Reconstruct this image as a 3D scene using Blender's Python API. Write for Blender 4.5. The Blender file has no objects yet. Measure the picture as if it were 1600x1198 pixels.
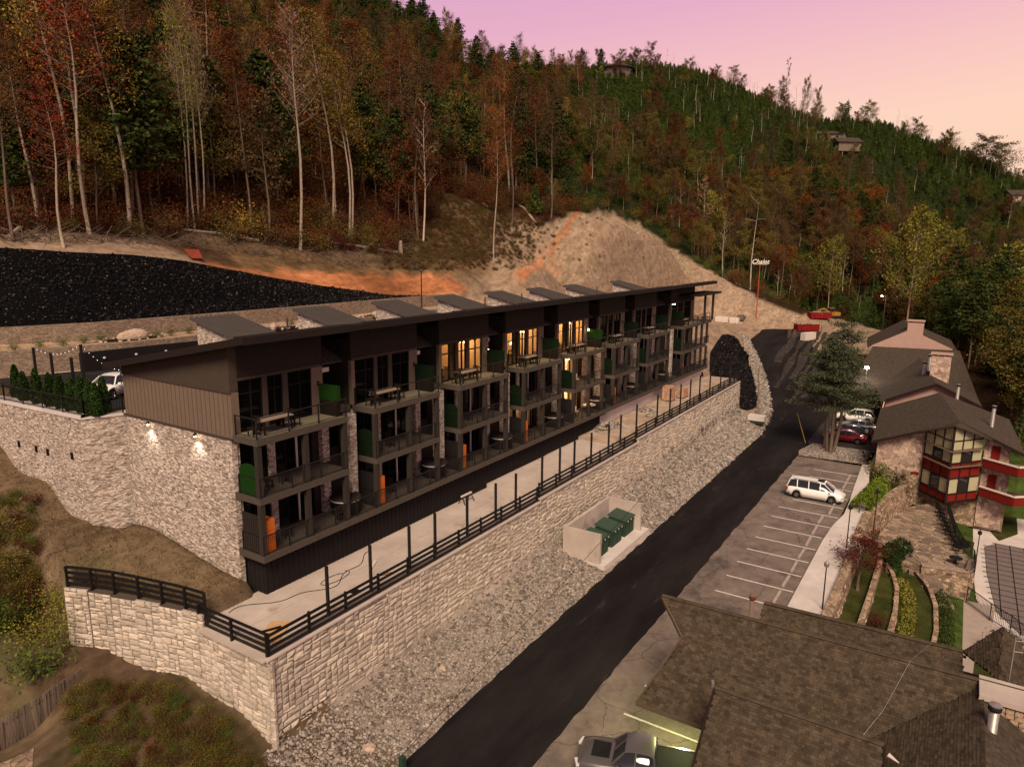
import bpy, bmesh, math, random
import numpy as np
from mathutils import Vector, Matrix
S = bpy.context.scene
C = S.collection
PI = math.pi
rnd = random.Random(7)
nrs = np.random.RandomState(11)

# ------------------------------------------------------------------ camera
F, CX, CY, CZ = 1098.0, 800.0, 599.0, 18.04
_p1 = np.array([720., -208., F]); _p2 = np.array([-1738., -227., F])
_ex = _p1/np.linalg.norm(_p1)
_ey = _p2-_ex*(_p2@_ex); _ey /= np.linalg.norm(_ey)
_ez = np.cross(_ex, _ey)
if _ez[1] > 0: _ez = -_ez
RM = np.stack([_ex, _ey, _ez])
cam = bpy.data.cameras.new('camera'); camo = bpy.data.objects.new('camera', cam); C.objects.link(camo)
_m = Matrix.Identity(4)
for i in range(3):
    _m[i][0] = RM[i][0]; _m[i][1] = -RM[i][1]; _m[i][2] = -RM[i][2]
_m[2][3] = CZ
camo.matrix_world = _m
cam.sensor_fit = 'HORIZONTAL'; cam.sensor_width = 36.0; cam.lens = F/1600*36
cam.clip_start = 0.5; cam.clip_end = 5000
S.camera = camo

# ------------------------------------------------------------------ world: dusk sky, rose above, peach near the horizon
W = bpy.data.worlds.new('World'); S.world = W; W.use_nodes = True
nt = W.node_tree; nt.nodes.clear()
wo = nt.nodes.new('ShaderNodeOutputWorld'); bg = nt.nodes.new('ShaderNodeBackground')
tc = nt.nodes.new('ShaderNodeTexCoord'); sx = nt.nodes.new('ShaderNodeSeparateXYZ')
nt.links.new(tc.outputs['Generated'], sx.inputs[0])
md = nt.nodes.new('ShaderNodeVectorMath'); md.operation = 'DOT_PRODUCT'
md.inputs[1].default_value = (0.62, -0.78, 0)       # glow side of the horizon
nt.links.new(tc.outputs['Generated'], md.inputs[0])
ma = nt.nodes.new('ShaderNodeMath'); ma.operation = 'MULTIPLY_ADD'; ma.inputs[1].default_value = -0.10
nt.links.new(md.outputs['Value'], ma.inputs[0]); nt.links.new(sx.outputs['Z'], ma.inputs[2])
cr = nt.nodes.new('ShaderNodeValToRGB'); nt.links.new(ma.outputs[0], cr.inputs[0])
E = cr.color_ramp.elements
def srgb(r, g, b):
    f = lambda c: (c/255/12.92) if c/255 <= .04045 else ((c/255+.055)/1.055)**2.4
    return (f(r), f(g), f(b), 1)
E[0].position = 0.0; E[0].color = srgb(250, 208, 180)
E[1].position = 1.0; E[1].color = srgb(66, 60, 74)
for p, c in ((.10, (252, 212, 190)), (.17, (246, 196, 192)), (.26, (230, 174, 198)), (.36, (212, 160, 196)), (.50, (130, 108, 128))):
    e = E.new(p); e.color = srgb(*c)
nt.links.new(cr.outputs[0], bg.inputs[0]); bg.inputs[1].default_value = 1.02
nt.links.new(bg.outputs[0], wo.inputs[0])
sun = bpy.data.lights.new('sun', 'SUN'); sun.energy = 4.7; sun.angle = math.radians(26); sun.color = (1.0, .80, .58)
so = bpy.data.objects.new('sun', sun); C.objects.link(so)
so.rotation_euler = Vector((0.74, 0.40, -0.86)).to_track_quat('-Z', 'Y').to_euler()
so.location = (0, 0, 60)
S.view_settings.view_transform = 'Standard'; S.view_settings.look = 'None'
S.view_settings.exposure = 0.0; S.view_settings.gamma = 1.0
S.render.engine = 'CYCLES'

# ------------------------------------------------------------------ pixel -> place helpers
def ray(u, v): return RM @ np.array([u-CX, v-CY, F])
CP = np.array([0., 0., CZ])
def onz(u, v, z):
    r = ray(u, v); return CP+r*((z-CZ)/r[2])
def ony(u, v, y):
    r = ray(u, v); return CP+r*(y/r[1])
def onx(u, v, x):
    r = ray(u, v); return CP+r*(x/r[0])
def ond(u, v, d):
    r = ray(u, v); return CP+r*(d/math.hypot(r[0], r[1]))

# ------------------------------------------------------------------ object helpers
def link(o, parent=None):
    C.objects.link(o)
    if parent is not None: o.parent = parent
    return o
def tag(o, label=None, cat=None, group=None, kind=None):
    if label: o['label'] = label
    if cat: o['category'] = cat
    if group: o['group'] = group
    if kind: o['kind'] = kind
    return o
def empty(name, label, cat, loc=(0, 0, 0), rz=0, group=None):
    o = bpy.data.objects.new(name, None); link(o); o.location = loc; o.rotation_euler = (0, 0, rz)
    o.empty_display_size = .3
    return tag(o, label, cat, group)
def copy_tree(o, parent=None):
    c = o.copy(); C.objects.link(c)
    if parent is not None: c.parent = parent
    for ch in list(o.children): copy_tree(ch, c)
    return c
class MB:
    """collects geometry, then links it as one mesh object"""
    def __init__(s): s.v = []; s.f = []; s.n = 0; s.fm = []; s.mi = 0
    def add(s, vs, fs):
        k = s.n; s.v.extend([tuple(map(float, p)) for p in vs]); s.n += len(vs)
        for f in fs: s.f.append(tuple(i+k for i in f)); s.fm.append(s.mi)
        return s
    def box(s, x0, x1, y0, y1, z0, z1):
        return s.add([(x0, y0, z0), (x1, y0, z0), (x1, y1, z0), (x0, y1, z0), (x0, y0, z1), (x1, y0, z1), (x1, y1, z1), (x0, y1, z1)],
                     [(0, 3, 2, 1), (4, 5, 6, 7), (0, 1, 5, 4), (1, 2, 6, 5), (2, 3, 7, 6), (3, 0, 4, 7)])
    def cbox(s, c, h, rz=0, tilt=None):
        x, y, z = c; a, b, d = h; m = Matrix.Rotation(rz, 3, 'Z')
        if tilt: m = m @ Matrix.Rotation(tilt[0], 3, 'X') @ Matrix.Rotation(tilt[1], 3, 'Y')
        vs = [m @ Vector(p) + Vector((x, y, z)) for p in ((-a, -b, -d), (a, -b, -d), (a, b, -d), (-a, b, -d), (-a, -b, d), (a, -b, d), (a, b, d), (-a, b, d))]
        return s.add(vs, [(0, 3, 2, 1), (4, 5, 6, 7), (0, 1, 5, 4), (1, 2, 6, 5), (2, 3, 7, 6), (3, 0, 4, 7)])
    def bar(s, p, q, w, h=None, up=(0, 0, 1)):
        p = Vector(p); q = Vector(q); h = h or w
        d = (q-p); L = d.length
        if L < 1e-6: return s
        d /= L; u = Vector(up)
        if abs(d.dot(u)) > .98: u = Vector((1, 0, 0))
        a = d.cross(u).normalized()*w/2; b = a.cross(d).normalized()*h/2
        vs = [p-a-b, p+a-b, p+a+b, p-a+b, q-a-b, q+a-b, q+a+b, q-a+b]
        return s.add(vs, [(0, 1, 2, 3), (7, 6, 5, 4), (0, 4, 5, 1), (1, 5, 6, 2), (2, 6, 7, 3), (3, 7, 4, 0)])
    def tube(s, pts, rs, n=6, cap=True):
        pts = [Vector(p) for p in pts]
        if not isinstance(rs, (list, tuple)): rs = [rs]*len(pts)
        vs = []; fs = []
        for i, p in enumerate(pts):
            d = (pts[min(i+1, len(pts)-1)]-pts[max(i-1, 0)]).normalized()
            u = Vector((0, 0, 1)) if abs(d.z) < .9 else Vector((1, 0, 0))
            a = d.cross(u).normalized(); b = d.cross(a)
            for k in range(n):
                t = 2*PI*k/n; vs.append(p+(a*math.cos(t)+b*math.sin(t))*rs[i])
        for i in range(len(pts)-1):
            for k in range(n):
                fs.append((i*n+k, i*n+(k+1) % n, (i+1)*n+(k+1) % n, (i+1)*n+k))
        if cap:
            fs.append(tuple(range(n))); fs.append(tuple((len(pts)-1)*n+k for k in reversed(range(n))))
        return s.add(vs, fs)
    def lathe(s, c, prof, n=16):
        vs = []; fs = []
        for r, z in prof:
            for k in range(n):
                t = 2*PI*k/n; vs.append((c[0]+r*math.cos(t), c[1]+r*math.sin(t), c[2]+z))
        for i in range(len(prof)-1):
            for k in range(n):
                fs.append((i*n+k, i*n+(k+1) % n, (i+1)*n+(k+1) % n, (i+1)*n+k))
        fs.append(tuple(reversed(range(n)))); fs.append(tuple((len(prof)-1)*n+k for k in range(n)))
        return s.add(vs, fs)
    def prism(s, poly, z0, z1):
        n = len(poly)
        if sum(poly[i][0]*poly[(i+1) % n][1]-poly[(i+1) % n][0]*poly[i][1] for i in range(n)) < 0: poly = poly[::-1]
        f0 = (lambda i: z0[i]) if isinstance(z0, (list, tuple)) else (lambda i: z0)
        f1 = (lambda i: z1[i]) if isinstance(z1, (list, tuple)) else (lambda i: z1)
        vs = [(p[0], p[1], f0(i)) for i, p in enumerate(poly)]+[(p[0], p[1], f1(i)) for i, p in enumerate(poly)]
        fs = [tuple(reversed(range(n))), tuple(range(n, 2*n))]+[(i, (i+1) % n, n+(i+1) % n, n+i) for i in range(n)]
        return s.add(vs, fs)
    def slab(s, poly3, t):
        """polygon in space (counterclockwise seen from its upper side) thickened downwards along its normal"""
        ps = [Vector(p) for p in poly3]; nn = (ps[1]-ps[0]).cross(ps[2]-ps[0]).normalized()
        if nn.z < 0: ps = ps[::-1]; nn = -nn
        n = len(ps); vs = ps+[p-nn*t for p in ps]
        fs = [tuple(range(n)), tuple(reversed(range(n, 2*n)))]+[((i+1) % n, i, n+i, n+(i+1) % n) for i in range(n)]
        return s.add(vs, fs)
    def mesh(s, name, mat, smooth=False):
        me = bpy.data.meshes.new(name); me.from_pydata(s.v, [], s.f)
        if mat is not None:
            for m in (mat if isinstance(mat, (list, tuple)) else [mat]): me.materials.append(m)
        if isinstance(mat, (list, tuple)): me.polygons.foreach_set('material_index', s.fm)
        if smooth: me.polygons.foreach_set('use_smooth', [True]*len(me.polygons))
        me.update(); return me
    def build(s, name, mat, parent=None, smooth=False):
        o = bpy.data.objects.new(name, s.mesh(name, mat, smooth)); link(o, parent); return o
def inst(name, me, parent=None, loc=(0, 0, 0), rz=0, sc=None):
    o = bpy.data.objects.new(name, me); link(o, parent); o.location = loc; o.rotation_euler = (0, 0, rz)
    if sc is not None: o.scale = (sc, sc, sc) if isinstance(sc, (int, float)) else sc
    return o

# ------------------------------------------------------------------ materials
def mat(name, col, rough=.8, var=0, vscale=3, bump=0, bscale=20, metal=0, spec=.07, col2=None, detail=5, mix2=None, obj_rand=0, coat=0, island=0, vor=None, stain=None, coord='Object', stretch=None, attr=None):
    m = bpy.data.materials.new(name); m.use_nodes = True; t = m.node_tree; b = t.nodes['Principled BSDF']
    N = t.nodes.new; L = t.links.new
    col = tuple(col)+(1,) if len(col) == 3 else col
    b.inputs['Roughness'].default_value = rough; b.inputs['Metallic'].default_value = metal
    b.inputs['Specular IOR Level'].default_value = spec
    if coat: b.inputs['Coat Weight'].default_value = coat; b.inputs['Coat Roughness'].default_value = .08
    tc = N('ShaderNodeTexCoord'); co = tc.outputs[coord]
    if coord == 'World':
        pass
    if stretch:
        mp = N('ShaderNodeMapping'); mp.inputs['Scale'].default_value = stretch; L(co, mp.inputs[0]); co = mp.outputs[0]
    rgb = N('ShaderNodeRGB'); rgb.outputs[0].default_value = col; cur = rgb.outputs[0]
    if attr:
        at = N('ShaderNodeAttribute'); at.attribute_name = attr; cur = at.outputs['Color']
    if col2 is not None:
        c2 = tuple(col2)+(1,) if len(col2) == 3 else col2
        n = N('ShaderNodeTexNoise'); n.inputs['Scale'].default_value = vscale; n.inputs['Detail'].default_value = detail; n.inputs['Roughness'].default_value = .62; L(co, n.inputs[0])
        r = N('ShaderNodeMapRange'); r.inputs[1].default_value = .38; r.inputs[2].default_value = .62; L(n.outputs[0], r.inputs[0])
        x = N('ShaderNodeMix'); x.data_type = 'RGBA'; L(r.outputs[0], x.inputs[0]); L(cur, x.inputs[6]); x.inputs[7].default_value = c2; cur = x.outputs[2]
    if vor:
        sc, amt, gap = vor
        v = N('ShaderNodeTexVoronoi'); v.inputs['Scale'].default_value = sc; L(co, v.inputs[0])
        sp = N('ShaderNodeSeparateColor'); L(v.outputs['Color'], sp.inputs[0])
        r = N('ShaderNodeMapRange'); r.inputs[3].default_value = 1-amt; r.inputs[4].default_value = 1+amt; L(sp.outputs[0], r.inputs[0])
        x = N('ShaderNodeMix'); x.data_type = 'RGBA'; x.blend_type = 'MULTIPLY'; x.inputs[0].default_value = 1; L(cur, x.inputs[6]); L(r.outputs[0], x.inputs[7]); cur = x.outputs[2]
        if gap:
            v2 = N('ShaderNodeTexVoronoi'); v2.feature = 'DISTANCE_TO_EDGE'; v2.inputs['Scale'].default_value = sc; L(co, v2.inputs[0])
            r2 = N('ShaderNodeMapRange'); r2.inputs[2].default_value = gap; r2.inputs[3].default_value = .35; L(v2.outputs[0], r2.inputs[0])
            x = N('ShaderNodeMix'); x.data_type = 'RGBA'; x.blend_type = 'MULTIPLY'; x.inputs[0].default_value = 1; L(cur, x.inputs[6]); L(r2.outputs[0], x.inputs[7]); cur = x.outputs[2]
    if var:
        n = N('ShaderNodeTexNoise'); n.inputs['Scale'].default_value = vscale*1.7; n.inputs['Detail'].default_value = 8; n.inputs['Roughness'].default_value = .7; L(co, n.inputs[0])
        r = N('ShaderNodeMapRange'); r.inputs[1].default_value = .3; r.inputs[2].default_value = .7; r.inputs[3].default_value = 1-var; r.inputs[4].default_value = 1+var; L(n.outputs[0], r.inputs[0])
        x = N('ShaderNodeMix'); x.data_type = 'RGBA'; x.blend_type = 'MULTIPLY'; x.inputs[0].default_value = 1; L(cur, x.inputs[6]); L(r.outputs[0], x.inputs[7]); cur = x.outputs[2]
    if stain:
        sscale, scol, lo, hi = stain
        n = N('ShaderNodeTexNoise'); n.inputs['Scale'].default_value = sscale; n.inputs['Detail'].default_value = 6; L(co, n.inputs[0])
        r = N('ShaderNodeMapRange'); r.inputs[1].default_value = lo; r.inputs[2].default_value = hi; L(n.outputs[0], r.inputs[0])
        x = N('ShaderNodeMix'); x.data_type = 'RGBA'; L(r.outputs[0], x.inputs[0]); L(cur, x.inputs[6]); x.inputs[7].default_value = tuple(scol)+(1,); cur = x.outputs[2]
    for flag, src in ((obj_rand, 'o'), (island, 'i')):
        if flag:
            if src == 'o': q = N('ShaderNodeObjectInfo').outputs['Random']
            else: q = N('ShaderNodeNewGeometry').outputs['Random Per Island']
            r = N('ShaderNodeMapRange'); r.inputs[3].default_value = 1-flag; r.inputs[4].default_value = 1+flag; L(q, r.inputs[0])
            x = N('ShaderNodeMix'); x.data_type = 'RGBA'; x.blend_type = 'MULTIPLY'; x.inputs[0].default_value = 1; L(cur, x.inputs[6]); L(r.outputs[0], x.inputs[7]); cur = x.outputs[2]
    L(cur, b.inputs['Base Color'])
    if bump:
        n = N('ShaderNodeTexNoise'); n.inputs['Scale'].default_value = bscale; n.inputs['Detail'].default_value = 6; L(co, n.inputs[0])
        bm = N('ShaderNodeBump'); bm.inputs['Strength'].default_value = bump; bm.inputs['Distance'].default_value = .05; L(n.outputs[0], bm.inputs['Height']); L(bm.outputs[0], b.inputs['Normal'])
    return m
def cracks(m, scale=.35, width=.012, dark=.35, blotch=None):
    """fine dark cracks (and old patches) worn into a surface"""
    t = m.node_tree; b = t.nodes['Principled BSDF']; src = b.inputs['Base Color'].links[0].from_socket; N = t.nodes.new; L = t.links.new
    tc = N('ShaderNodeTexCoord'); n = N('ShaderNodeTexNoise'); n.inputs['Scale'].default_value = 1.3; n.inputs['Detail'].default_value = 5; L(tc.outputs['Object'], n.inputs[0])
    mx = N('ShaderNodeMix'); mx.data_type = 'RGBA'; mx.inputs[0].default_value = .35; L(tc.outputs['Object'], mx.inputs[6]); L(n.outputs['Color'], mx.inputs[7])
    v = N('ShaderNodeTexVoronoi'); v.feature = 'DISTANCE_TO_EDGE'; v.inputs['Scale'].default_value = scale; L(mx.outputs[2], v.inputs[0])
    r = N('ShaderNodeMapRange'); r.inputs[1].default_value = 0; r.inputs[2].default_value = width; r.inputs[3].default_value = dark; r.inputs[4].default_value = 1; L(v.outputs[0], r.inputs[0])
    x = N('ShaderNodeMix'); x.data_type = 'RGBA'; x.blend_type = 'MULTIPLY'; x.inputs[0].default_value = 1; L(src, x.inputs[6]); L(r.outputs[0], x.inputs[7]); L(x.outputs[2], b.inputs['Base Color'])
def emis(name, col, s):
    m = bpy.data.materials.new(name); m.use_nodes = True; b = m.node_tree.nodes['Principled BSDF']
    b.inputs['Base Color'].default_value = tuple(col)+(1,); b.inputs['Emission Color'].default_value = tuple(col)+(1,); b.inputs['Emission Strength'].default_value = s
    return m
def glass(name, tint=(.8, .85, .85), op=.25, col=(.01, .012, .014), rough=.05):
    m = bpy.data.materials.new(name); m.use_nodes = True; t = m.node_tree; b = t.nodes['Principled BSDF']; o = t.nodes['Material Output']
    b.inputs['Base Color'].default_value = tuple(col)+(1,); b.inputs['Roughness'].default_value = rough; b.inputs['Specular IOR Level'].default_value = .6
    tr = t.nodes.new('ShaderNodeBsdfTransparent'); tr.inputs[0].default_value = tuple(tint)+(1,)
    x = t.nodes.new('ShaderNodeMixShader'); x.inputs[0].default_value = op
    t.links.new(tr.outputs[0], x.inputs[1]); t.links.new(b.outputs[0], x.inputs[2]); t.links.new(x.outputs[0], o.inputs[0])
    return m

# ------------------------------------------------------------------ terrain
def smooth(a, b, x):
    t = np.clip((np.asarray(x, float)-a)/(b-a), 0, 1); return t*t*(3-2*t)
def roadz(x): return -4.95+4.95*smooth(95, 165, x)
def lotz(x): return 8.1-7.4*smooth(92, 165, x)
def yL(x): return np.interp(x, [-40, 20, 33, 49, 66, 90, 100, 110, 120, 132, 150, 165, 181, 210], [19, 19.2, 19.4, 19.6, 19.7, 19.9, 21.3, 23.6, 26.6, 30.7, 37.5, 42.5, 46, 50])
WING = [(18.2, 24.6), (18.1, 29.3), (17.9, 30.6), (17.55, 32), (17.15, 33.4), (16.7, 34.8), (16.25, 36.1), (15.7, 37.4)]
WY = [p[1] for p in WING]; WX = [p[0] for p in WING]
WY2 = WY; WX2 = WX
def rightprof(x, y):
    rz = roadz(x); l = yL(x)
    tl = np.interp(x, [18, 30, 42, 70, 95, 110, 130], [-4.65, -4.6, -4.3, -3.8, -3.3, -3.0, -1.0])   # foot of the retaining wall
    z = np.where(y > 5.45, rz-.15, 0)
    gard = np.interp(y, [-80, -14, -3, 1.5, 4.9], [-22, -12, -9.4, -8.2, -7.0])
    gw = smooth(38, 44, x)*(1-smooth(86, 90, x))
    low = gard*gw+(rz-.15+np.minimum(0, (y+8)*.22))*(1-gw)
    z = np.where(y <= 5.3, low, z)
    z = np.where(y > l, rz-.15+(y-l)/np.maximum(24.45-l, .5)*(tl-rz+.15), z)
    z = np.minimum(z, np.where(y > l, np.maximum(tl, rz-.15), 99))
    terr_top = np.interp(x, [18, 60, 62, 95, 110, 130, 165], [-.12, -.12, .9, 1.2, 1.6, 1.2, .2])
    near = (x < 95.5)
    z = np.where((y > 24.75) & near, np.where(y > 29.4, np.where(x > 62, 1.2, -.05), -.15), z)
    # beyond the end of the terrace: slope from the gravel up to the upper ground
    rise = np.clip((y-l-2.0)/(35.5-l-.01), 0, 1); rise = np.where(l > 30, np.clip((y-l)/8, 0, 1), rise)
    up = rz-.15+(lotz(x)*.45+rz*.0+2.2-(rz-.15))*(rise*rise*(3-2*rise))*(1-smooth(135, 165, x))
    z = np.where((~near) & (y > l), up, z)
    lz = lotz(x)
    b2 = smooth(36, 42.5, y)
    z = np.where((~near) & (y > 34) & (x < 175), z*(1-b2)+lz*b2, z)
    z = np.where(near & (y > 40.9), lz, z)
    yb = np.interp(x, [18, 25, 31, 45, 80, 100], [62, 59.6, 57.8, 57, 57, 57])
    pw = 1-smooth(78, 88, x)
    z = np.where(y > yb+.3, lz+1.75*pw, z)
    z = np.where(y > yb+4.6, lz+1.75*pw+1.3*pw, z)
    return z
def leftprof(x, y):
    P = np.array([(12, 18, -5.2), (17.5, 23, -4.7), (18, 28.4, -3.6), (17.2, 31, -3.0), (16.4, 36, -2.4), (14.5, 38.5, -2.6), (12, 35, -4.7), (10, 28, -5.6), (4, 20, -6.5), (5, 38, -5),
                  (15.5, 41.5, 0.4), (18.4, 42.5, 2.0), (18.2, 47, 3.8), (18.3, 53, 5.8), (15, 52, 4.5), (18, 60, 7.8), (12, 45, -.5), (10, 60, 4), (-10, 40, -7), (-10, 70, 3), (18, 70, 11), (0, -10, -7), (18, 8, -5.1), (18, 16, -5.1), (14.5, 33, -4)])
    d = np.sqrt((x[..., None]-P[:, 0])**2+(y[..., None]-P[:, 1])**2)+.35
    w = 1/d**3.2
    return (w*P[:, 2]).sum(-1)/w.sum(-1)
def insidewing(x, y):
    z = .42+1.2*smooth(30, 41, y)
    return z+np.clip(x-17, 0, 4)*.08
def nearh(x, y):
    x = np.asarray(x, float); y = np.asarray(y, float)
    r = rightprof(x, y); l = leftprof(x, y)
    wx = np.interp(y, WY2, WX2)+.45
    z = np.where(x > 18.4, r, l)
    inw = (x > wx) & (x < 21.6) & (y > 29.6) & (y < 41.6)
    wtop = 1-smooth(37.4, 41.6, y)
    z = np.where(inw, insidewing(x, y)*wtop+(1-wtop)*np.maximum(l, 1.5), z)
    z = np.where((x > 16) & (x < np.interp(y, [41.25, 42.15, 50.4, 58, 67], [21.7, 19.95, 19.35, 18.55, 17.45])) & (y > 40.6), np.where(y < 42.2, np.minimum(l, 2.2), l), z)   # outside of the stone wall
    z = np.where((x < wx) & (x > 17) & (y < 29.6) & (y > 24.6), l, z)
    return z
def P3(u, v, d): return tuple(ond(u, v, d))
HC = [(24, 64.5, 11), (34, 62.8, 11.1), (45, 62, 11.1), (60, 62, 11), (77, 62, 10.6), (92, 62, 7.6), (110, 64, 6.0), (140, 66, 3.2), (170, 64, 1.2), (205, 56, .6), (235, 45, .2), (16, 68, 9.5), (5, 72, 8), (-20, 72, 5),
      P3(-120, 385, 76), P3(0, 388, 76), P3(100, 396, 76), P3(200, 401, 78), P3(300, 412, 80), P3(400, 430, 85), P3(520, 450, 90), P3(620, 462, 95), P3(690, 470, 100),
      P3(0, 375, 84), P3(200, 369, 88), P3(310, 362, 92), P3(470, 388, 96), P3(550, 370, 104), P3(640, 400, 106), P3(640, 360, 114), P3(740, 425, 108), P3(760, 380, 120),
      P3(820, 420, 112), P3(700, 305, 130), P3(830, 345, 135), P3(880, 330, 142), P3(905, 326, 145), P3(960, 334, 152), P3(1000, 350, 158), P3(1050, 388, 168), P3(1100, 415, 178), P3(1150, 445, 190), P3(1200, 475, 205),
      P3(880, 400, 120), P3(960, 410, 128), P3(1020, 430, 145), P3(1060, 450, 155),
      P3(0, 250, 130), P3(0, 120, 190), P3(0, -20, 270), P3(0, -60, 360), P3(-300, 200, 160), P3(-300, -20, 260),
      P3(300, 270, 140), P3(300, 130, 200), P3(300, 0, 280), P3(300, -40, 360), P3(560, 260, 160), P3(560, 150, 220), P3(560, 50, 300), P3(560, 30, 350),
      P3(720, 250, 190), P3(720, 170, 250), P3(700, 100, 320), P3(720, 130, 420), P3(900, 270, 220), P3(900, 190, 290), P3(900, 118, 355), P3(900, 150, 440),
      P3(1000, 114, 370), P3(1100, 400, 205), P3(1100, 310, 250), P3(1100, 215, 310), P3(1100, 130, 380), P3(1100, 150, 450), P3(1180, 164, 385), P3(1250, 203, 392),
      P3(1200, 440, 230), P3(1200, 380, 255), P3(1200, 270, 320), P3(1300, 430, 250), P3(1300, 350, 290), P3(1300, 260, 350), P3(1300, 216, 395), P3(1370, 224, 395), P3(1300, 270, 480), P3(1400, 290, 480),
      P3(1450, 252, 405), P3(1540, 268, 420), P3(1600, 292, 430), P3(1420, 440, 260), P3(1420, 350, 320), P3(1600, 450, 290), P3(1600, 380, 350), P3(1750, 420, 420), P3(1750, 370, 600),
      (250, 20, -2), (200, 5, -4), (160, -2, -7), (130, -14, -10), (100, -22, -13), (60, -26, -15), (20, -30, -12), (-30, -30, -9), (-40, 20, -8), (-60, 60, 0), (200, -40, -12), (300, -60, -12), (300, 0, -3), (350, 40, 0),
      (100, -120, -20), (300, -200, -20), (-100, -100, -12), (600, 0, 20), (600, 300, 60), (500, 600, 50), (100, 600, 60), (-100, 400, 80), (-150, 200, 50), (900, 900, 40), (900, 0, 30), (0, 900, 40), (900, -400, 0), (-400, 900, 40), (-400, -400, -10)]
for _x in (22, 40, 60, 80, 100, 120, 140, 160):
    HC.append((_x, 50, float(lotz(_x))))
    HC.append((_x, 10, float(roadz(_x))-.15))
HC = np.array(HC)
def _phi(r): return np.where(r > 1e-6, r*r*np.log(np.maximum(r, 1e-6)), 0)
_n = len(HC); _K = _phi(np.linalg.norm(HC[:, None, :2]-HC[None, :, :2], axis=2)/100)+np.eye(_n)*.002
_P = np.hstack([np.ones((_n, 1)), HC[:, :2]/100]); _A = np.block([[_K, _P], [_P.T, np.zeros((3, 3))]])
_w = np.linalg.solve(_A, np.concatenate([HC[:, 2], np.zeros(3)]))
def hillh(x, y):
    sh = x.shape; q = np.stack([x.ravel(), y.ravel()], 1); out = np.zeros(len(q))
    for i in range(0, len(q), 20000):
        s = q[i:i+20000]; k = _phi(np.linalg.norm(s[:, None]-HC[None, :, :2], axis=2)/100)
        out[i:i+20000] = k@_w[:_n]+_w[_n]+s@_w[_n+1:]/100
    return out.reshape(sh)
GXS = np.unique(np.round(np.concatenate([np.arange(-600, -60, 40), np.arange(-60, 8, 4), np.arange(8, 26, .4), np.arange(26, 110, 1.), np.arange(110, 240, 2.), np.arange(240, 520, 7), np.arange(520, 1800, 60)]), 3))
GYS = np.unique(np.round(np.concatenate([np.arange(-800, -60, 40), np.arange(-60, -12, 4), np.arange(-12, 72, .4), np.arange(72, 150, 1.5), np.arange(150, 480, 7), np.arange(480, 1800, 60)]), 3))
GX, GY = np.meshgrid(GXS, GYS, indexing='ij')
_hill = hillh(GX, GY)
_near = nearh(GX, GY)
_yb = np.interp(GX, [18, 25, 31, 45, 80, 100, 140, 175], [64, 63.5, 62.5, 61.8, 61.5, 58, 56, 50])
_wn = (1-smooth(-1, 3, GY-_yb))*smooth(-14, -7, GY)*smooth(-4, 4, GX)*(1-smooth(160, 185, GX))
_rough = np.zeros_like(GX)
for k, (fx, fy, ph, am) in enumerate([(.11, .07, 0, 1), (.05, .13, 2, 1.3), (.23, .19, 4, .5), (.02, .028, 1, 2.2), (.41, .33, 3, .22)]):
    _rough += am*np.sin(GX*fx+GY*fy*1.3+ph)*np.cos(GY*fy-GX*fx*.6+ph*2)
_far = smooth(180, 330, np.hypot(GX, GY))
GH = _near*_wn+(_hill+_rough*(.10+.5*_far))*(1-_wn)
GH = np.where((GX < 18.4) & (GX > 4) & (_wn > .5), GH+_rough*.06, GH)
GH = np.where(np.hypot(GX, GY) > 620, np.minimum(GH, 30), GH)
def H(x, y):
    x = np.asarray(x, float); y = np.asarray(y, float)
    i = np.clip(np.searchsorted(GXS, x)-1, 0, len(GXS)-2); j = np.clip(np.searchsorted(GYS, y)-1, 0, len(GYS)-2)
    a = np.clip((x-GXS[i])/(GXS[i+1]-GXS[i]), 0, 1); b = np.clip((y-GYS[j])/(GYS[j+1]-GYS[j]), 0, 1)
    return GH[i, j]*(1-a)*(1-b)+GH[i+1, j]*a*(1-b)+GH[i, j+1]*(1-a)*b+GH[i+1, j+1]*a*b
def hit(u, v, d0=12., d1=900.):
    """where the view line through a pixel of the photograph meets the terrain"""
    r = ray(u, v); r = r/math.hypot(r[0], r[1]); ds = np.concatenate([np.arange(d0, 160, .4), np.arange(160, d1, 2.)])
    z = CZ+r[2]*ds-H(r[0]*ds, r[1]*ds); k = np.argmax(z < 0)
    if z[k] >= 0: return None
    if k == 0: d = ds[0]
    else: d = ds[k-1]+(ds[k]-ds[k-1])*z[k-1]/(z[k-1]-z[k])
    return np.array([r[0]*d, r[1]*d, float(H(r[0]*d, r[1]*d))])
_nx, _ny = len(GXS), len(GYS)
_vs = np.stack([GX.ravel(), GY.ravel(), GH.ravel()], 1)
_ii, _jj = np.meshgrid(np.arange(_nx-1), np.arange(_ny-1), indexing='ij')
_a = (_ii*_ny+_jj).ravel(); _fs = np.stack([_a, _a+_ny, _a+_ny+1, _a+1], 1)
_me = bpy.data.meshes.new('ground')
_me.vertices.add(len(_vs)); _me.vertices.foreach_set('co', _vs.ravel())
_me.loops.add(_fs.size); _me.loops.foreach_set('vertex_index', _fs.ravel().astype(np.int32))
_me.polygons.add(len(_fs)); _me.polygons.foreach_set('loop_start', np.arange(0, _fs.size, 4, dtype=np.int32)); _me.polygons.foreach_set('loop_total', np.full(len(_fs), 4, dtype=np.int32))
_me.update(calc_edges=True); _me.validate()
_me.polygons.foreach_set('use_smooth', [True]*len(_me.polygons))
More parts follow.
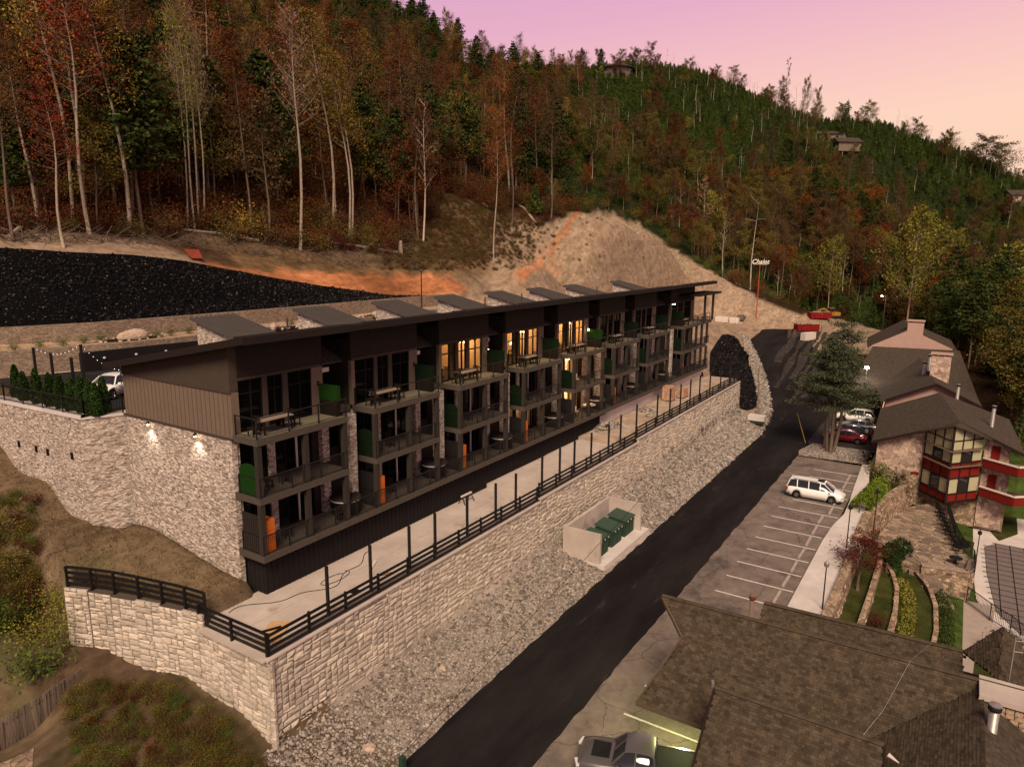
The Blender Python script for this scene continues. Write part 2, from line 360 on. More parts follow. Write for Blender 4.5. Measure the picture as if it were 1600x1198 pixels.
# soil colours by zone (the soil itself differs)
EDU = [-200, 0, 200, 310, 400, 470, 560, 635, 655, 670, 700, 760, 830, 850, 895, 960, 1000, 1050, 1100, 1150, 1200, 1240, 1300, 1400, 1460, 1700]
EDV = [382, 378, 372, 366, 385, 388, 396, 396, 375, 330, 305, 325, 350, 352, 330, 333, 352, 388, 418, 447, 472, 490, 494, 520, 560, 640]
def zonecol(x, y, z):
    c = np.zeros(x.shape+(3,))
    litter = np.array([.034, .019, .011]); tan = np.array([.265, .192, .132]); orange = np.array([.38, .155, .07]); dirt = np.array([.30, .215, .150])
    straw = np.array([.145, .102, .064]); grass = np.array([.05, .075, .018]); green = np.array([.016, .022, .008]); asphalt = np.array([.035, .032, .032]); gravel = np.array([.30, .25, .21])
    c[...] = litter
    n1 = np.sin(x*.31+1.3*np.sin(y*.17))*np.cos(y*.23+np.sin(x*.11)); n2 = np.sin(x*.9+y*.7)*np.cos(y*1.1-x*.4)
    def mixin(w, col):
        w = np.clip(w, 0, 1)[..., None]; c[...] = c*(1-w)+col*w
    far = smooth(170, 215, np.hypot(x, y)); mixin(far, green)
    # forest edge clearing, dirt bench above the black slope
    edge = (np.hypot(x, y) < 96)*(y > 60)*(x < 75); mixin(edge*(.55+.4*n1), np.array([.19, .12, .07]))
    e2 = _wn_at(x, y); mixin(((np.hypot(x, y) < 82+2*n1) & (y > 60) & (x < 70)), dirt*.8)
    # orange band and tan cut (outline by interpolation of the crest line)
    yc = np.interp(x, [60, 72, 84, 95, 105, 112, 118, 126, 140, 156, 172, 190, 215], [66, 72, 84, 96, 104, 106, 106, 104, 100, 94, 86, 76, 60])
    _cx = RM[0][0]*x+RM[1][0]*y+RM[2][0]*(z-CZ); _cy = RM[0][1]*x+RM[1][1]*y+RM[2][1]*(z-CZ); _cz = np.maximum(RM[0][2]*x+RM[1][2]*y+RM[2][2]*(z-CZ), 5.)
    uu = CX+F*_cx/_cz; vv = CY+F*_cy/_cz
    edgev = np.interp(uu, EDU, EDV)
    cut = smooth(-2, 3, vv-edgev+4*n2)*(y > 56-smooth(130, 170, x)*32)*(x > 50)*(np.hypot(x, y) < 262)*(uu < 1320)
    mixin(cut, tan)
    mixin(cut*smooth(0, 1, (795+22*n1+16*n2+(400-vv)*.5-uu)/50)*smooth(60, 66, y), np.array([.135, .085, .045])*(1+.25*n2[..., None]))
    ob = np.interp(uu, [300, 340, 480, 560, 640, 700, 745, 770], [0, 6, 22, 34, 38, 46, 22, 0]); ot = np.interp(uu, [300, 400, 480, 560, 640, 700, 770], [410, 430, 444, 456, 466, 474, 480])
    mixin((y > 62)*(x < 110)*smooth(0, 7, vv-(ot-ob)+5*n2)*smooth(0, 4, ob)*(vv < 490), orange*(.85+.25*n1[..., None]))
    gu = np.interp(vv, [330, 360, 385, 420, 440], [902, 884, 866, 832, 804]); mixin(smooth(0, 1, 1.4-np.abs(uu-gu+3*n2)/5)*(vv > 330)*(vv < 446)*(y > 62)*(x < 140)*.9, orange*.9)
    mixin(smooth(0, 1, 1.3-np.hypot((uu-838)/34, (vv-430)/17)+.3*n2)*(y > 60)*(x < 130), orange*.95)
    mixin(smooth(0, 1, 1.2-np.hypot((uu-970)/12, (vv-422)/18)+.5*n2)*(y > 60)*(x < 150)*.8, np.array([.10, .13, .03]))
    o1 = 0*smooth(0, 1, (1-np.abs(x-76-3*n1)/22))*smooth(0, 1, (1-np.abs(y-70-1.5*n2-(x-76)*.25)/8)); mixin(o1*1.6*(x < 100)*(y > 61), orange)
    # yard, lot, slopes
    mixin((e2 > .5)*(x > 18.4)*(x < 95.5)*(y > 41)*(y < 57), asphalt)
    mixin((e2 > .5)*(x > 18)*(y > 57)*(x < 88), np.array([.38, .27, .18]))
    mixin((e2 > .5)*((x > 95.5)*(y > yL(x)-2)+(x > 165)*(y > 20))*(y < 62)*(x < 236)*(vv > edgev), dirt)
    mixin((x > 160)*(x < 235+4*n1)*(y > 14)*(y < 60)*(vv > edgev), dirt*1.05)
    mixin((x > 145)*(x < 200)*(y > 2)*(y < 30), dirt*.9)
    mixin((e2 > .5)*(x > 17)*(x < 96)*(y < 24.8)*(y > 19), gravel)
    left = (x < 21.6)*(y < 60)*(y > 10)*(x > -8)
    mixin(left*1., straw*(.85+.15*n1[..., None]))
    mixin(left*smooth(.5, 1.2, n1+.5*n2)*(y < 40)*.4, grass)
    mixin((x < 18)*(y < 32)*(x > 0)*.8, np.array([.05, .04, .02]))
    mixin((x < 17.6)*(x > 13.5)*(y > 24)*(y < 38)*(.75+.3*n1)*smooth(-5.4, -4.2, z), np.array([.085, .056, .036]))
    mixin((y < 5.3)*(x > 38)*(x < 112)*(y > -14), grass)
    mixin((x > 17)*(x < 40)*(y < 19)*1., asphalt*1.5)
    mixin((np.hypot(x-118, y+16) < 40)*(y < -10), green)
    return c
def _wn_at(x, y): return _wn
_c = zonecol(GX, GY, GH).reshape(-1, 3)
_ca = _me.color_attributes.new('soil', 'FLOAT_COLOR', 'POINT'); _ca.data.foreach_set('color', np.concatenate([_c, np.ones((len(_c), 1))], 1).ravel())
M = {}
M['ground'] = mat('ground', (.1, .1, .1), .95, var=.42, vscale=.55, bump=1, bscale=1.6, attr='soil', spec=0.0)
def streaks(m):
    t = m.node_tree; b = t.nodes['Principled BSDF']; src = b.inputs['Base Color'].links[0].from_socket; N = t.nodes.new; L = t.links.new
    tc = N('ShaderNodeTexCoord'); mp = N('ShaderNodeMapping'); mp.inputs['Scale'].default_value = (.12, .9, .5); mp.inputs['Rotation'].default_value = (0, 0, .35); L(tc.outputs['Object'], mp.inputs[0])
    n = N('ShaderNodeTexNoise'); n.inputs['Scale'].default_value = 1.0; n.inputs['Detail'].default_value = 9; n.inputs['Roughness'].default_value = .75; L(mp.outputs[0], n.inputs[0])
    r = N('ShaderNodeMapRange'); r.inputs[1].default_value = .35; r.inputs[2].default_value = .65; r.inputs[3].default_value = .72; r.inputs[4].default_value = 1.2; L(n.outputs[0], r.inputs[0])
    x = N('ShaderNodeMix'); x.data_type = 'RGBA'; x.blend_type = 'MULTIPLY'; x.inputs[0].default_value = 1; L(src, x.inputs[6]); L(r.outputs[0], x.inputs[7]); L(x.outputs[2], b.inputs['Base Color'])
streaks(M['ground'])
_me.materials.append(M['ground'])
ground = bpy.data.objects.new('ground', _me); C.objects.link(ground); ground['kind'] = 'structure'

def strip(name, A, B, n, m, off, material, parent=None, kind='structure', zf=None, jit=0):
    """sheet stretched between two polylines, laid on the terrain (or on zf)"""
    def res(P, n):
        P = np.array([p[:2] for p in P], float); L = np.concatenate([[0], np.cumsum(np.linalg.norm(np.diff(P, axis=0), axis=1))]); t = np.linspace(0, L[-1], n)
        return np.stack([np.interp(t, L, P[:, 0]), np.interp(t, L, P[:, 1])], 1)
    a = res(A, n); b = res(B, n); vs = []
    T = np.linspace(0, 1, m)
    if jit:
        a = a+nrs.uniform(-jit, jit, a.shape); b = b+nrs.uniform(-jit, jit, b.shape)
    P = a[:, None]*(1-T[None, :, None])+b[:, None]*T[None, :, None]
    z = (zf(P[..., 0], P[..., 1]) if zf else H(P[..., 0], P[..., 1]))+off
    V = np.concatenate([P, z[..., None]], 2).reshape(-1, 3)
    fs = [(i*m+j, (i+1)*m+j, (i+1)*m+j+1, i*m+j+1) for i in range(n-1) for j in range(m-1)]
    mb = MB(); mb.add(V, fs); o = mb.build(name, material, parent, smooth=True)
    me = o.data; me.update()
    if len(me.polygons) and me.polygons[0].normal.z < 0: me.flip_normals()
    if kind: o['kind'] = kind
    return o
# ------------------------------------------------------------------ ground sheets
M['asphalt'] = mat('fresh asphalt', (.012, .0105, .011), .88, col2=(.021, .018, .018), vscale=.35, var=.25, bump=.5, bscale=18, spec=.04, stretch=(.25, 1, 1), stain=(1.2, (.06, .05, .045), .64, .8))
M['oldasphalt'] = mat('old asphalt', (.19, .15, .128), .9, col2=(.15, .12, .105), vscale=.5, var=.3, bump=.4, bscale=15, stain=(.5, (.055, .045, .042), .6, .78))
cracks(M['oldasphalt'], .45, .010, .45)
M['lotasphalt'] = mat('lot asphalt', (.036, .03, .031), .85, col2=(.055, .046, .045), vscale=.12, var=.3, bump=.3, bscale=12, stain=(.22, (.15, .12, .10), .58, .75), stretch=(.35, 1, 1))
M['concrete'] = mat('concrete', (.42, .35, .31), .85, col2=(.48, .41, .36), vscale=.35, var=.12, bump=.15, bscale=12, stain=(.7, (.33, .25, .20), .62, .74))
M['conc2'] = mat('pale concrete', (.60, .54, .51), .85, col2=(.53, .47, .44), vscale=.5, var=.1, bump=.1, bscale=10)
M['netting'] = mat('black netting', (.003, .003, .0035), .55, var=.5, vscale=3, bump=1.0, bscale=3.5, stain=(7.5, (.085, .07, .065), .64, .70), spec=.03)
M['paint'] = mat('white paint', (.62, .56, .52), .8, var=.25, vscale=5)
M['gravelbed'] = mat('gravel bed', (.30, .25, .215), .95, vor=(5, .5, .12), bump=1, bscale=9)
M['straw'] = mat('straw', (.35, .25, .14), .95, var=.4, vscale=2, bump=1, bscale=8)
xs = list(np.linspace(-20, 100, 40))+list(np.linspace(102, 172, 36))
def yR(x): return float(np.interp(x, [-40, 86, 92, 140, 165, 215], [14.15, 14.4, 8.0, 8.5, 20, 36]))
zroad = lambda x, y: roadz(x)
strip('road', [(x, float(yL(x))) for x in xs], [(x, 14.15) if x < 88 else (x, 14.4+max(0, (x-118)*.34)) for x in xs], 240, 5, .0, M['asphalt'], zf=zroad, jit=.07)
strip('far_parking_lot', [(x, 14.8+max(0, (x-118)*.3)) for x in np.linspace(88, 140, 20)], [(x, 6.2) for x in np.linspace(88, 140, 20)], 40, 4, -.004, M['lotasphalt'], zf=zroad)
strip('parking_lot', [(x, 14.6) for x in np.linspace(-20, 82, 40)], [(x, 7.2 if x > 45 else 7.2) for x in np.linspace(-20, 82, 40)], 100, 4, -.004, M['oldasphalt'], zf=zroad)
M['track'] = mat('dusty track', (.062, .050, .044), .95, col2=(.026, .022, .021), vscale=1.2, var=.4)
for i, (off, w_, x0_, x1_) in enumerate(((3.2, .8, 112, 170), (5.0, .7, 108, 168), (6.6, 1.3, 122, 168), (9.0, .9, 116, 166), (2.0, .5, 124, 172), (11.2, 1.6, 132, 166))):
    xs2 = np.linspace(x0_, x1_, 34); c_ = [float(yL(x))*.62+.38*15-0+off*.8-(float(yL(x))-19)*.38-2.5 for x in xs2]
    strip('dusty_track', [(x, y+.25*math.sin(x*.3+i)) for x, y in zip(xs2, c_)], [(x, y+w_+.25*math.sin(x*.3+i*2)) for x, y in zip(xs2, c_)], 60, 2, .012+.004*i, M['track'], zf=zroad, jit=.14)
# sidewalk with its slabs
sw = bpy.data.objects.new('sidewalk', None); link(sw); sw['kind'] = 'structure'
xx = 40.0; k = 0
while xx < 88:
    x1 = min(xx+3.6, 88)
    def ye(x): return float(np.interp(x, [40, 60.5, 66, 72, 84, 90], [7.65, 7.55, 6.9, 7.2, 7.6, 8.6]))
    def yi(x): return float(np.interp(x, [40, 66, 74, 80, 90], [5.45, 5.45, 6.0, 6.6, 6.4]))
    b = MB(); b.prism([(xx+.012, yi(xx)), (x1-.012, yi(x1)), (x1-.012, ye(x1)), (xx+.012, ye(xx))], -5.1, -4.83)
    b.build('concrete_slab', M['conc2'], sw); xx = x1
sw['label'] = 'pale concrete sidewalk beside the parking stalls'
# stall lines and wheel stops
lines = bpy.data.objects.new('stall_markings', None); link(lines); lines['kind'] = 'structure'
stx = [45.1+2.72*i for i in range(14)]
for i, x in enumerate(stx):
    if 78 < x: break
    MB().box(x-.05, x+.05, 7.75 if x < 60 else 7.3, 12.3 if x < 66 else 11.6, -4.93, -4.946).build('stall_line', M['paint'], lines)
for x in (29.65, 32.4, 35.1, 37.8): MB().box(x-.06, x+.06, 8.0, 12.2, -4.93, -4.946).build('stall_line', M['paint'], lines)
for i in range(9):
    x = 96+3.0*i
    z = float(roadz(x))
    b = MB(); b.add([(x-.07, 8.0, float(roadz(x))+.012), (x+.07, 8.0, float(roadz(x))+.012), (x+.07, 12.6, float(roadz(x))+.012), (x-.07, 12.6, float(roadz(x))+.012)], [(0, 1, 2, 3)]); b.build('stall_line', M['paint'], lines)
ws = MB(); ws.prism([(-.95, -.09), (.95, -.09), (.95, .09), (-.95, .09)], 0, .11); wsm = ws.mesh('wheel_stop', mat('worn concrete', (.36, .30, .27), .9, var=.2, vscale=3))
pos = ['nearest the shingled roof', 'second from the shingled roof', 'third from the shingled roof', 'fourth from the shingled roof', 'fifth from the shingled roof', 'sixth from the shingled roof', 'one stall before the white minivan', 'under the nose of the white minivan', 'just past the white minivan', 'second past the white minivan', 'third past the white minivan', 'farthest, near the stone island']
for i in range(12):
    o = inst('wheel_stop', wsm, None, (stx[i]+1.36, 8.5 if stx[i] < 64 else 8.1, -4.95), rnd.uniform(-.03, .03))
    tag(o, 'low concrete wheel stop, '+pos[i], 'wheel stop', 'wheel stops along the sidewalk')
# wire-thin tyre scuffs and the long chalk line on the fresh asphalt
# terrace paving
terrace = bpy.data.objects.new('terrace', None); link(terrace); terrace['kind'] = 'structure'
tx = [18.6, 24, 30, 36, 42]
for i in range(4):
    for (ya, yb_) in ((24.9, 27.3), (27.32, 29.9)):
        MB().box(tx[i]+.015 if i else 18.5, tx[i+1]-.015, ya, yb_, -.25, 0+.004*((i+1) % 2)).build('concrete_slab', M['concrete'], terrace)
M['muddy'] = mat('muddy concrete', (.34, .25, .18), .95, col2=(.42, .34, .28), vscale=.5, var=.25, bump=.6, bscale=4)
for a, b_, z in ((42, 51, .32), (51, 57, .36), (57, 66, .62), (66, 76, .66), (76, 95.2, .72)):
    MB().box(a+.01, b_-.01, 24.9 if z < .5 else 25.0, 29.95 if a < 60 else 31, -.3, z).build('concrete_slab', M['concrete'] if a < 57 else M['muddy'], terrace)
# upper car park
strip('upper_parking_lot', [(x, 41.2) for x in np.linspace(21.5, 91, 40)], [(x, float(np.interp(x, [18, 25, 31, 45, 150], [61, 59.0, 57.2, 56.4, 56]))) for x in np.linspace(21.5, 91, 40)], 60, 8, .06, mat('upper lot asphalt', (.022, .020, .022), .6, var=.3, vscale=.4, stain=(.3, (.05, .045, .045), .55, .7)))
# planter walls behind the car park
M['plwall'] = mat('planter wall', (.25, .19, .14), .9, var=.25, vscale=2, vor=(6.5, .28, .07), bump=.5, bscale=8, stretch=(.6, .6, 1.6))
def wallrun(name, pts, zb, zt, th, m, label, cat, cap=None):
    e = empty(name, label, cat, (pts[0][0], pts[0][1], 0))
    for i in range(len(pts)-1):
        (x0, y0), (x1, y1) = pts[i], pts[i+1]; L = math.hypot(x1-x0, y1-y0); nx, ny = -(y1-y0)/L*th, (x1-x0)/L*th
        ox, oy = pts[0]
        z0b, z1b, z0t, z1t = zb(x0), zb(x1), zt(x0), zt(x1)
        b = MB(); vs = [(x0-ox, y0-oy, z0b), (x1-ox, y1-oy, z1b), (x1+nx-ox, y1+ny-oy, z1b), (x0+nx-ox, y0+ny-oy, z0b), (x0-ox, y0-oy, z0t), (x1-ox, y1-oy, z1t), (x1+nx-ox, y1+ny-oy, z1t), (x0+nx-ox, y0+ny-oy, z0t)]
        b.add(vs, [(0, 3, 2, 1), (4, 5, 6, 7), (0, 1, 5, 4), (1, 2, 6, 5), (2, 3, 7, 6), (3, 0, 4, 7)]); b.build('wall_section', m, e)
    return e
pl = [(17, 62.2), (25, 59.4), (31, 57.7), (45, 57.0), (80, 57.0)]
wallrun('planter_wall', pl, lambda x: 7.5, lambda x: float(lotz(x))+1.95, .5, M['plwall'], 'lower tan retaining wall along the back of the upper car park', 'wall')
pu = [(17, 66.4), (25, 63.6), (31, 61.9), (45, 61.2), (80, 61.2)]
wallrun('planter_wall', pu, lambda x: 8.5, lambda x: float(lotz(x))+3.35, .5, M['plwall'], 'upper tan retaining wall at the foot of the black netted slope', 'wall')
strip('planter_gravel', [(x, y+.45) for x, y in pl], [(x, y+.05) for x, y in pu], 60, 4, .0, mat('tan gravel', (.42, .30, .20), .95, vor=(9, .35, .1), bump=.8, bscale=12), kind='structure', zf=lambda x, y: lotz(x)+1.86)
# black erosion netting on the two cut slopes
top = [hit(u, v) for u, v in ((-380, 384), (-60, 388), (0, 392), (100, 398), (200, 402), (300, 414), (380, 428), (450, 441), (520, 452), (600, 463), (680, 474))]
bot = [(2, 71.5), (14, 67.3), (25, 63.9), (31, 62.25), (38, 61.75), (45, 61.6), (52, 61.6), (58, 61.6), (64, 61.6), (72, 61.6), (79, 61.7)]
strip('black_slope', [tuple(p[:2]) for p in top], bot, 120, 16, .26, M['netting'])
_tt = np.array([p[:2] for p in top]); _n = 5200; _f = nrs.uniform(0, 1, _n); _g = nrs.uniform(.01, .97, _n)
def _pl(P, f): P = np.array(P, float); L = np.concatenate([[0], np.cumsum(np.linalg.norm(np.diff(P, axis=0), axis=1))]); return np.stack([np.interp(f*L[-1], L, P[:, 0]), np.interp(f*L[-1], L, P[:, 1])], 1)
_q = _pl(_tt, _f)*(1-_g[:, None])+_pl(bot, _f)*_g[:, None]
CHIPS = np.stack([_q[:, 0], _q[:, 1], H(_q[:, 0], _q[:, 1])+.27], 1)
A2 = [np.array(p) for p in ((97.5, 28.5), (101, 30.5), (107.8, 32.6), (116.6, 34.2), (123, 35.3), (128, 35.6), (131, 35.0))]
B2 = [np.array(p) for p in ((97.5, 26.6), (101, 24.6), (104, 24.2), (108, 25.0), (112, 26.2), (117.5, 27.9), (124, 30.0), (130, 32.3))]
if all(p is not None for p in A2+B2):
    strip('black_slope', [tuple(p[:2]) for p in A2], [tuple(p[:2]) for p in B2], 60, 14, .16, M['netting'])
# rubble on the bank below the retaining wall
ico = [(0, 0, 1), (.894, 0, .447), (.276, .851, .447), (-.724, .526, .447), (-.724, -.526, .447), (.276, -.851, .447), (.724, .526, -.447), (-.276, .851, -.447), (-.894, 0, -.447), (-.276, -.851, -.447), (.724, -.526, -.447), (0, 0, -1)]
icf = [(0, 1, 2), (0, 2, 3), (0, 3, 4), (0, 4, 5), (0, 5, 1), (1, 6, 2), (2, 7, 3), (3, 8, 4), (4, 9, 5), (5, 10, 1), (6, 7, 2), (7, 8, 3), (8, 9, 4), (9, 10, 5), (10, 6, 1), (11, 7, 6), (11, 8, 7), (11, 9, 8), (11, 10, 9), (11, 6, 10)]
ico = np.array(ico); icf = np.array(icf)
def scatter_stones(name, pts, sizes, material, flat=.65):
    n = len(pts); a = nrs.uniform(0, 2*PI, n)
    base = ico[None]*(1+nrs.uniform(-.28, .28, (n, 12, 1)))*sizes[:, None, None]*np.stack([nrs.uniform(.7, 1.25, n), nrs.uniform(.7, 1.25, n), nrs.uniform(.5, 1, n)*flat/.65], 1)[:, None]
    c, s = np.cos(a)[:, None], np.sin(a)[:, None]
    V = np.stack([base[..., 0]*c-base[..., 1]*s, base[..., 0]*s+base[..., 1]*c, base[..., 2]], 2)+pts[:, None]
    Fc = (icf[None]+(np.arange(n)*12)[:, None, None]).reshape(-1, 3)
    me = bpy.data.meshes.new(name); me.vertices.add(n*12); me.vertices.foreach_set('co', V.reshape(-1))
    me.loops.add(Fc.size); me.loops.foreach_set('vertex_index', Fc.ravel().astype(np.int32)); me.polygons.add(len(Fc))
    me.polygons.foreach_set('loop_start', np.arange(0, Fc.size, 3, dtype=np.int32)); me.polygons.foreach_set('loop_total', np.full(len(Fc), 3, dtype=np.int32))
    me.update(calc_edges=True); me.materials.append(material)
    o = bpy.data.objects.new(name, me); link(o); return o
o = scatter_stones('stone_chips', CHIPS[:2600], .03+.07*nrs.uniform(0, 1, 2600)**3, mat('pale chips', (.11, .09, .08), .9, island=.6)); tag(o, 'pale stone chips and clods caught on the black netted slope', kind='stuff')
o = scatter_stones('clods', CHIPS[2600:], .08+.16*nrs.uniform(0, 1, 2600)**2, mat('black clods', (.010, .009, .009), .9, island=.6)); tag(o, 'black lumps under the netting of the cut slope', kind='stuff')
_f = nrs.uniform(0, 1, 1500); _g = nrs.uniform(.02, .98, 1500); _q = _pl([p[:2] for p in A2], _f)*(1-_g[:, None])+_pl([p[:2] for p in B2], _f)*_g[:, None]
_c2 = np.stack([_q[:, 0], _q[:, 1], H(_q[:, 0], _q[:, 1])+.17], 1)
o = scatter_stones('clods', _c2[:1000], .12+.28*nrs.uniform(0, 1, 1000)**2, bpy.data.materials['black clods']); tag(o, 'black lumps under the netting at the road bend', kind='stuff')
o = scatter_stones('stone_chips', _c2[1000:], .05+.09*nrs.uniform(0, 1, 500)**3, bpy.data.materials['pale chips']); tag(o, 'pale chips on the black netting at the road bend', kind='stuff')
n = 34000
gx = 15.5+80*nrs.uniform(0, 1, n)**1.6; gy = nrs.uniform(0, 1, n)
yy0 = yL(gx)+nrs.uniform(-.12, .25, n); gy = yy0+(24.6-yy0)*gy
keep = ~((gx > 43.6) & (gx < 52.5) & (gy < 22.9))
gx, gy = gx[keep], gy[keep]; sz = .032+.085*nrs.uniform(0, 1, len(gx))**2.4+.0017*np.maximum(0, gx-30)
big = nrs.uniform(0, 1, len(gx)) < .02; sz = np.where(big, sz*1.8, sz)
M['rubble'] = mat('rubble', (.24, .205, .178), .95, island=.62, var=.15, vscale=4)
o = scatter_stones('rubble', np.stack([gx, gy, H(gx, gy)+sz*.2], 1), sz, M['rubble']); tag(o, 'grey rubble stones on the bank below the retaining wall', 'rubble', kind='stuff')
n = 2600
gx = nrs.uniform(95, 150, n); gy = yL(gx)+nrs.uniform(-.2, 1.9, n)
o = scatter_stones('rubble', np.stack([gx, gy, H(gx, gy)+.05], 1), nrs.uniform(.12, .3, n), M['rubble']); tag(o, 'strip of pale rubble beside the curving end of the road', 'rubble', kind='stuff')
# ------------------------------------------------------------------ segmental retaining wall, block by block
M['block'] = mat('split face block', (.46, .395, .325), .92, var=.22, vscale=2.2, bump=1.2, bscale=5, obj_rand=.22, stain=(1.6, (.34, .27, .20), .58, .72))
M['blockj'] = mat('split face blocks far', (.46, .395, .325), .92, var=.22, vscale=2.2, bump=1.2, bscale=5, island=.22, stain=(1.6, (.34, .27, .20), .58, .72))
M['joint'] = mat('dark joint', (.08, .062, .05), .95)
def block_mesh(w, h, seed, shape):
    """one rough split-faced block: front towards -y, chamfered, uneven face"""
    r = random.Random(seed); g = .017; d = .06
    def q(): return r.uniform(-.035, .035)
    b = MB(); c = .04
    vs = [(g, 0, g), (w-g, 0, g), (w-g, 0, h-g), (g, 0, h-g)]
    m = [(g+c, -d*.6+q(), g+c), (w-g-c, -d*.6+q(), g+c), (w-g-c, -d*.6+q(), h-g-c), (g+c, -d*.6+q(), h-g-c)]
    ce = (w/2+q(), -d-.02+q(), h/2+q()*.5)
    b.add([(g, .12, g), (w-g, .12, g), (w-g, .12, h-g), (g, .12, h-g)]+vs+m+[ce],
          [(0, 1, 5, 4), (1, 2, 6, 5), (2, 3, 7, 6), (3, 0, 4, 7), (4, 5, 9, 8), (5, 6, 10, 9), (6, 7, 11, 10), (7, 4, 8, 11), (8, 9, 12), (9, 10, 12), (10, 11, 12), (11, 8, 12)])
    return b
BL = {}; BLM = {}
def getblock(key):
    if key not in BL:
        w, h, k = key; BL[key] = block_mesh(w, h, int(w*1000)*31+int(h*100)*7+k, k); BLM[key] = BL[key].mesh('block', M['block'])
    return BL[key]
def ashlar(L, Hh, seed):
    """random ashlar layout on a grid of .15 x .2"""
    r = random.Random(seed); nc = max(3, int(round(L/.125))); nr = int(round(Hh/.165)); occ = np.zeros((nc, nr), bool); out = []
    for j in range(nr):
        i = 0
        while i < nc:
            if occ[i, j]: i += 1; continue
            run = 0
            while i+run < nc and not occ[i+run, j] and run < 12: run += 1
            hh = 2 if (j+1 < nr and r.random() < .8) else 1
            if run <= 5: k = run
            else:
                k = r.choice((3, 4, 5, 6, 8) if hh == 2 else (4, 6, 8)); k = min(k, run)
                if run-k < 3: k = run-3 if run < 8 else k
            if hh == 2 and occ[i:i+k, j+1].any(): hh = 1
            occ[i:i+k, j:j+hh] = True; out.append((i*.125, j*.165, round(k*.125, 3), round(hh*.165, 3))); i += k
    return out
walls_parts = [0]
def blockwall(e, p0, p1, zb, zt, thick, seed, limit, stuffacc, trim=0, trim0=0):
    (x0, y0), (x1, y1) = p0, p1; L = math.hypot(x1-x0, y1-y0); a = math.atan2(y1-y0, x1-x0); ox, oy, _ = e.location
    ca, sa = math.cos(a), math.sin(a)
    zlow = min(zb(0), zb(L)); rows = ashlar(L, zt-zlow, seed)
    for (s, z, w, h) in rows:
        zz = zlow+z
        if zz+h < zb(s+w/2)-.15: continue
        k = rnd.randrange(3); key = (w, h, k); getblock(key)
        X, Y = x0+ca*s, y0+sa*s
        if walls_parts[0] < limit:
            inst('block', BLM[key], e, (X-ox, Y-oy, zz), a); walls_parts[0] += 1
        else:
            b = BL[key]
            jx = rnd.uniform(-.02, .02)
            stuffacc.add([(X-ox+ca*v[0]-sa*(v[1]+jx), Y-oy+sa*v[0]+ca*(v[1]+jx), zz+v[2]) for v in b.v], b.f)
    nx, ny = -sa*thick, ca*thick
    x1 -= ca*trim; y1 -= sa*trim
    b = MB(); vs = []
    x0 += ca*trim0; y0 += sa*trim0
    fx, fy = -sa*.03, ca*.03
    for z0 in ('b', 't'):
        for (X, Y, s) in ((x0+fx, y0+fy, 0), (x1+fx, y1+fy, L), (x1+nx, y1+ny, L), (x0+nx, y0+ny, 0)):
            vs.append((X-ox, Y-oy, (zb(s)-.9) if z0 == 'b' else zt-.01))
    b.add(vs, [(0, 3, 2, 1), (4, 5, 6, 7), (0, 1, 5, 4), (1, 2, 6, 5), (2, 3, 7, 6), (3, 0, 4, 7)])
    b.build('wall_core', M['joint'], e)
    return ca, sa, L
rw = empty('retaining_wall', 'long pale block retaining wall holding the concrete terrace above the rubble bank', 'retaining wall', (18.2, 24.5, 0))
far_acc = MB()
walls_parts[0] = 0
blockwall(rw, (18.1, 24.47), (42.0, 24.5), lambda s: -4.95+s*.015, -.24, .62, 3, 288, far_acc, 0, .25)
blockwall(rw, (42.03, 24.5), (60.0, 24.5), lambda s: -4.5+s*.01, -.02, .62, 4, 0, far_acc)
blockwall(rw, (60.03, 24.5), (95.2, 24.5), lambda s: -4.3+s*.02, .36, .62, 5, 0, far_acc)
blockwall(rw, (95.25, 24.45), (97.6, 26.4), lambda s: -3.6, .34, .5, 9, 0, far_acc)
o = far_acc.build('far_blocks', M['blockj'], rw); o['kind'] = 'stuff'
cp = MB(); cp.box(18.0-18.2, 23.8, -.12, .5, -.235, -.15); cp.build('cap', M['concrete'], rw)
cp = MB(); cp.box(23.83, 41.8, -.12, .5, -.015, .08); cp.build('cap', M['concrete'], rw)
cp = MB(); cp.box(41.83, 77.0, -.12, .5, .365, .45); cp.build('cap', M['concrete'], rw)
# wing of the wall, curving back up the bank on the left
wg = empty('retaining_wall', 'curved wing of the block retaining wall climbing the grassy bank on the left', 'retaining wall', (18.2, 24.5, 0))
acc2 = MB(); walls_parts[0] = 0
pts = WING
blockwall(wg, (18.1, 29.3), (18.17, 24.36), lambda s: -4.1-s*.16, -.24, .62, 21, 160, acc2, .22)
zts = [.44, .46, .49, .53, .58, .64]
for i in range(1, len(pts)-1):
    blockwall(wg, pts[i+1], pts[i], lambda s, i=i: -4.2+.26*i, zts[i-1], .5, 30+i, 290, acc2)
if acc2.n: acc2.build('far_blocks', M['blockj'], wg)['kind'] = 'stuff'
MB().box(-.36, .26, .0, 4.9, -.235, -.152).build('cap', M['concrete'], wg)

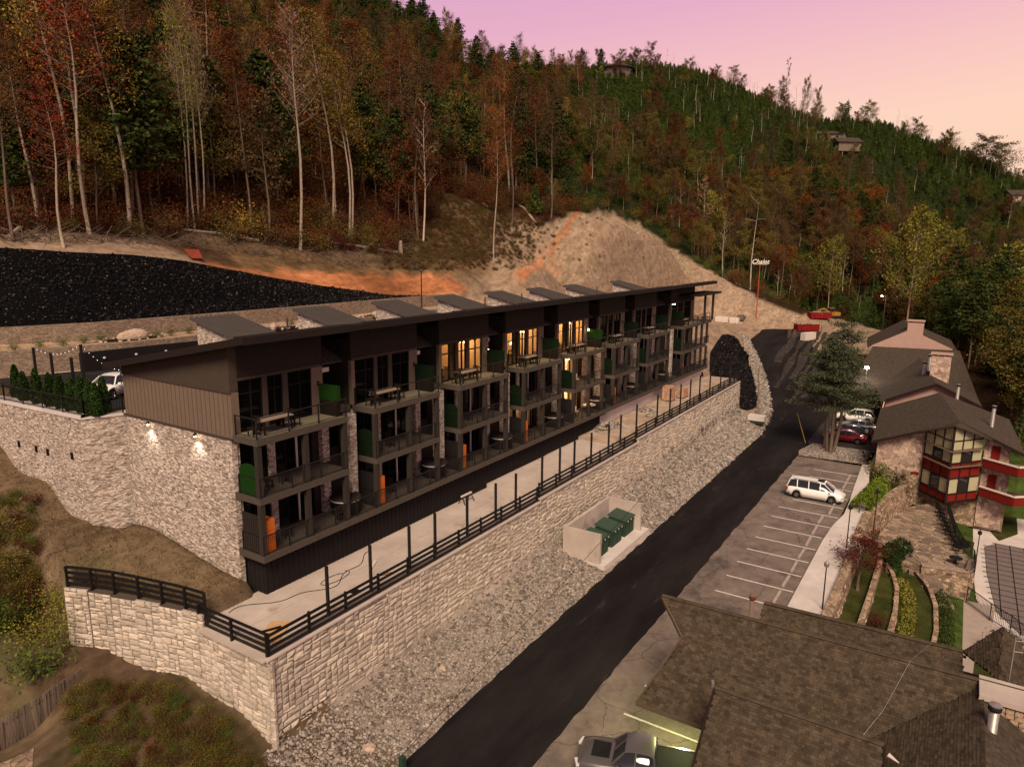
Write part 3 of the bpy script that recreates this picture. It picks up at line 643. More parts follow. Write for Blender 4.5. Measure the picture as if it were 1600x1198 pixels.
# ------------------------------------------------------------------ black board fence on the wall top
M['black'] = mat('black painted timber', (.008, .007, .007), .55, var=.3, vscale=6, spec=.3)
M['blacksteel'] = mat('black steel', (.010, .009, .009), .45, spec=.4)
def board_fence(label, P, group=None, step=2.4, h=1.05, rails=4):
    """P: list of (x,y,z) base line"""
    e = empty('board_fence', label, 'fence', P[0], group=group); o0 = Vector(P[0])
    for i in range(len(P)-1):
        a = Vector(P[i])-o0; b = Vector(P[i+1])-o0; L = (b-a).length; n = max(1, round(L/step))
        for k in range(n+1):
            if k == n and i < len(P)-2: continue
            p = a.lerp(b, k/n); MB().bar(p+Vector((0, 0, -.12)), p+Vector((0, 0, h+.03)), .11).build('post', M['black'], e)
        for r in range(rails):
            z = .12+r*(h-.16)/(rails-1)
            for k in range(n):
                p = a.lerp(b, k/n); q = a.lerp(b, (k+1)/n); dd = (q-p).normalized(); sd = Vector((dd.y, -dd.x, 0))*.075
                MB().bar(p+sd+Vector((0, 0, z)), q+sd+Vector((0, 0, z)), .035, .155).build('rail', M['black'], e)
    return e
board_fence('black board fence along the long wall top, first stretch from the near corner', [(18.3, 24.66, -.12), (41.9, 24.66, -.12)])
board_fence('black board fence along the wall top, middle stretch beside the raised slabs', [(42.15, 24.66, .12), (59.9, 24.66, .12)])
board_fence('black board fence along the far end of the wall top above the rubble', [(60.15, 24.66, .48), (95.2, 24.66, .5), (97.5, 26.4, .45)])
board_fence('black board fence on the near return of the wall beside the slab corner', [(18.24, 24.7, -.12), (18.14, 29.6, -.12)])
board_fence('curving black board fence above the wing wall on the grassy bank', [(WING[i][0]+.22, WING[i][1], zts[min(i, 5)]+.05) for i in range(1, len(WING))], step=1.9)
pp = [hit(1112, 496), hit(1161, 514)]
board_fence('short black board fence running down beside the bend of the road', [(128, 47.5, 4.6), (138, 46.5, 3.6), (150, 45.6, 2.6)], step=2.6)
# tall square posts inside the fence
pm = MB().box(-.065, .065, -.065, .065, 0, 2.62).mesh('tall_post', M['blacksteel'])
px_ = [22.1, 25.1, 28.2, 30.5, 33.7, 36.9, 39.4, 43.0, 45.7, 48.1, 51.1, 54.5, 57.0, 60.6, 65.9, 69.5, 72.7, 75.9, 79.2, 83.1, 87.5, 92]
for i, x in enumerate(px_):
    o = inst('tall_post', pm, None, (x, 24.92, 0 if x < 42 else .32 if x < 57 else .68))
    if x > 57: o.scale = (1, 1, 1.12)
    nm = ['first', 'second', 'third', 'fourth', 'fifth', 'sixth', 'seventh', 'eighth', 'ninth', 'tenth', 'eleventh', 'twelfth', 'thirteenth', 'fourteenth', 'fifteenth', 'sixteenth', 'seventeenth', 'eighteenth', 'nineteenth', 'twentieth', 'twenty-first', 'twenty-second'][i]
    tag(o, 'tall slim black post inside the terrace fence, %s from the near corner' % nm, 'post', 'tall black posts along the terrace edge')

# ------------------------------------------------------------------ the three-storey lodge
M['siding'] = mat('taupe board siding', (.16, .118, .09), .8, var=.08, vscale=1)
M['panel'] = mat('olive brown panel', (.062, .048, .036), .8, var=.1, vscale=1)
M['dsiding'] = mat('dark lap siding', (.030, .023, .019), .8, var=.1, vscale=1)
M['trim'] = mat('taupe trim', (.060, .046, .037), .75)
M['postm'] = mat('taupe post', (.036, .030, .025), .75)
M['slabm'] = mat('balcony edge', (.075, .061, .05), .85, var=.12, vscale=2)
M['deck'] = mat('balcony deck', (.16, .14, .10), .85, var=.1, vscale=1)
M['frame'] = mat('dark window frame', (.010, .008, .007), .5)
M['glassd'] = glass('dark glass', (.45, .5, .48), .45, (.004, .005, .006), .04)
M['glassl'] = glass('clear glass', (.9, .9, .88), .12, (.01, .01, .01), .04)
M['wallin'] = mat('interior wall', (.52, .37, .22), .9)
M['shadein'] = mat('shade-dark interior', (.035, .028, .024), .9)  # shade of the unlit rooms is put into this interior colour
M['stonev'] = mat('ledgestone veneer', (.58, .50, .435), .92, col2=(.40, .33, .28), vscale=4.5, vor=(7.5, .42, .07), bump=1.2, bscale=11, stretch=(.55, .55, 1.6), detail=7, stain=(6.5, (.17, .125, .10), .55, .64))
M['roofm'] = mat('standing seam roof', (.066, .057, .052), .65, var=.1, vscale=.7, spec=.4)
M['fascia'] = mat('fascia', (.020, .015, .013), .6)
M['skirt'] = mat('charcoal board', (.017, .0145, .0145), .7, var=.1, vscale=1)
M['hedge'] = mat('artificial hedge', (.010, .040, .006), .9, var=.7, vscale=14, bump=1, bscale=30)
M['dhedge'] = mat('dark artificial hedge', (.005, .013, .005), .9, var=.7, vscale=14, bump=1, bscale=30)
M['orange'] = mat('orange varnished wood', (.46, .125, .022), .6, col2=(.50, .12, .02), vscale=4, stretch=(.4, .4, 5))
BX, BY = 21.3, 30.6
lodge = empty('lodge_building', 'long three-storey balcony lodge with shed roofs, stone ends and brown siding', 'building', (0, 0, 0))
X0 = [21.3, 29.6, 38.0, 46.4, 54.9, 63.4, 72.2, 83.4]
WD = [6.1, 6.1, 6.1, 6.1, 6.2, 6.3, 6.5, 9.0]
XE = 92.4
def roofz(y): return 13.42-.19*(y-28.5)     # underside
# end walls
b = MB(); b.prism([(21.3, 30.6), (21.3, 40.4), (21.62, 40.4), (21.62, 30.6)], -.3, 8.35); b.build('stone_wall', M['stonev'], lodge)
b = MB(); b.prism([(21.35, 30.47), (21.35, 40.4), (21.8, 40.4), (21.8, 30.47)], 8.35, 10.72); b.build('siding_wall', M['siding'], lodge)
bat = MB().box(-.015, .0, -.022, .022, 8.40, 10.70).mesh('batten', mat('siding groove', (.085, .06, .045), .9))
for k in range(26): inst('batten', bat, lodge, (21.36, 30.75+k*.375, 0))
MB().box(21.28, 21.34, 30.45, 40.5, 10.70, 10.78).build('trim_strip', M['trim'], lodge)
MB().box(21.24, 21.36, 30.45, 40.5, 8.28, 8.37).build('trim_strip', M['trim'], lodge)
b = MB(); b.prism([(21.32, 30.47), (21.32, 40.4), (21.8, 40.4), (21.8, 30.47)], 10.78, [roofz(30.5)-.01, roofz(40.4)-.01, roofz(40.4)-.01, roofz(30.5)-.01]); b.build('upper_panel', M['panel'], lodge)
b = MB(); b.prism([(XE, 30.6), (XE, 40.4), (XE+.3, 40.4), (XE+.3, 30.6)], -.3, [roofz(30.6)-.01, roofz(40.4)-.01, roofz(40.4)-.01, roofz(30.6)-.01]); b.build('end_wall', M['siding'], lodge)
MB().box(21.64, XE-.01, 40.1, 40.42, -.3, 11.1).build('rear_wall', M['siding'], lodge)
# floor plates
for z in (2.1, 5.3, 8.28): MB().box(21.64, XE-.01, 30.9, 40.08, z, z+.3).build('floor_plate', M['shadein'], lodge)
# main roof, tilting up to the front
def rslab(x0, x1, y0, y1, th, name='roof_panel', m=None, par=None):
    b = MB(); b.slab([(x0, y0, roofz(y0)+th), (x1, y0, roofz(y0)+th), (x1, y1, roofz(y1)+th), (x0, y1, roofz(y1)+th)], th-.002); return b.build(name, m or M['roofm'], par or lodge)
rslab(20.7, 94.4, 28.95, 41.0, .28)
for k in range(8):
    xa = X0[k]-.55; xb = X0[k]+WD[k]+.35
    if k == 7: xb = 94.6
    if k == 0: xa = 20.65
    b = MB(); b.box(xa, xb, 28.25, 28.94, roofz(28.5)-.03, roofz(28.5)+.34); b.build('fascia', M['fascia'], lodge)
    if k < 7: MB().box(xb+.005, X0[k+1]-.555, 28.31, 28.94, roofz(28.5)-.02, roofz(28.5)+.30).build('fascia', M['fascia'], lodge)
b = MB(); b.slab([(20.58, 28.3, roofz(28.3)+.33), (20.69, 28.3, roofz(28.3)+.33), (20.69, 41, roofz(41)+.33), (20.58, 41, roofz(41)+.33)], .36); b.build('fascia', M['fascia'], lodge)
# pergola at the far end
MB().box(86.5, 95.6, 27.9, 30.4, 12.1, 12.35).build('canopy', M['fascia'], lodge)
for x in (90.6, 94.0): MB().box(x-.12, x+.12, 28.35, 28.6, 8.62, 12.1).build('canopy_post', M['postm'], lodge)
# entrance roofs rising to the back, each over a stone vestibule
pr = MB(); pr.slab([(0, 36.4, 0), (3.35, 36.4, 0), (3.35, 42.5, 1.32), (0, 42.5, 1.32)], .14)
for k in range(10): pr.bar((.12+k*.345, 36.42, .05), (.12+k*.345, 42.48, 1.365), .05, .09)
pm2 = pr.mesh('entrance_roof', M['roofm'])
for k in range(8):
    x = 27.15+(8.36*k if k < 7 else 64.3)
    if k == 6: x += .4
    inst('entrance_roof', pm2, lodge, (x, 0, 12.0))
    b = MB(); b.prism([(x+.28, 36.8), (x+.28, 42.2), (x+3.05, 42.2), (x+3.05, 36.8)], 8.0, [12.0-.16+.09, 12.0-.16+1.25, 12.0-.16+1.25, 12.0-.16+.09]); b.build('vestibule', M['stonev'], lodge)
for x, y in ((29.0, 35.2), (51.5, 36), (58, 36.2), (74, 36)):
    MB().tube([(x, y, 11.8), (x, y, 13.6)], .06, 8).build('vent_pipe', M['trim'], lodge)
# front, unit by unit
def win(b, fr, x0, x1, z0, z1, y, muls=(), trans=None):
    """fills MB b (glass) and MB fr (frame)"""
    b.box(x0+.05, x1-.05, y+.06, y+.075, z0+.05, z1-.05)
    for (a, c, d, e_) in ((x0, x1, z0, z0+.07), (x0, x1, z1-.07, z1), ): fr.box(a, c, y, y+.12, d, e_)
    for a in (x0, x1-.07): fr.box(a, a+.07, y+.002, y+.122, z0+.071, z1-.071)
    for mx in muls: fr.box(mx-.04, mx+.04, y+.004, y+.118, z0+.071, z1-.071)
    if trans: fr.box(x0+.071, x1-.071, y+.006, y+.116, trans-.035, trans+.035)
lit_top = {2, 3, 4}; lit_mid = {4}; lit_low = {4, 3}
siding_lines = {}
for k in range(8):
    x0 = X0[k]; w = WD[k]; s = w/6.1 if k == 7 else 1.0
    nxt = X0[k+1] if k < 7 else XE
    gap = nxt-(x0+w)
    m_ = M['dsiding']
    # top floor wall around three window bays
    yb = BY-.1
    bays = [(x0+.35, x0+2.0, (x0+1.3,)), (x0+2.3, x0+3.3, (x0+2.8,)), (x0+3.65, x0+5.3, (x0+4.5,))]
    if k == 7: bays = [(x0+.6, x0+2.4, (x0+1.5,)), (x0+2.8, x0+4.6, (x0+3.7,)), (x0+5.2, x0+7.8, (x0+6.5,))]
    segs = [x0+.06]+[q for b_ in bays for q in b_[:2]]+[x0+w]
    for i in range(0, len(segs), 2):
        MB().box(segs[i], segs[i+1], yb, yb+.25, 8.6, 11.3).build('wall_pier', M['siding'] if i in (0, 6) else M['trim'], lodge)
    up = MB(); nn = 11
    zt = roofz(yb)-.02; up.box(x0+.07, x0+w-.01, yb+.02, yb+.24, 11.303, zt-.01)
    for j in range(nn):
        za = 11.302+(zt-11.302)*j/nn; zb_ = 11.302+(zt-11.302)*(j+1)/nn-.012
        up.box(x0+.06, x0+w, yb-.012*((j % 2) == 0), yb+.25, za, zb_)
    up.build('lap_siding', m_, lodge)
    MB().box(x0+.1, x0+w-.1, yb-.04, yb-.013, 11.28, 11.42).build('trim_strip', M['trim'], lodge)
    for (a, c, mm) in bays:
        fr = MB(); gl = MB(); win(gl, fr, a, c, 8.62, 11.28, yb+.06, mm, 10.55)
        f = fr.build('window_frame', M['frame'], lodge); gl.build('window_pane', M['glassl' if k in (2, 3, 4, 7) else 'glassd'], f)
    # balcony slab of the top floor and of the middle floor
    for z in (8.25, 5.18):
        b = MB(); b.box(x0+.02, x0+w, 28.6, 30.49 if z > 8 else 31.0, z, z+.34); b.build('balcony_slab', M['slabm'], lodge)
        if z > 8: MB().box(x0+.1, x0+w-.08, 28.68, 30.4, z+.345, z+.36).build('deck_surface', M['deck'], lodge)
    # recess between units
    if k < 7:
        gx0, gx1 = x0+w+.005, nxt-.005
        MB().box(gx0-.05, gx1+.05, 32.9, 33.1, 8.6, roofz(33)-.02).build('recess_wall', M['dsiding'], lodge)
        MB().box(gx0, gx1, 30.6, 32.88, 8.25, 8.59).build('balcony_slab', M['slabm'], lodge)
        MB().box(nxt+.06, nxt+.3, 30.76, 32.88, 8.6, roofz(31.5)-.25).build('side_wall', M['dsiding'], lodge)
        MB().box(x0+w-.3, x0+w-.005, 30.76, 32.88, 8.6, roofz(31.5)-.25).build('side_wall', M['dsiding'], lodge)
        g = MB(); g.slab([(gx0+.02, 31.1, 11.25), (gx1-.02, 31.1, 11.25), (gx1-.02, 32.88, 12.1), (gx0+.02, 32.88, 12.1)], .08)
        nb = max(3, int((gx1-gx0)/.4))
        for j in range(nb+1):
            xx_ = gx0+.06+j*(gx1-gx0-.12)/nb; g.bar((xx_, 31.12, 11.28), (xx_, 32.86, 12.12), .04, .06)
        g.build('lean_to_roof', M['roofm'], lodge)
        fr = MB(); gl = MB(); win(gl, fr, gx0+.35, gx0+1.25, 8.65, 10.7, 32.75); f = fr.build('recess_door', M['frame'], lodge); gl.build('window_pane', M['glassd'], f)
        MB().box(gx0+.3, gx0+1.2, 31.25, 31.45, 10.72, 10.98).build('sign_box', M['conc2'], lodge)
        # pier of stone beside the next unit
        MB().box(nxt-.95, nxt-.42, 29.75, 30.35, 2.45, 8.24).build('stone_pier', M['stonev'], lodge)
        MB().box(gx0, gx1, 30.95, 31.2, 2.46, 8.24).build('recess_wall', M['dsiding'], lodge)
        fr = MB(); gl = MB(); win(gl, fr, gx0+.4, gx0+1.3, 6.2, 7.8, 30.8); f = fr.build('window_frame', M['frame'], lodge); gl.build('window_pane', M['glassd'], f)
    # lower floors: window wall set back
    for fl, z in ((0, 2.45), (1, 5.53)):
        ht = (5.17 if fl == 0 else 8.24)
        yb2 = 31.02
        MB().box(x0+.05, x0+.5, yb2-.35, yb2+.3, z+.003, ht).build('stone_pier', M['stonev'], lodge)
        MB().box(x0+2.45, x0+2.9, yb2-.1, yb2+.3, z+.003, ht).build('stone_pier', M['stonev'], lodge)
        MB().box(x0+5.6, x0+6.05, yb2, yb2+.2, z+.003, ht).build('wall_pier', M['dsiding'], lodge)
        MB().box(x0+6.051, x0+w+.45 if k < 7 else x0+6.6, yb2-.35, yb2+.3, z+.003, ht).build('stone_pier', M['stonev'], lodge)
        MB().box(x0+4.35, x0+4.46, yb2-.05, yb2+.1, z+.003, ht).build('trim_strip', M['conc2'], lodge)
        for (a, c) in ((x0+.51, x0+2.44), (x0+2.91, x0+4.34), (x0+4.47, x0+5.59)):
            fr = MB(); gl = MB(); win(gl, fr, a, c, z+.02, ht-.3, yb2, ((a+c)/2,)); f = fr.build('window_frame', M['frame'], lodge); gl.build('window_pane', M['glassl' if k == 4 or (k == 3 and fl == 0) else 'glassd'], f)
            MB().box(a, c, yb2+.002, yb2+.2, ht-.3, ht-.003).build('lintel', M['dsiding'], lodge)
        if k == 7:
            MB().box(x0+6.61, XE-.01, yb2, yb2+.2, z+.003, ht).build('wall_pier', M['dsiding'], lodge)
    # posts
    for xp in ((x0+.16, x0+3.15, x0+w-.16) if k < 7 else (x0+.16, x0+2.6, x0+5.2, x0+7.4, x0+9.6)):
        MB().box(xp-.14, xp+.14, 28.64, 28.9, 5.521, 8.249).build('post', M['postm'], lodge)
        MB().box(xp-.14, xp+.14, 28.64, 28.9, 2.441, 5.179).build('post', M['postm'], lodge)
    # railings
    xr = x0+w if k < 7 else XE+1.2
    for fl, z in ((0, 2.44), (1, 5.52), (2, 8.6)):
        b = MB(); rl = (x0+.05, xr-.03) if fl else (x0+.05, (nxt if k < 7 else xr)-.03)
        y = 28.66
        b.box(rl[0], rl[1], y-.03, y+.03, z+1.0, z+1.05); b.box(rl[0], rl[1], y-.02, y+.02, z+.09, z+.12)
        b.box(rl[0], rl[0]+.04, y, 30.3, z+1.0, z+1.05); b.box(rl[0]+.005, rl[0]+.035, y, 30.3, z+.09, z+.12)
        npst = max(2, int((rl[1]-rl[0])/1.55))
        for j in range(npst+1):
            xp = rl[0]+(rl[1]-rl[0]-.05)*j/npst; b.box(xp, xp+.06, y-.032, y+.032, z, z+1.06)
        b.box(rl[0]-.002, rl[0]+.06, 30.25, 30.32, z, z+1.06)
        ro = b.build('railing', M['blacksteel'], lodge)
        if fl < 2:
            b = MB(); xx_ = rl[0]+.1
            while xx_ < rl[1]: b.box(xx_, xx_+.016, y-.008, y+.008, z+.12, z+1.0); xx_ += .125
            b.build('balusters', M['blacksteel'], ro)
MB().box(XE+.31, XE+1.5, 28.6, 31.5, 8.25, 8.59).build('balcony_slab', M['slabm'], lodge)
MB().box(21.32, XE+1.4, 28.6, 31.0, 2.08, 2.44).build('balcony_slab', M['slabm'], lodge)
# joist line and charcoal skirt under the lowest balcony
b = MB(); x = 21.5
while x < 62: b.box(x, x+.06, 28.75, 30.5, 1.86, 2.08); x += .4
b.box(21.9, 62, 28.95, 29.0, 1.84, 2.07)
b.build('joists', M['frame'], lodge)
MB().box(21.8, 61.6, 29.2, 29.4, -.1, 1.84).build('skirt_wall', M['skirt'], lodge)
MB().box(21.8, 22.0, 29.41, 31.6, -.1, 1.84).build('skirt_wall', M['skirt'], lodge)
bt = MB().box(0, .035, -.03, 0, .0, 1.82).mesh('batten', M['skirt'])
for k in range(112): inst('batten', bt, lodge, (21.85+k*.355, 29.2, 0))
bt2 = MB().box(-.03, 0, 0, .035, .0, 1.82).mesh('batten', M['skirt'])
for k in range(6): inst('batten', bt2, lodge, (21.8, 29.35+k*.355, 0))
MB().box(61.62, XE+1, 29.3, 29.6, .5, 2.07).build('foundation', M['conc2'], lodge)
# rooms behind the glass
def room(k, fl, lit):
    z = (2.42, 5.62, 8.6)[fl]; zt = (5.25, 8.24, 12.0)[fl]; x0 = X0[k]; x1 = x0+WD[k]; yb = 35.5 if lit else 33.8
    mm = M['wallin'] if lit else M['shadein']
    b = MB(); y0 = 31.4 if fl < 2 else 30.8
    b.box(x0+.08, x1-.31, yb, yb+.1, z, zt); b.box(x0+.302, x0+.35, y0, yb-.002, z, zt); b.box(x1-.36, x1-.31, y0, yb-.002, z, zt)
    if fl == 2: b.box(x0+.36, x1-.37, y0, yb-.002, zt-.05, zt-.002)
    b.build('room_walls', mm, lodge)
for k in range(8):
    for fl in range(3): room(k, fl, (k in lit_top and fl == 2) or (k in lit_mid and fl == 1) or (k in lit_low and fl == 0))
def lamp(x, y, z, e, col=(1, .60, .27), r=.12):
    l = bpy.data.lights.new('lamp', 'POINT'); l.energy = e; l.color = col; l.shadow_soft_size = r
    o = bpy.data.objects.new('lamp_light', l); link(o); o.location = (x, y, z); return o
# ------------------------------------------------------------------ lamps, furniture and things on the balconies
M['bulb'] = emis('lit bulb', (1.0, .72, .38), 30)
M['dimbulb'] = emis('dim bulb', (1.0, .85, .7), 2.5)
M['shade'] = emis('lit shade', (1.0, .80, .50), 3.5)
M['furn'] = mat('dark furniture', (.014, .010, .008), .7)
M['tabletop'] = mat('grey brown table top', (.24, .18, .14), .7)
M['cushion'] = mat('pale cushion', (.55, .48, .40), .9)
ordn = ['first', 'second', 'third', 'fourth', 'fifth', 'sixth', 'seventh', 'eighth']
fln = ['bottom', 'middle', 'top']
for k, e in ((2, 330), (3, 380), (4, 560)):
    lamp(X0[k]+2.2, 33.0, 11.2, e); lamp(X0[k]+4.6, 32.6, 11.0, e*.6)
lamp(X0[4]+2.5, 33, 7.6, 420); lamp(X0[4]+2.5, 33, 4.6, 520); lamp(X0[3]+3.4, 32.8, 4.6, 90); lamp(X0[7]+2, 32.5, 11, 70); lamp(X0[4]+2.6, 30.2, 7.7, 170); lamp(X0[4]+2.6, 30.2, 4.7, 230); lamp(X0[3]+2.6, 30.3, 4.9, 30)  # last three stand outside the glass, added to boost the amber spill
def wall_lamp(k, z=10.3, lit=False):
    t = empty('wall_lamp', ('glowing' if lit else 'unlit')+' twin-globe lantern on the top floor wall of the %s unit from the near end' % ordn[k], 'wall lamp', (X0[k]+5.75, 30.47, z), group='balcony wall lanterns')
    b = MB().box(-.06, .06, -.03, .03, -.1, .16); b.tube([(0, -.03, .12), (0, -.2, .2), (0, -.22, .05)], .015, 5); b.build('bracket', M['blacksteel'], t)
    MB().lathe((0, -.22, -.14), [(.03, 0), (.085, .05), (.085, .12), (.03, .19)], 8).build('globe', M['bulb'] if lit else M['blacksteel'], t)
    if lit: lamp(X0[k]+5.75, 30.0, z-.1, 14)
for k in range(7): wall_lamp(k, lit=k in (2, 4))
for i, y in enumerate((37.8, 33.4)):
    t = empty('wall_lamp', 'lit shielded downlight on the end wall of the lodge, '+('rear one by the car park' if i == 0 else 'front one by the balconies'), 'wall lamp', (21.24, y, 8.2), group='end wall downlights')
    MB().lathe((-.12, 0, -.05), [(.12, 0), (.09, .1), (.03, .16)], 10).build('hood', M['blacksteel'], t)
    MB().lathe((-.12, 0, -.12), [(.05, 0), (.07, .06)], 8).build('bulb', M['bulb'], t)
    l = bpy.data.lights.new('downlight', 'SPOT'); l.energy = 170; l.spot_size = 1.9; l.spot_blend = .8; l.color = (1, .88, .72); l.shadow_soft_size = .06
    o = bpy.data.objects.new('lamp_light', l); link(o); o.location = (21.0, y, 8.05); o.rotation_euler = (0, .06, 0)
def dining(k, x, y, z, hasbench=True):
    t = empty('dining_table', 'rectangular outdoor table on the top balcony of the %s unit from the near end' % ordn[k], 'table', (x, y, z), group='tables on the top balconies')
    MB().box(-.95, .95, -.4, .4, .70, .75).build('tabletop', M['tabletop'], t)
    for sx in (-1, 1):
        for sy in (-1, 1): MB().box(sx*.85-.04, sx*.85+.04, sy*.32-.04, sy*.32+.04, 0, .70).build('leg', M['furn'], t)
    for i, (dx, rz) in enumerate(((-1.25, -PI/2), (1.3, PI/2))): chair('dining_chair', x+dx, y, z, rz, 'dark slat-back chair at the %s end of the %s balcony table from the near end' % (('near', 'far')[i], ordn[k]), 'chairs at the balcony tables')
    if hasbench:
        t = empty('bench', 'low backless bench on the top balcony of the %s unit from the near end' % ordn[k], 'bench', (x+.2, y+.68, z), group='benches on the top balconies')
        MB().box(-.75, .75, -.16, .16, .42, .47).build('seat', M['tabletop'], t)
        for sx in (-1, 1): MB().box(sx*.6-.05, sx*.6+.05, -.13, .13, 0, .42).build('leg', M['furn'], t)
CH = {}
def chair(name, x, y, z, rz, label, group, cush=False):
    if not CH:
        CH['seat'] = MB().box(-.23, .23, -.22, .22, .40, .45).mesh('seat', M['furn'])
        b = MB()
        for i in range(5): b.box(-.21+i*.095, -.17+i*.095, .20, .23, .451, .93)
        b.box(-.23, .23, .195, .235, .93, .98); CH['backrest'] = b.mesh('backrest', M['furn'])
        CH['leg'] = MB().box(-.025, .025, -.025, .025, 0, .40).mesh('leg', M['furn'])
        CH['cushion'] = MB().box(-.21, .21, -.2, .19, .451, .53).mesh('cushion', M['cushion'])
        CH['bc'] = MB().box(-.2, .2, .08, .19, .54, .92).mesh('back_cushion', M['cushion'])
    t = empty(name, label, 'chair', (x, y, z), rz, group)
    inst('seat', CH['seat'], t); inst('backrest', CH['backrest'], t)
    for sx in (-1, 1):
        for sy in (-1, 1): inst('leg', CH['leg'], t, (sx*.2, sy*.19, 0))
    if cush: inst('cushion', CH['cushion'], t); inst('back_cushion', CH['bc'], t)
for k in range(8): dining(k, X0[k]+1.7, 29.35, 8.61, k in (0, 1, 4))
for k in range(8):
    for fl in (0, 1):
        cc = (k == 4)
        for i in range(2):
            chair('lounge_chair', X0[k]+(1.3, 2.4)[i], 29.7, (2.45, 5.53)[fl], PI*.1*(1-2*i), '%s armless chair on the %s balcony of the %s unit, %s of the pair' % ('pale cushioned' if cc else 'dark', fln[fl], ordn[k], ('nearer', 'farther')[i]), 'chairs on the lower balconies', cc)
def screen(x, y0, y1, z0, z1, m, label, top=None, arch=False):
    t = empty('privacy_screen', label, 'screen', (x, (y0+y1)/2, z0))
    h = (y1-y0)/2
    b = MB()
    if arch:
        n = 8; pts = [(-h, 0), (h, 0)]+[(h*math.cos(PI*i/n), (z1-z0)*(.8+.2*math.sin(PI*i/n))) for i in range(n+1)]
        vs = [(-.05, p[0], p[1]) for p in pts]+[(.05, p[0], p[1]) for p in pts]; q = len(pts)
        b.add(vs, [tuple(range(q)), tuple(reversed(range(q, 2*q)))]+[(i, q+i, q+(i+1) % q, (i+1) % q) for i in range(q)])
        b.build('panel', m, t)
    else:
        b.box(-.12, .12, -h, h, 0, z1-z0); b.build('panel', m, t)
    return t
for k in range(8):
    x = X0[k]+WD[k]-.35 if k != 7 else X0[7]+.25
    lo = 8.62
    o_ = ordn[k]
    t = screen(x, 28.9, 30.3, lo, lo+.85, M['furn'], 'black box planter at the %s end of the %s top balcony' % ('far' if k < 7 else 'near', o_))
    t['category'] = 'planter'; t.name = 'box_planter' if k == 0 else 'box_planter.%03d' % k
    t = screen(x, 28.85, 30.32, lo+.86, lo+1.72, M['hedge'] if k in (0, 4) else M['dhedge'], ('bright green' if k in (0, 4) else 'dark green')+' clipped artificial hedge standing in the box planter of the %s top balcony' % o_)
    t.name = 'clipped_hedge' if k == 0 else 'clipped_hedge.%03d' % k; t['category'] = 'hedge'
    # arched screens of the middle floor and slatted screens of the bottom floor, all at the near side of the unit
    screen(X0[k]+.12, 28.95, 30.2, 5.53, 7.2, M['hedge'] if k == 0 else M['dhedge'], ('bright green' if k == 0 else 'dark green')+' arched privacy screen at the near side of the %s middle balcony' % o_, arch=True)
    t = empty('slatted_screen', 'charcoal slatted privacy screen at the near side of the %s bottom balcony' % o_, 'screen', (X0[k]+.08, 28.92, 2.45), group='slatted privacy screens')
    MB().box(.02, .05, 0, 1.35, 0, 2.1).build('panel', M['skirt'], t)
    for j in range(9): MB().box(-.02, .018, j*.15+.02, j*.15+.08, 0, 2.12).build('slat', M['postm'] if k == 0 else M['skirt'], t)
    if k in (0, 1, 2, 3, 5, 7):
        t = empty('storage_cabinet', 'orange varnished wooden cabinet behind the railing of the %s bottom balcony' % o_, 'cabinet', (X0[k]+.66, 29.12, 2.45), group='orange cabinets')
        sc_ = 1 if k == 0 else .75
        MB().box(-.3*sc_, .3*sc_, -.3, .3, 0, 1.75).build('carcass', M['orange'], t)
        for j in range(3): MB().box(-.28*sc_, .28*sc_, -.325, -.301, .06+j*.56, .58+j*.56).build('door', M['orange'], t)
    if k < 7:
        t = empty('hot_tub', 'round covered hot tub on the bottom balcony between the %s and the next unit' % o_, 'hot tub', (X0[k]+WD[k]+.7, 29.75, 2.45), group='hot tubs')
        MB().lathe((0, 0, 0), [(.82, 0), (.88, .15), (.88, .8), (.85, .85)], 20).build('shell', M['frame'], t, True)
        MB().lathe((0, 0, 0), [(.885, .82), (.9, .84), (.9, .88), (.885, .9)], 20).build('rim', M['conc2'], t)
        MB().lathe((0, 0, 0), [(.9, .905), (.92, .95), (.88, 1.02), (.0, 1.05)], 20).build('cover', mat('brown cover', (.03, .022, .02), .7) if k == 0 else bpy.data.materials['brown cover'], t)
        if k in (0,):
            s = empty('tub_steps', 'small dark steps in front of the nearest hot tub', 'steps', (X0[k]+WD[k]-.2, 29.0, 2.45))
            MB().box(-.35, .35, -.12, .1, .16, .2).build('tread', M['furn'], s); MB().box(-.35, .35, .1, .3, .36, .4).build('tread', M['furn'], s); MB().box(-.33, -.28, -.1, .3, 0, .36).build('side', M['furn'], s); MB().box(.28, .33, -.1, .3, 0, .36).build('side', M['furn'], s)
t = empty('round_table', 'round white table on the lit bottom balcony', 'table', (X0[4]+4.6, 29.4, 2.45))
MB().lathe((0, 0, 0), [(.62, .72), (.64, .74), (.64, .78), (.6, .8)], 20).build('tabletop', M['conc2'], t); MB().lathe((0, 0, 0), [(.3, 0), (.3, .03), (.05, .05), (.05, .72)], 12).build('pedestal', M['furn'], t)
def standlamp(x, y, z, label):
    t = empty('table_lamp', label, 'lamp', (x, y, z)); MB().lathe((0, 0, 0), [(.1, 0), (.1, .03), (.03, .06), (.03, .5)], 10).build('base', M['furn'], t)
    MB().lathe((0, 0, 0), [(.32, .5), (.14, .85)], 14).build('lamp_shade', M['shade'], t)
standlamp(X0[3]+2.6, 31.4, 9.55, 'glowing cream table lamp behind the window of the fourth unit')
t = empty('side_table', 'small dark table under the glowing lamp', 'table', (X0[3]+2.6, 31.4, 8.6)); MB().box(-.3, .3, -.3, .3, .9, .95).build('tabletop', M['furn'], t)
for sx in (-1, 1):
    for sy in (-1, 1): MB().box(sx*.25-.03, sx*.25+.03, sy*.25-.03, sy*.25+.03, 0, .9).build('leg', M['furn'], t)
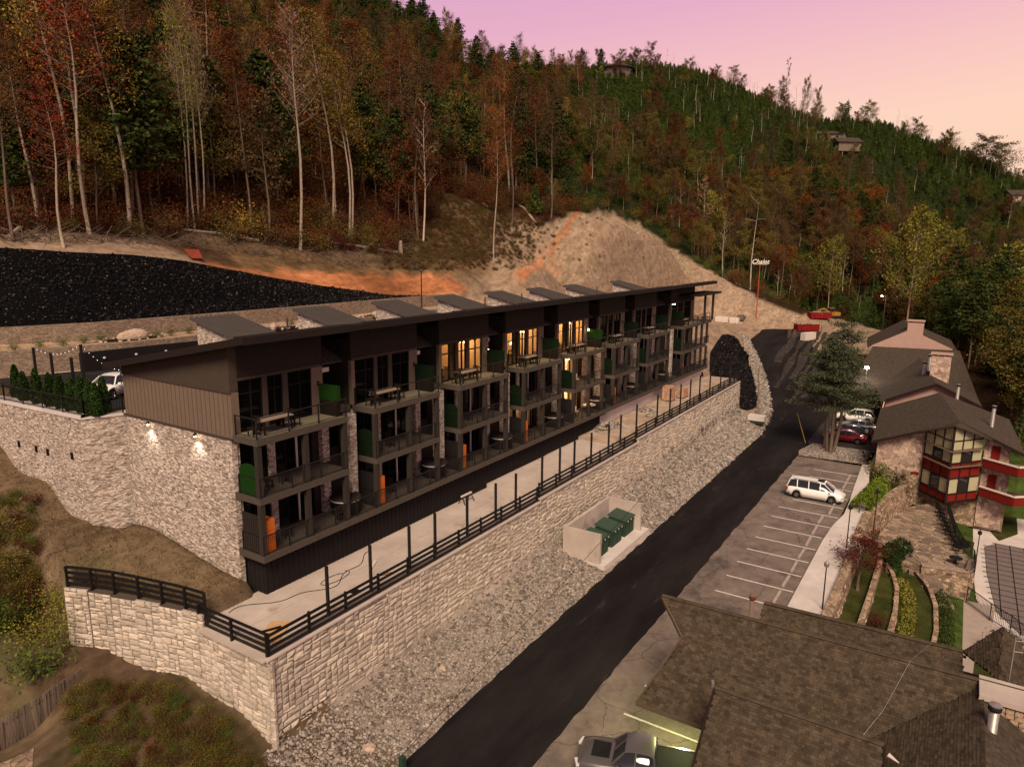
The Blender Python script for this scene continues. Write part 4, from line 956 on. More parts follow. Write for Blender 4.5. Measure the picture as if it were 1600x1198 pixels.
for i, (k, fl) in enumerate(((2, 2), (3, 2), (4, 2), (4, 1), (4, 0), (7, 2), (7, 1))):
    z = (4.5, 7.4, 10.9)[fl]
    for j, (dx, dy) in enumerate(((1.0, 31.9), (4.4, 31.7))):
        t = empty('pendant_light', 'glowing pendant light in the %s floor room of the %s unit, %s window' % (fln[fl], ordn[k], ('near', 'far')[j]), 'pendant light', (X0[k]+dx, dy, z), group='pendant lights behind the windows')
        b = MB(); b.tube([(0, 0, .1), (0, 0, .75)], .012, 4); b.build('cord', M['frame'], t)
        bu = MB()
        for q in range(4): bu.lathe((math.cos(q*PI/2)*.18, math.sin(q*PI/2)*.18, -.05), [(.02, 0), (.06, .05), (.06, .09), (.02, .14)], 6)
        bu.build('bulbs', M['bulb'], t)
# interior furniture as silhouettes in the lit rooms
for k in (2, 3, 4):
    t = empty('sofa', 'pale sofa inside the lit top room of the %s unit' % ordn[k], 'sofa', (X0[k]+1.2, 32.2, 8.6))
    MB().box(-.9, .9, -.4, .4, .12, .45).build('seat', M['cushion'], t); MB().box(-.9, .9, .3, .5, .451, .9).build('backrest', M['cushion'], t); MB().box(-1.08, -.9, -.4, .5, .1, .65).build('armrest', M['cushion'], t); MB().box(.9, 1.08, -.4, .5, .1, .65).build('armrest', M['cushion'], t)
    t = empty('bookcase', 'dark tall shelf against the back wall of the lit %s unit' % ordn[k], 'shelf', (X0[k]+3.2, 35.2, 8.6))
    MB().box(-.5, .5, -.05, .2, 0, 2.3).build('back_panel', M['furn'], t)
    for j in range(5): MB().box(-.5, .5, -.3, -.05, .1+j*.5, .14+j*.5).build('shelf', M['tabletop'], t)
    t = empty('curtain', 'tan curtain at the side of the lit window of the %s unit' % ordn[k], 'curtain', (X0[k]+2.1, 30.95, 8.65))
    b = MB(); vs = []; n_ = 14
    for i in range(n_+1):
        for zz in (0, 2.55): vs.append((i*.04-.28, .03*math.sin(i*1.7), zz))
    b.add(vs, [(2*i, 2*i+2, 2*i+3, 2*i+1) for i in range(n_)]); b.build('cloth', mat('tan curtain', (.30, .20, .10), .9), t)
# ------------------------------------------------------------------ forest
def leafmat(name, col, col2, var=.45):
    m = mat(name, col, .85, col2=col2, vscale=.6, var=0, island=.38, obj_rand=.25, spec=0.0)
    return m
LM = {
 'orange': leafmat('orange leaves', (.185, .060, .014), (.105, .04, .012)),
 'rust': leafmat('rust leaves', (.12, .042, .016), (.07, .028, .013)),
 'red': leafmat('red leaves', (.25, .044, .024), (.14, .036, .018)),
 'yellow': leafmat('yellow leaves', (.24, .145, .028), (.14, .10, .022)),
 'ygreen': leafmat('yellow green leaves', (.22, .20, .035), (.13, .13, .028)),
 'olive': leafmat('olive leaves', (.105, .098, .024), (.12, .08, .02)),
 'brown': leafmat('brown leaves', (.11, .068, .030), (.065, .043, .021)),
 'pink': leafmat('pinkish buds', (.26, .12, .075), (.17, .09, .055)),
 'pine': leafmat('pine needles', (.030, .048, .014), (.050, .062, .017)),
 'young': leafmat('young pine needles', (.078, .112, .024), (.042, .068, .017)),
 'cedar': leafmat('cedar needles', (.070, .078, .044), (.045, .055, .030)),
 'arb': leafmat('arborvitae', (.028, .055, .014), (.018, .036, .01)),
 'wine': leafmat('dark red leaves', (.060, .014, .012), (.09, .02, .014)),
 'green': leafmat('green shrub', (.05, .085, .018), (.09, .11, .02)),
 'lime': leafmat('yellow green shrub', (.15, .20, .02), (.09, .13, .02)),
}
BK = {'pale': mat('pale bark', (.30, .24, .185), .9, var=.3, vscale=1.5, bump=.5, bscale=6),
      'dark': mat('dark bark', (.12, .088, .066), .9, var=.3, vscale=1.5, bump=.5, bscale=6),
      'grey': mat('grey snag wood', (.42, .34, .28), .9, var=.3, vscale=1.5)}
def leaves_np(cen, n, spread, size, rs, flat=1.0):
    """n small leaf faces scattered round each centre"""
    c = np.repeat(np.asarray(cen), n, axis=0); N = len(c)
    p = c+rs.normal(0, 1, (N, 3))*np.repeat(np.atleast_1d(spread)*np.ones(len(cen)), n)[:, None]*np.array([1, 1, flat])
    d1 = rs.normal(0, 1, (N, 3)); d1 /= np.linalg.norm(d1, axis=1)[:, None]; d2 = np.cross(d1, rs.normal(0, 1, (N, 3))); d2 /= np.linalg.norm(d2, axis=1)[:, None]
    s = size*rs.uniform(.5, 1.4, (N, 1)); 
    V = np.stack([p-d1*s, p+d2*s*.55, p+d1*s, p-d2*s*.55], 1).reshape(-1, 3)
    Fa = np.arange(N*4).reshape(-1, 4); return V, Fa
def np_mesh(name, V, Fq, m):
    me = bpy.data.meshes.new(name); me.vertices.add(len(V)); me.vertices.foreach_set('co', np.asarray(V, np.float32).ravel())
    me.loops.add(Fq.size); me.loops.foreach_set('vertex_index', Fq.ravel().astype(np.int32)); me.polygons.add(len(Fq)); k = Fq.shape[1]
    me.polygons.foreach_set('loop_start', np.arange(0, Fq.size, k, dtype=np.int32)); me.polygons.foreach_set('loop_total', np.full(len(Fq), k, dtype=np.int32))
    me.update(calc_edges=True); me.materials.append(m); return me
def gen_tree(h, kind, seed):
    """returns (trunk MB, crown (V,F))"""
    r = random.Random(seed); rs = np.random.RandomState(seed); t = MB(); cen = []; spr = []
    lean = (r.uniform(-.05, .05)*h, r.uniform(-.05, .05)*h)
    def axis(f): return Vector((lean[0]*f*f+.012*h*math.sin(f*7+seed), lean[1]*f*f+.012*h*math.cos(f*5+seed), h*f))
    base = h*.0058+.035
    if kind in ('pole', 'poleb'):
        t.tube([axis(f) for f in (0, .12, .25, .4, .55, .7, .85, 1)], [base*1.2, base, base*.9, base*.8, base*.62, base*.42, base*.22, .02], 6)
        c0 = .50 if kind == 'pole' else .52
        nb = 34 if kind == 'pole' else 44
        for i in range(nb):
            f = c0+(1-c0)*(i+r.random())/nb; a = r.uniform(0, 2*PI); L = h*(.115*(1-.75*((f-c0)/(1-c0))**1.4)+.02)*r.uniform(.6, 1.2)
            p = axis(f); up = r.uniform(.7, 1.3) if kind == 'poleb' else r.uniform(.35, .9)
            q = p+Vector((math.cos(a)*L, math.sin(a)*L, L*up)); m_ = p.lerp(q, .5)+Vector((0, 0, -.08*L))
            t.tube([p, m_, q], [base*.16, base*.1, .012], 3, False)
            for g in (.45, .75, 1.0):
                cen.append(p.lerp(q, g)); spr.append(L*.28)
            for j in range(2 if kind == 'pole' else 4):
                b_ = p.lerp(q, r.uniform(.4, 1)); e_ = b_+Vector((r.uniform(-1, 1), r.uniform(-1, 1), r.uniform(.3, 1.4)))*L*.45; t.tube([b_, e_], [base*.07, .008], 3, False)
        n = 34 if kind == 'pole' else 7
        return t, leaves_np(np.array([tuple(c) for c in cen]), n, np.array(spr), .0068*h**.9, rs)
    if kind == 'broad':
        f0 = .30
        t.tube([axis(f) for f in (0, .15, .3, .5, .7, .9)], [base*1.5, base*1.2, base, base*.75, base*.45, .03], 6)
        for i in range(26):
            f = f0+(.95-f0)*(i+r.random())/26; a = r.uniform(0, 2*PI); k = (f-f0)/(1-f0); L = h*.30*(1-.62*k**1.5)*r.uniform(.55, 1.1)
            p = axis(f); q = p+Vector((math.cos(a)*L, math.sin(a)*L, L*r.uniform(.25, .8))); m_ = p.lerp(q, .5)+Vector((0, 0, -.05*L))
            t.tube([p, m_, q], [base*.3, base*.18, .02], 3, False)
            for g in (.4, .65, .85, 1.05): cen.append(p.lerp(q, g)+Vector((r.uniform(-.1, .1), r.uniform(-.1, .1), r.uniform(-.05, .15)))*L); spr.append(L*.17)
        return t, leaves_np(np.array([tuple(c) for c in cen]), 38, np.array(spr), .0108*h, rs)
    if kind == 'bare':
        t.tube([axis(f) for f in (0, .2, .4, .6, .8, 1)], [base*1.1, base, base*.8, base*.55, base*.3, .02], 5)
        def br(p, d, L, rad, dep):
            q = p+d*L; t.tube([p, p.lerp(q, .5)+Vector((r.uniform(-.04, .04)*L, r.uniform(-.04, .04)*L, 0)), q], [rad, rad*.75, rad*.45], 3, False)
            if dep == 0: cen.append(q); spr.append(L*.4); return
            for j in range(3):
                dd = (d+Vector((r.uniform(-.7, .7), r.uniform(-.7, .7), r.uniform(-.1, .5)))).normalized(); br(p.lerp(q, r.uniform(.4, 1)), dd, L*r.uniform(.45, .65), rad*.5, dep-1)
        for i in range(15):
            f = .38+.6*i/15; a = r.uniform(0, 2*PI); br(axis(f), Vector((math.cos(a)*.75, math.sin(a)*.75, r.uniform(.5, 1.1))).normalized(), h*.15*(1.25-f), base*.3, 2)
        return t, leaves_np(np.array([tuple(c) for c in cen]), 3, np.array(spr), .011*h, rs)
    if kind == 'snag':
        t.tube([axis(f) for f in (0, .3, .6, .9)], [base*.9, base*.75, base*.5, base*.2], 5)
        for i in range(8):
            f = .35+.55*r.random(); a = r.uniform(0, 2*PI); L = h*r.uniform(.04, .16); p = axis(f); t.tube([p, p+Vector((math.cos(a)*L, math.sin(a)*L, L*r.uniform(0, .9)))], [base*.2, .02], 3, False)
        return t, None
    if kind in ('pine', 'young'):
        f0 = .35 if kind == 'pine' else .06
        t.tube([axis(f) for f in (0, .3, .6, 1)], [base*1.1, base*.9, base*.55, .02], 5)
        nl = 15 if kind == 'pine' else 10; rad = .17 if kind == 'pine' else .24
        for i in range(nl):
            f = f0+(1-f0)*i/nl; k = (f-f0)/(1-f0); L = h*rad*(1-k)**.75*(.75+.5*r.random()) if kind == 'young' else h*rad*(math.sin(PI*min(1, .25+k*.75)))**.8*(.6+.7*r.random())
            for j in range(6 if kind == 'pine' else 6):
                a = j*2*PI/6+i*.9+r.uniform(-.4, .4); p = axis(f); q = p+Vector((math.cos(a)*L, math.sin(a)*L, L*(.12 if kind == 'pine' else .3)))
                if kind == 'pine': t.tube([p, q], [base*.2, .015], 3, False)
                for g in (.35, .65, 1.0): cen.append(p.lerp(q, g)); spr.append(max(.05*h**.6*.6, L*.13))
        cen.append(axis(1.0)); spr.append(.012*h)
        return t, leaves_np(np.array([tuple(c) for c in cen]), 20 if kind == 'pine' else 8, np.array(spr), (.0125 if kind == 'pine' else .030)*h, rs, .45)
    if kind in ('bush', 'bushf'):
        for i in range(12):
            a = r.uniform(0, 2*PI); d = Vector((math.cos(a)*r.uniform(.2, .9), math.sin(a)*r.uniform(.2, .9), 1)).normalized(); q = d*h*r.uniform(.5, .95); t.tube([(0, 0, 0), q*.5+Vector((r.uniform(-.1, .1), 0, 0)), q], [.02, .014, .006], 3, False)
            for g in (.5, .75, 1): cen.append(q*g); spr.append(h*.17)
        return t, leaves_np(np.array([tuple(c) for c in cen]), 24 if kind == 'bush' else 60, np.array(spr), (.034 if kind == 'bush' else .020)*h, rs)
PROTO = {}
def proto(key, h, kind, seed, bark, leaf):
    t, cr = gen_tree(h, kind, seed)
    tm = t.mesh('trunk', BK[bark], True)
    cm = np_mesh('crown', cr[0], cr[1], LM[leaf]) if cr is not None else None
    PROTO[key] = (tm, cm, h)
for k_, spec_ in {
  'pole_orange': (26, 'pole', 1, 'pale', 'orange'), 'pole_yellow': (27, 'pole', 2, 'pale', 'yellow'), 'pole_red': (25, 'pole', 3, 'pale', 'red'), 'pole_brown': (25, 'pole', 4, 'dark', 'brown'), 'pole_rust': (24, 'pole', 14, 'dark', 'rust'),
  'pole_pink': (27, 'poleb', 5, 'pale', 'pink'), 'pole_green': (24, 'pole', 6, 'pale', 'ygreen'),
  'broad_orange': (15, 'broad', 7, 'dark', 'orange'), 'broad_rust': (14, 'broad', 8, 'dark', 'rust'), 'broad_brown': (15, 'broad', 9, 'dark', 'brown'), 'broad_olive': (16, 'broad', 10, 'dark', 'olive'), 'broad_ygreen': (17, 'broad', 11, 'pale', 'ygreen'), 'broad_red': (12, 'broad', 12, 'dark', 'red'), 'broad_wine': (5, 'broad', 13, 'dark', 'wine'),
  'bare_a': (17, 'bare', 20, 'pale', 'pink'), 'bare_b': (15, 'bare', 21, 'grey', 'brown'), 'snag_a': (14, 'snag', 22, 'grey', 'brown'), 'snag_b': (11, 'snag', 23, 'grey', 'brown'),
  'pine_a': (22, 'pine', 24, 'dark', 'pine'), 'pine_b': (18, 'pine', 25, 'dark', 'pine'), 'young_a': (7, 'young', 26, 'dark', 'young'), 'young_b': (5.5, 'young', 27, 'dark', 'young'), 'young_c': (6, 'young', 28, 'dark', 'pine'),
  'bush_rust': (2.6, 'bush', 30, 'dark', 'rust'), 'bush_brown': (2.2, 'bush', 31, 'dark', 'brown'), 'bush_green': (1.8, 'bush', 32, 'dark', 'green'), 'bush_wine': (2.0, 'bush', 33, 'dark', 'wine'), 'bush_olive': (2.2, 'bush', 34, 'dark', 'olive'), 'bush_yellow': (3, 'bush', 35, 'dark', 'yellow'), 'bush_lime': (3, 'bushf', 36, 'dark', 'ygreen')}.items():
    proto(k_, *spec_)
def put_tree(key, x, y, z, h, label, cat='tree', group=None, name=None, rz=None, wide=1.0):
    tm, cm, h0 = PROTO[key]; s = h/h0
    nm = name or ('pine_tree' if key.startswith(('pine', 'young')) else 'dead_tree' if key.startswith('snag') else 'shrub' if key.startswith('bush') else 'forest_tree')
    e = empty(nm, label, cat, (x, y, z-.1), rnd.uniform(0, 6.28) if rz is None else rz, group); e.scale = (s*wide, s*wide, s)
    inst('stem' if key.startswith('bush') else 'trunk', tm, e)
    if cm is not None: inst('crown' if not key.startswith('bush') else 'foliage', cm, e)
    return e
def by_px(key, u, vb, vt, label, wide=1.0, d=None, **kw):
    """a tree whose foot is seen at (u,vb) and whose top reaches the height of vt"""
    p = hit(u, vb, 60) if d is None else None
    if p is None:
        q = ond(u, vb, d or 150); p = np.array([q[0], q[1], float(H(q[0], q[1]))])
    dd = math.hypot(p[0], p[1]); r = ray(u, vt); ztop = CZ+dd*r[2]/math.hypot(r[0], r[1])
    return put_tree(key, p[0], p[1], p[2], max(3, ztop-p[2]), label, wide=wide, **kw)
taken = []
for key, u, vb, vt, lab, wd in [
  ('pole_brown', 22, 376, 60, 'leaning pale pole tree at the left frame edge above the black slope', 1),
  ('pole_yellow', 66, 352, 10, 'slim curved trunk with dull yellow crown, second from the left at the forest edge', 1),
  ('pole_red', 101, 386, 140, 'wavy pale trunk with bright red crown standing in front of the forest on the left', 1.25),
  ('pole_red', 133, 360, -60, 'taller twin trunk with faded red crown reaching the top of the picture, left one', 1.1),
  ('pole_red', 141, 366, -50, 'taller twin trunk with faded red crown reaching the top of the picture, right one', 1.0),
  ('pole_yellow', 201, 369, -15, 'tall pale trunk with thin golden orange crown right of the red trees', 1.2),
  ('pole_orange', 179, 346, 5, 'slim trunk half hidden behind the tall golden tree', 1),
  ('pole_brown', 159, 300, 30, 'thin dark trunk left of the golden tree', 1),
  ('pole_pink', 470, 393, 20, 'solitary very tall pale trunk with bare pinkish crown beside the forest edge', 1.0),
  ('pole_yellow', 547, 371, 85, 'twin pale trunks with one small golden crown, left trunk', 1.0),
  ('pole_yellow', 552, 372, 95, 'twin pale trunks with one small golden crown, right trunk', .9),
  ('bare_b', 663, 380, 150, 'crooked pale tree with forked trunk above the orange soil', .8),
  ('pole_orange', 773, 404, 175, 'slender pale tree with small orange crown rooted on the tan slope', .8),
  ('pole_rust', 800, 356, 190, 'rust leaved tree behind the tan slope near its crest', 1.1),
  ('pole_brown', 861, 342, 150, 'tall brown trunk at the top of the tan slope', .9),
  ('bare_a', 1096, 398, 275, 'bare pinkish tree with spreading crown on the right shoulder of the tan slope', 1.0),
  ('broad_ygreen', 1112, 402, 298, 'yellow green leaning tree beside the bare pinkish one on the tan slope', .8),
  ('snag_a', 1171, 452, 300, 'tall dead conifer trunk with short branch stubs near the roadside name sign', .8),
  ('bare_b', 1128, 432, 330, 'pale leaning bare trunk at the lower edge of the tan slope', .7),
  ('bare_a', 1470, 545, 395, 'bare pale leaning tree behind the pink chimney roof', .8)]:
    by_px(key, u, vb, vt, lab, wd, name='slender_tree' if key.startswith('pole') else None)
# multi-stemmed pale tree
pmt = hit(309, 362, 60)
for i, (dx, dh) in enumerate(((-.9, 0), (-.3, 1.5), (.4, .5), (1.0, -1))):
    put_tree('pole_green' if i == 1 else 'pole_pink', pmt[0]+dx, pmt[1]+rnd.uniform(-.4, .4), pmt[2], 24+dh, 'one of four pale feathery stems with sparse yellow green leaves', 'tree', 'pale stems of the feathery clump', 'slender_tree', wide=.62)
for key, u, vt, d, lab, wd in [
  ('broad_ygreen', 1432, 328, 205, 'tall yellow green tree, brightest in the woods right of the road', .75),
  ('broad_ygreen', 1302, 370, 235, 'small yellow green tree beyond the excavator', .7),
  ('broad_orange', 1262, 335, 262, 'bright orange tree in the woods above the red skips', 1.3),
  ('broad_rust', 1352, 355, 250, 'rust red tree right of the bright orange one', 1.0),
  ('broad_ygreen', 1590, 385, 170, 'yellow leaved tree cut by the right frame edge', 1.3),
  ('broad_rust', 1515, 390, 200, 'dark red tree low in the woods behind the chalet roof', 1.1),
  ('pine_a', 625, 40, 330, 'dark pine standing tallest on the left skyline', 1), ('pine_b', 645, 60, 330, 'smaller dark pine right of the tallest skyline pine', 1),
  ('broad_olive', 700, 14, 335, 'round-headed dark tree alone on the skyline beside the pines', .55), ('broad_olive', 718, 28, 335, 'thin dark tree leaning right on the skyline beside the round-headed one', .4),
  ('bare_b', 1210, 92, 385, 'bare tree sticking up highest from the right skyline', .5), ('broad_olive', 1204, 120, 385, 'small dark tree at the foot of the highest bare skyline tree', .45), ('snag_a', 1226, 128, 385, 'leaning dead pole on the right skyline', .8),
  ('broad_olive', 1240, 122, 388, 'wind-bent dark tree right of the leaning dead pole', .35), ('broad_olive', 1258, 137, 390, 'ragged dark tree left of the ridge houses', .4),
  ('pine_b', 1302, 158, 390, 'little dark pointed fir before the ridge house', .6), ('broad_olive', 1520, 212, 412, 'round dark tree on the right end of the ridge', 1.6), ('broad_olive', 1545, 222, 414, 'second round dark tree on the right end of the ridge', 1.5),
  ('broad_olive', 1462, 202, 405, 'tiny flat-topped tree on the ridge slope', .5), ('pine_b', 930, 76, 352, 'dark pointed tree beside the round roof on the ridge', .8), ('broad_brown', 1012, 88, 368, 'thin topped brown tree right of the round roof', .6),
  ('broad_olive', 1105, 102, 378, 'low dark tree on the middle of the ridge', .8), ('broad_olive', 830, 72, 345, 'slim dark skyline tree, tallest between the pines and the round roof', .45), ('broad_olive', 858, 76, 345, 'narrow dark tree beside the slim skyline tree', .5), ('broad_olive', 885, 78, 348, 'little round-headed skyline tree left of the round roof', .5)]:
    q = ond(u, 388, d); zt = CZ+d*ray(u, vt)[2]/math.hypot(*ray(u, vt)[:2]); zg = float(H(q[0], q[1]))
    put_tree(key, q[0], q[1], zg, max(4, zt-zg), lab, wide=wd)

# scattered woods: nearest ones as things, the rest as one mass
def yc_(x): return np.interp(x, [60, 72, 84, 95, 105, 112, 118, 126, 140, 156, 172, 190, 215, 240, 260], [66, 74, 86, 98, 106, 108, 108, 106, 102, 96, 88, 78, 66, 56, 50])
def uvof(x, y, z):
    c = RM.T@np.array([x, y, z-CZ]); return (CX+F*c[0]/c[2], CY+F*c[1]/c[2]) if c[2] > 1 else (-9999, 0)
def wooded(x, y, m=2.0):
    u, v = uvof(x, y, float(H(x, y)))
    if y > 40 or x >= 225: return v < np.interp(u, EDU, EDV)-m and (y > 62 or x > 100) and math.hypot(x, y) > 84
    if y < -6.8 and x > 97: return True
    if y < -9 and x > 84: return True
    if y < -13 and x > 70: return True
    if x > 205 and y < 10: return True
    if x > 136 and y < 4: return True
    return False
def visible(x, y):
    c = RM.T@np.array([x, y, 0.]); 
    if c[2] < 5: return False
    u = CX+F*c[0]/c[2]; return -90 < u < 1720
cand = []
rr = random.Random(5)
def sample(n, x0, x1, y0, y1, keys, hs, cond=lambda x, y: True, mind=0, label=None):
    for _ in range(n):
        x = rr.uniform(x0, x1); y = rr.uniform(y0, y1); d = math.hypot(x, y)
        if d < mind or not visible(x, y) or not wooded(x, y) or not cond(x, y): continue
        k = rr.choices(keys, hs[0])[0]; cand.append((d, x, y, k, PROTO[k][2]*rr.uniform(*hs[1])))
u_of = lambda x, y: (lambda c: CX+F*c[0]/c[2])(RM.T@np.array([x, y, 0.]))
tall = ['pole_brown', 'pole_rust', 'pole_orange', 'pole_yellow', 'broad_rust', 'broad_brown', 'broad_orange', 'broad_olive', 'pine_a', 'pine_b', 'bare_b']
# front band on the left
sample(640, 10, 130, 70, 170, tall, ([6, 6, 2.6, 1.2, 4, 4, 1.6, 2.5, 4.5, 4, 1], (.7, 1.12)), lambda x, y: math.hypot(x, y) < 165)
sample(2600, -20, 260, 100, 330, tall+['broad_red'], ([2.5, 2, .8, .5, 3.5, 5, 2, 6, 6, 7, 3, .5], (.6, .95)), lambda x, y: math.hypot(x, y) >= 160 and u_of(x, y) < 900)
# mid hill
sample(1500, 100, 330, 60, 260, ['broad_rust', 'broad_brown', 'broad_orange', 'broad_olive', 'pole_brown', 'bare_b', 'bare_a', 'pine_b', 'broad_ygreen', 'young_a'], ([4, 6, 2, 5, 2, 3, 1.2, 3, .5, 4], (.5, .85)), lambda x, y: 820 < u_of(x, y) < 1250 and math.hypot(x, y) < 265)
# green young pine slope
sample(52000, 120, 600, -60, 420, ['young_a', 'young_b', 'young_c', 'broad_olive', 'broad_brown', 'broad_rust', 'snag_a', 'snag_b'], ([10, 9, 4, .10, .10, .08, .42, .42], (.5, .95)), lambda x, y: u_of(x, y) > 780 and math.hypot(x, y) > 225 )
sample(700, 150, 420, -20, 260, ['broad_brown', 'bare_b', 'broad_olive', 'broad_rust', 'pine_b', 'snag_a'], ([5, 4, 4, 2, 3, 3], (.4, .7)), lambda x, y: 1200 < u_of(x, y) < 1600 and 240 < math.hypot(x, y) < 360)
# valley woods on the right
sample(900, 205, 330, -80, 70, ['broad_orange', 'broad_rust', 'broad_brown', 'broad_olive', 'broad_ygreen', 'bare_b', 'pole_brown', 'pine_b', 'broad_red'], ([2.0, 3, 5, 5, .7, 3, 2, 3, .5], (.6, 1.05)), lambda x, y: math.hypot(x, y) < 310)
sample(1500, 72, 230, -95, 4, ['broad_olive', 'pine_b', 'broad_brown', 'young_a', 'pine_a'], ([6, 5, 1.2, 3, 3], (.5, .95)), lambda x, y: u_of(x, y) < 1700)
cand.sort()
LABS = {'pole': ('tall thin-trunked autumn tree among the woods on the hill', 'thin-trunked trees in the hillside woods'), 'broad': ('bushy-crowned autumn tree among the woods on the hill', 'bushy-crowned trees in the hillside woods'), 'bare': ('leafless tree among the woods on the hill', 'leafless trees in the hillside woods'),
        'pine': ('dark green pine among the woods on the hill', 'dark pines in the hillside woods'), 'young': ('small bright green young pine on the hillside', 'young pines on the hillside'), 'snag': ('dead grey trunk standing on the hillside', 'dead trunks on the hillside')}
cnt = {}; rest = []
caps = {'pole': 170, 'broad': 250, 'bare': 60, 'pine': 110, 'young': 160, 'snag': 90}
for d, x, y, k, h in cand:
    kd = k.split('_')[0]; z = float(H(x, y))
    if cnt.get(kd, 0) < caps[kd]:
        cnt[kd] = cnt.get(kd, 0)+1
        cn = {'orange': 'orange', 'yellow': 'yellowish', 'red': 'red', 'brown': 'brown', 'rust': 'rust', 'pink': 'pinkish', 'green': 'yellow green', 'ygreen': 'yellow green', 'olive': 'olive green'}.get(k.split('_')[1], '')
        uu_ = u_of(x, y); zn = 'on the far green slope' if (uu_ > 800 and d > 225) else 'in the valley woods right of the road' if y < 70 and uu_ > 1150 else 'in the dense woods on the left' if uu_ < 330 else 'in the woods above the orange soil' if uu_ < 640 else 'in the woods behind the tan slope' if uu_ < 1000 else 'in the woods right of the tan slope'
        fm = {'pole': 'thin-trunked %s crowned tree', 'broad': 'bushy %s crowned tree', 'bare': 'nearly leafless tree with pale branches', 'pine': 'dark green pine', 'young': 'small young green pine', 'snag': 'dead grey trunk'}[kd]; fm = fm % cn if '%' in fm else fm
        put_tree(k, x, y, z, h, fm+' '+zn, group=fm+'s '+zn, wide=rr.uniform(.85, 1.2), name={'pole': 'slender_tree', 'broad': 'broadleaf_tree', 'bare': 'bare_tree'}.get(kd))
    else: rest.append((x, y, z-.2, k, h/PROTO[k][2]))
# undergrowth
under = []
for _ in range(9000):
    x = rr.uniform(0, 150); y = rr.uniform(60, 165); d = math.hypot(x, y)
    if d > 190 or not visible(x, y) or not wooded(x, y, rr.uniform(-6, 2)): continue
    under.append((x, y, float(H(x, y))-.1, rr.choices(['bush_rust', 'bush_brown', 'bush_olive', 'bush_wine', 'bush_yellow'], [6, 5, 1.5, 4, .12])[0], rr.uniform(.5, 1.5)))
for _ in range(2500):
    x = rr.uniform(110, 300); y = rr.uniform(-70, 130)
    if not visible(x, y) or not wooded(x, y, -2) or math.hypot(x, y) > 300: continue
    under.append((x, y, float(H(x, y))-.1, rr.choices(['bush_rust', 'bush_brown', 'bush_olive', 'bush_green'], [3, 6, 3, 2])[0], rr.uniform(.6, 1.8)))
for _ in range(5200):
    u = rr.uniform(600, 880); v = rr.uniform(300, 440)
    if v < np.interp(u, EDU, EDV) or u > 800+rr.uniform(-60, 60)+(400-v)*.5 or v > 425-abs(rr.gauss(0, 14)): continue
    p = hit(u, v, 60, 200)
    if p is not None and p[1] > 60: under.append((p[0], p[1], p[2]-.1, rr.choices(['bush_brown', 'bush_rust', 'bush_olive', 'bush_green'], [7, .7, 2, .25])[0], rr.uniform(.12, .42)))
for _ in range(90):
    u = rr.uniform(850, 1220); v = rr.uniform(340, 480)
    if v < np.interp(u, EDU, EDV)+4: continue
    p = hit(u, v, 60, 230)
    if p is not None and p[1] > 56: under.append((p[0], p[1], p[2]-.1, rr.choice(['bush_brown', 'bush_olive', 'bush_green']), rr.uniform(.1, .3)))
col_pr = bpy.data.collections.new('tree kinds'); keys = sorted(PROTO); kidx = {}
for i, k in enumerate(keys):
    tm, cm, h0 = PROTO[k]; bm = bmesh.new(); bm.from_mesh(tm)
    n0 = len(bm.faces)
    if cm is not None: bm.from_mesh(cm)
    bm.faces.ensure_lookup_table()
    for f in bm.faces[n0:]: f.material_index = 1
    me = bpy.data.meshes.new('kind_%02d' % i); bm.to_mesh(me); bm.free(); me.materials.append(tm.materials[0]); 
    if cm is not None: me.materials.append(cm.materials[0])
    o = bpy.data.objects.new('a%02d' % i, me); col_pr.objects.link(o); kidx[k] = i
def scatter_gn(name, items, label):
    me = bpy.data.meshes.new(name); me.from_pydata([(a[0], a[1], a[2]) for a in items], [], [])
    for an, vals, ty in (('kind_i', [kidx[a[3]] for a in items], 'INT'), ('size', [a[4] for a in items], 'FLOAT'), ('turn', [rr.uniform(0, 6.28) for a in items], 'FLOAT')):
        at = me.attributes.new(an, ty, 'POINT'); at.data.foreach_set('value', vals)
    o = bpy.data.objects.new(name, me); link(o); tag(o, label, kind='stuff')
    g = bpy.data.node_groups.new(name, 'GeometryNodeTree'); g.interface.new_socket('Geometry', in_out='INPUT', socket_type='NodeSocketGeometry'); g.interface.new_socket('Geometry', in_out='OUTPUT', socket_type='NodeSocketGeometry')
    gi = g.nodes.new('NodeGroupInput'); go = g.nodes.new('NodeGroupOutput'); ip = g.nodes.new('GeometryNodeInstanceOnPoints'); ci = g.nodes.new('GeometryNodeCollectionInfo')
    ci.inputs['Collection'].default_value = col_pr; ci.inputs['Separate Children'].default_value = True; ci.inputs['Reset Children'].default_value = True
    def attr(n, t):
        q = g.nodes.new('GeometryNodeInputNamedAttribute'); q.data_type = t; q.inputs['Name'].default_value = n; return q.outputs['Attribute']
    g.links.new(gi.outputs[0], ip.inputs['Points']); g.links.new(ci.outputs[0], ip.inputs['Instance']); ip.inputs['Pick Instance'].default_value = True
    g.links.new(attr('kind_i', 'INT'), ip.inputs['Instance Index']); g.links.new(attr('size', 'FLOAT'), ip.inputs['Scale'])
    cx_ = g.nodes.new('ShaderNodeCombineXYZ'); g.links.new(attr('turn', 'FLOAT'), cx_.inputs[2]); g.links.new(cx_.outputs[0], ip.inputs['Rotation'])
    g.links.new(ip.outputs[0], go.inputs[0]); m = o.modifiers.new('scatter', 'NODES'); m.node_group = g
    return o
for _ in range(1300):
    x = rr.uniform(150, 480); y = rr.uniform(20, 420); d = math.hypot(x, y)
    if d < 240 or d > 350 or not visible(x, y) or not wooded(x, y): continue
    rest.append((x, y, float(H(x, y))-.2, rr.choice(['broad_olive', 'broad_brown', 'broad_orange', 'bare_b', 'bare_a', 'broad_ygreen', 'snag_a']), rr.uniform(.18, .42)))
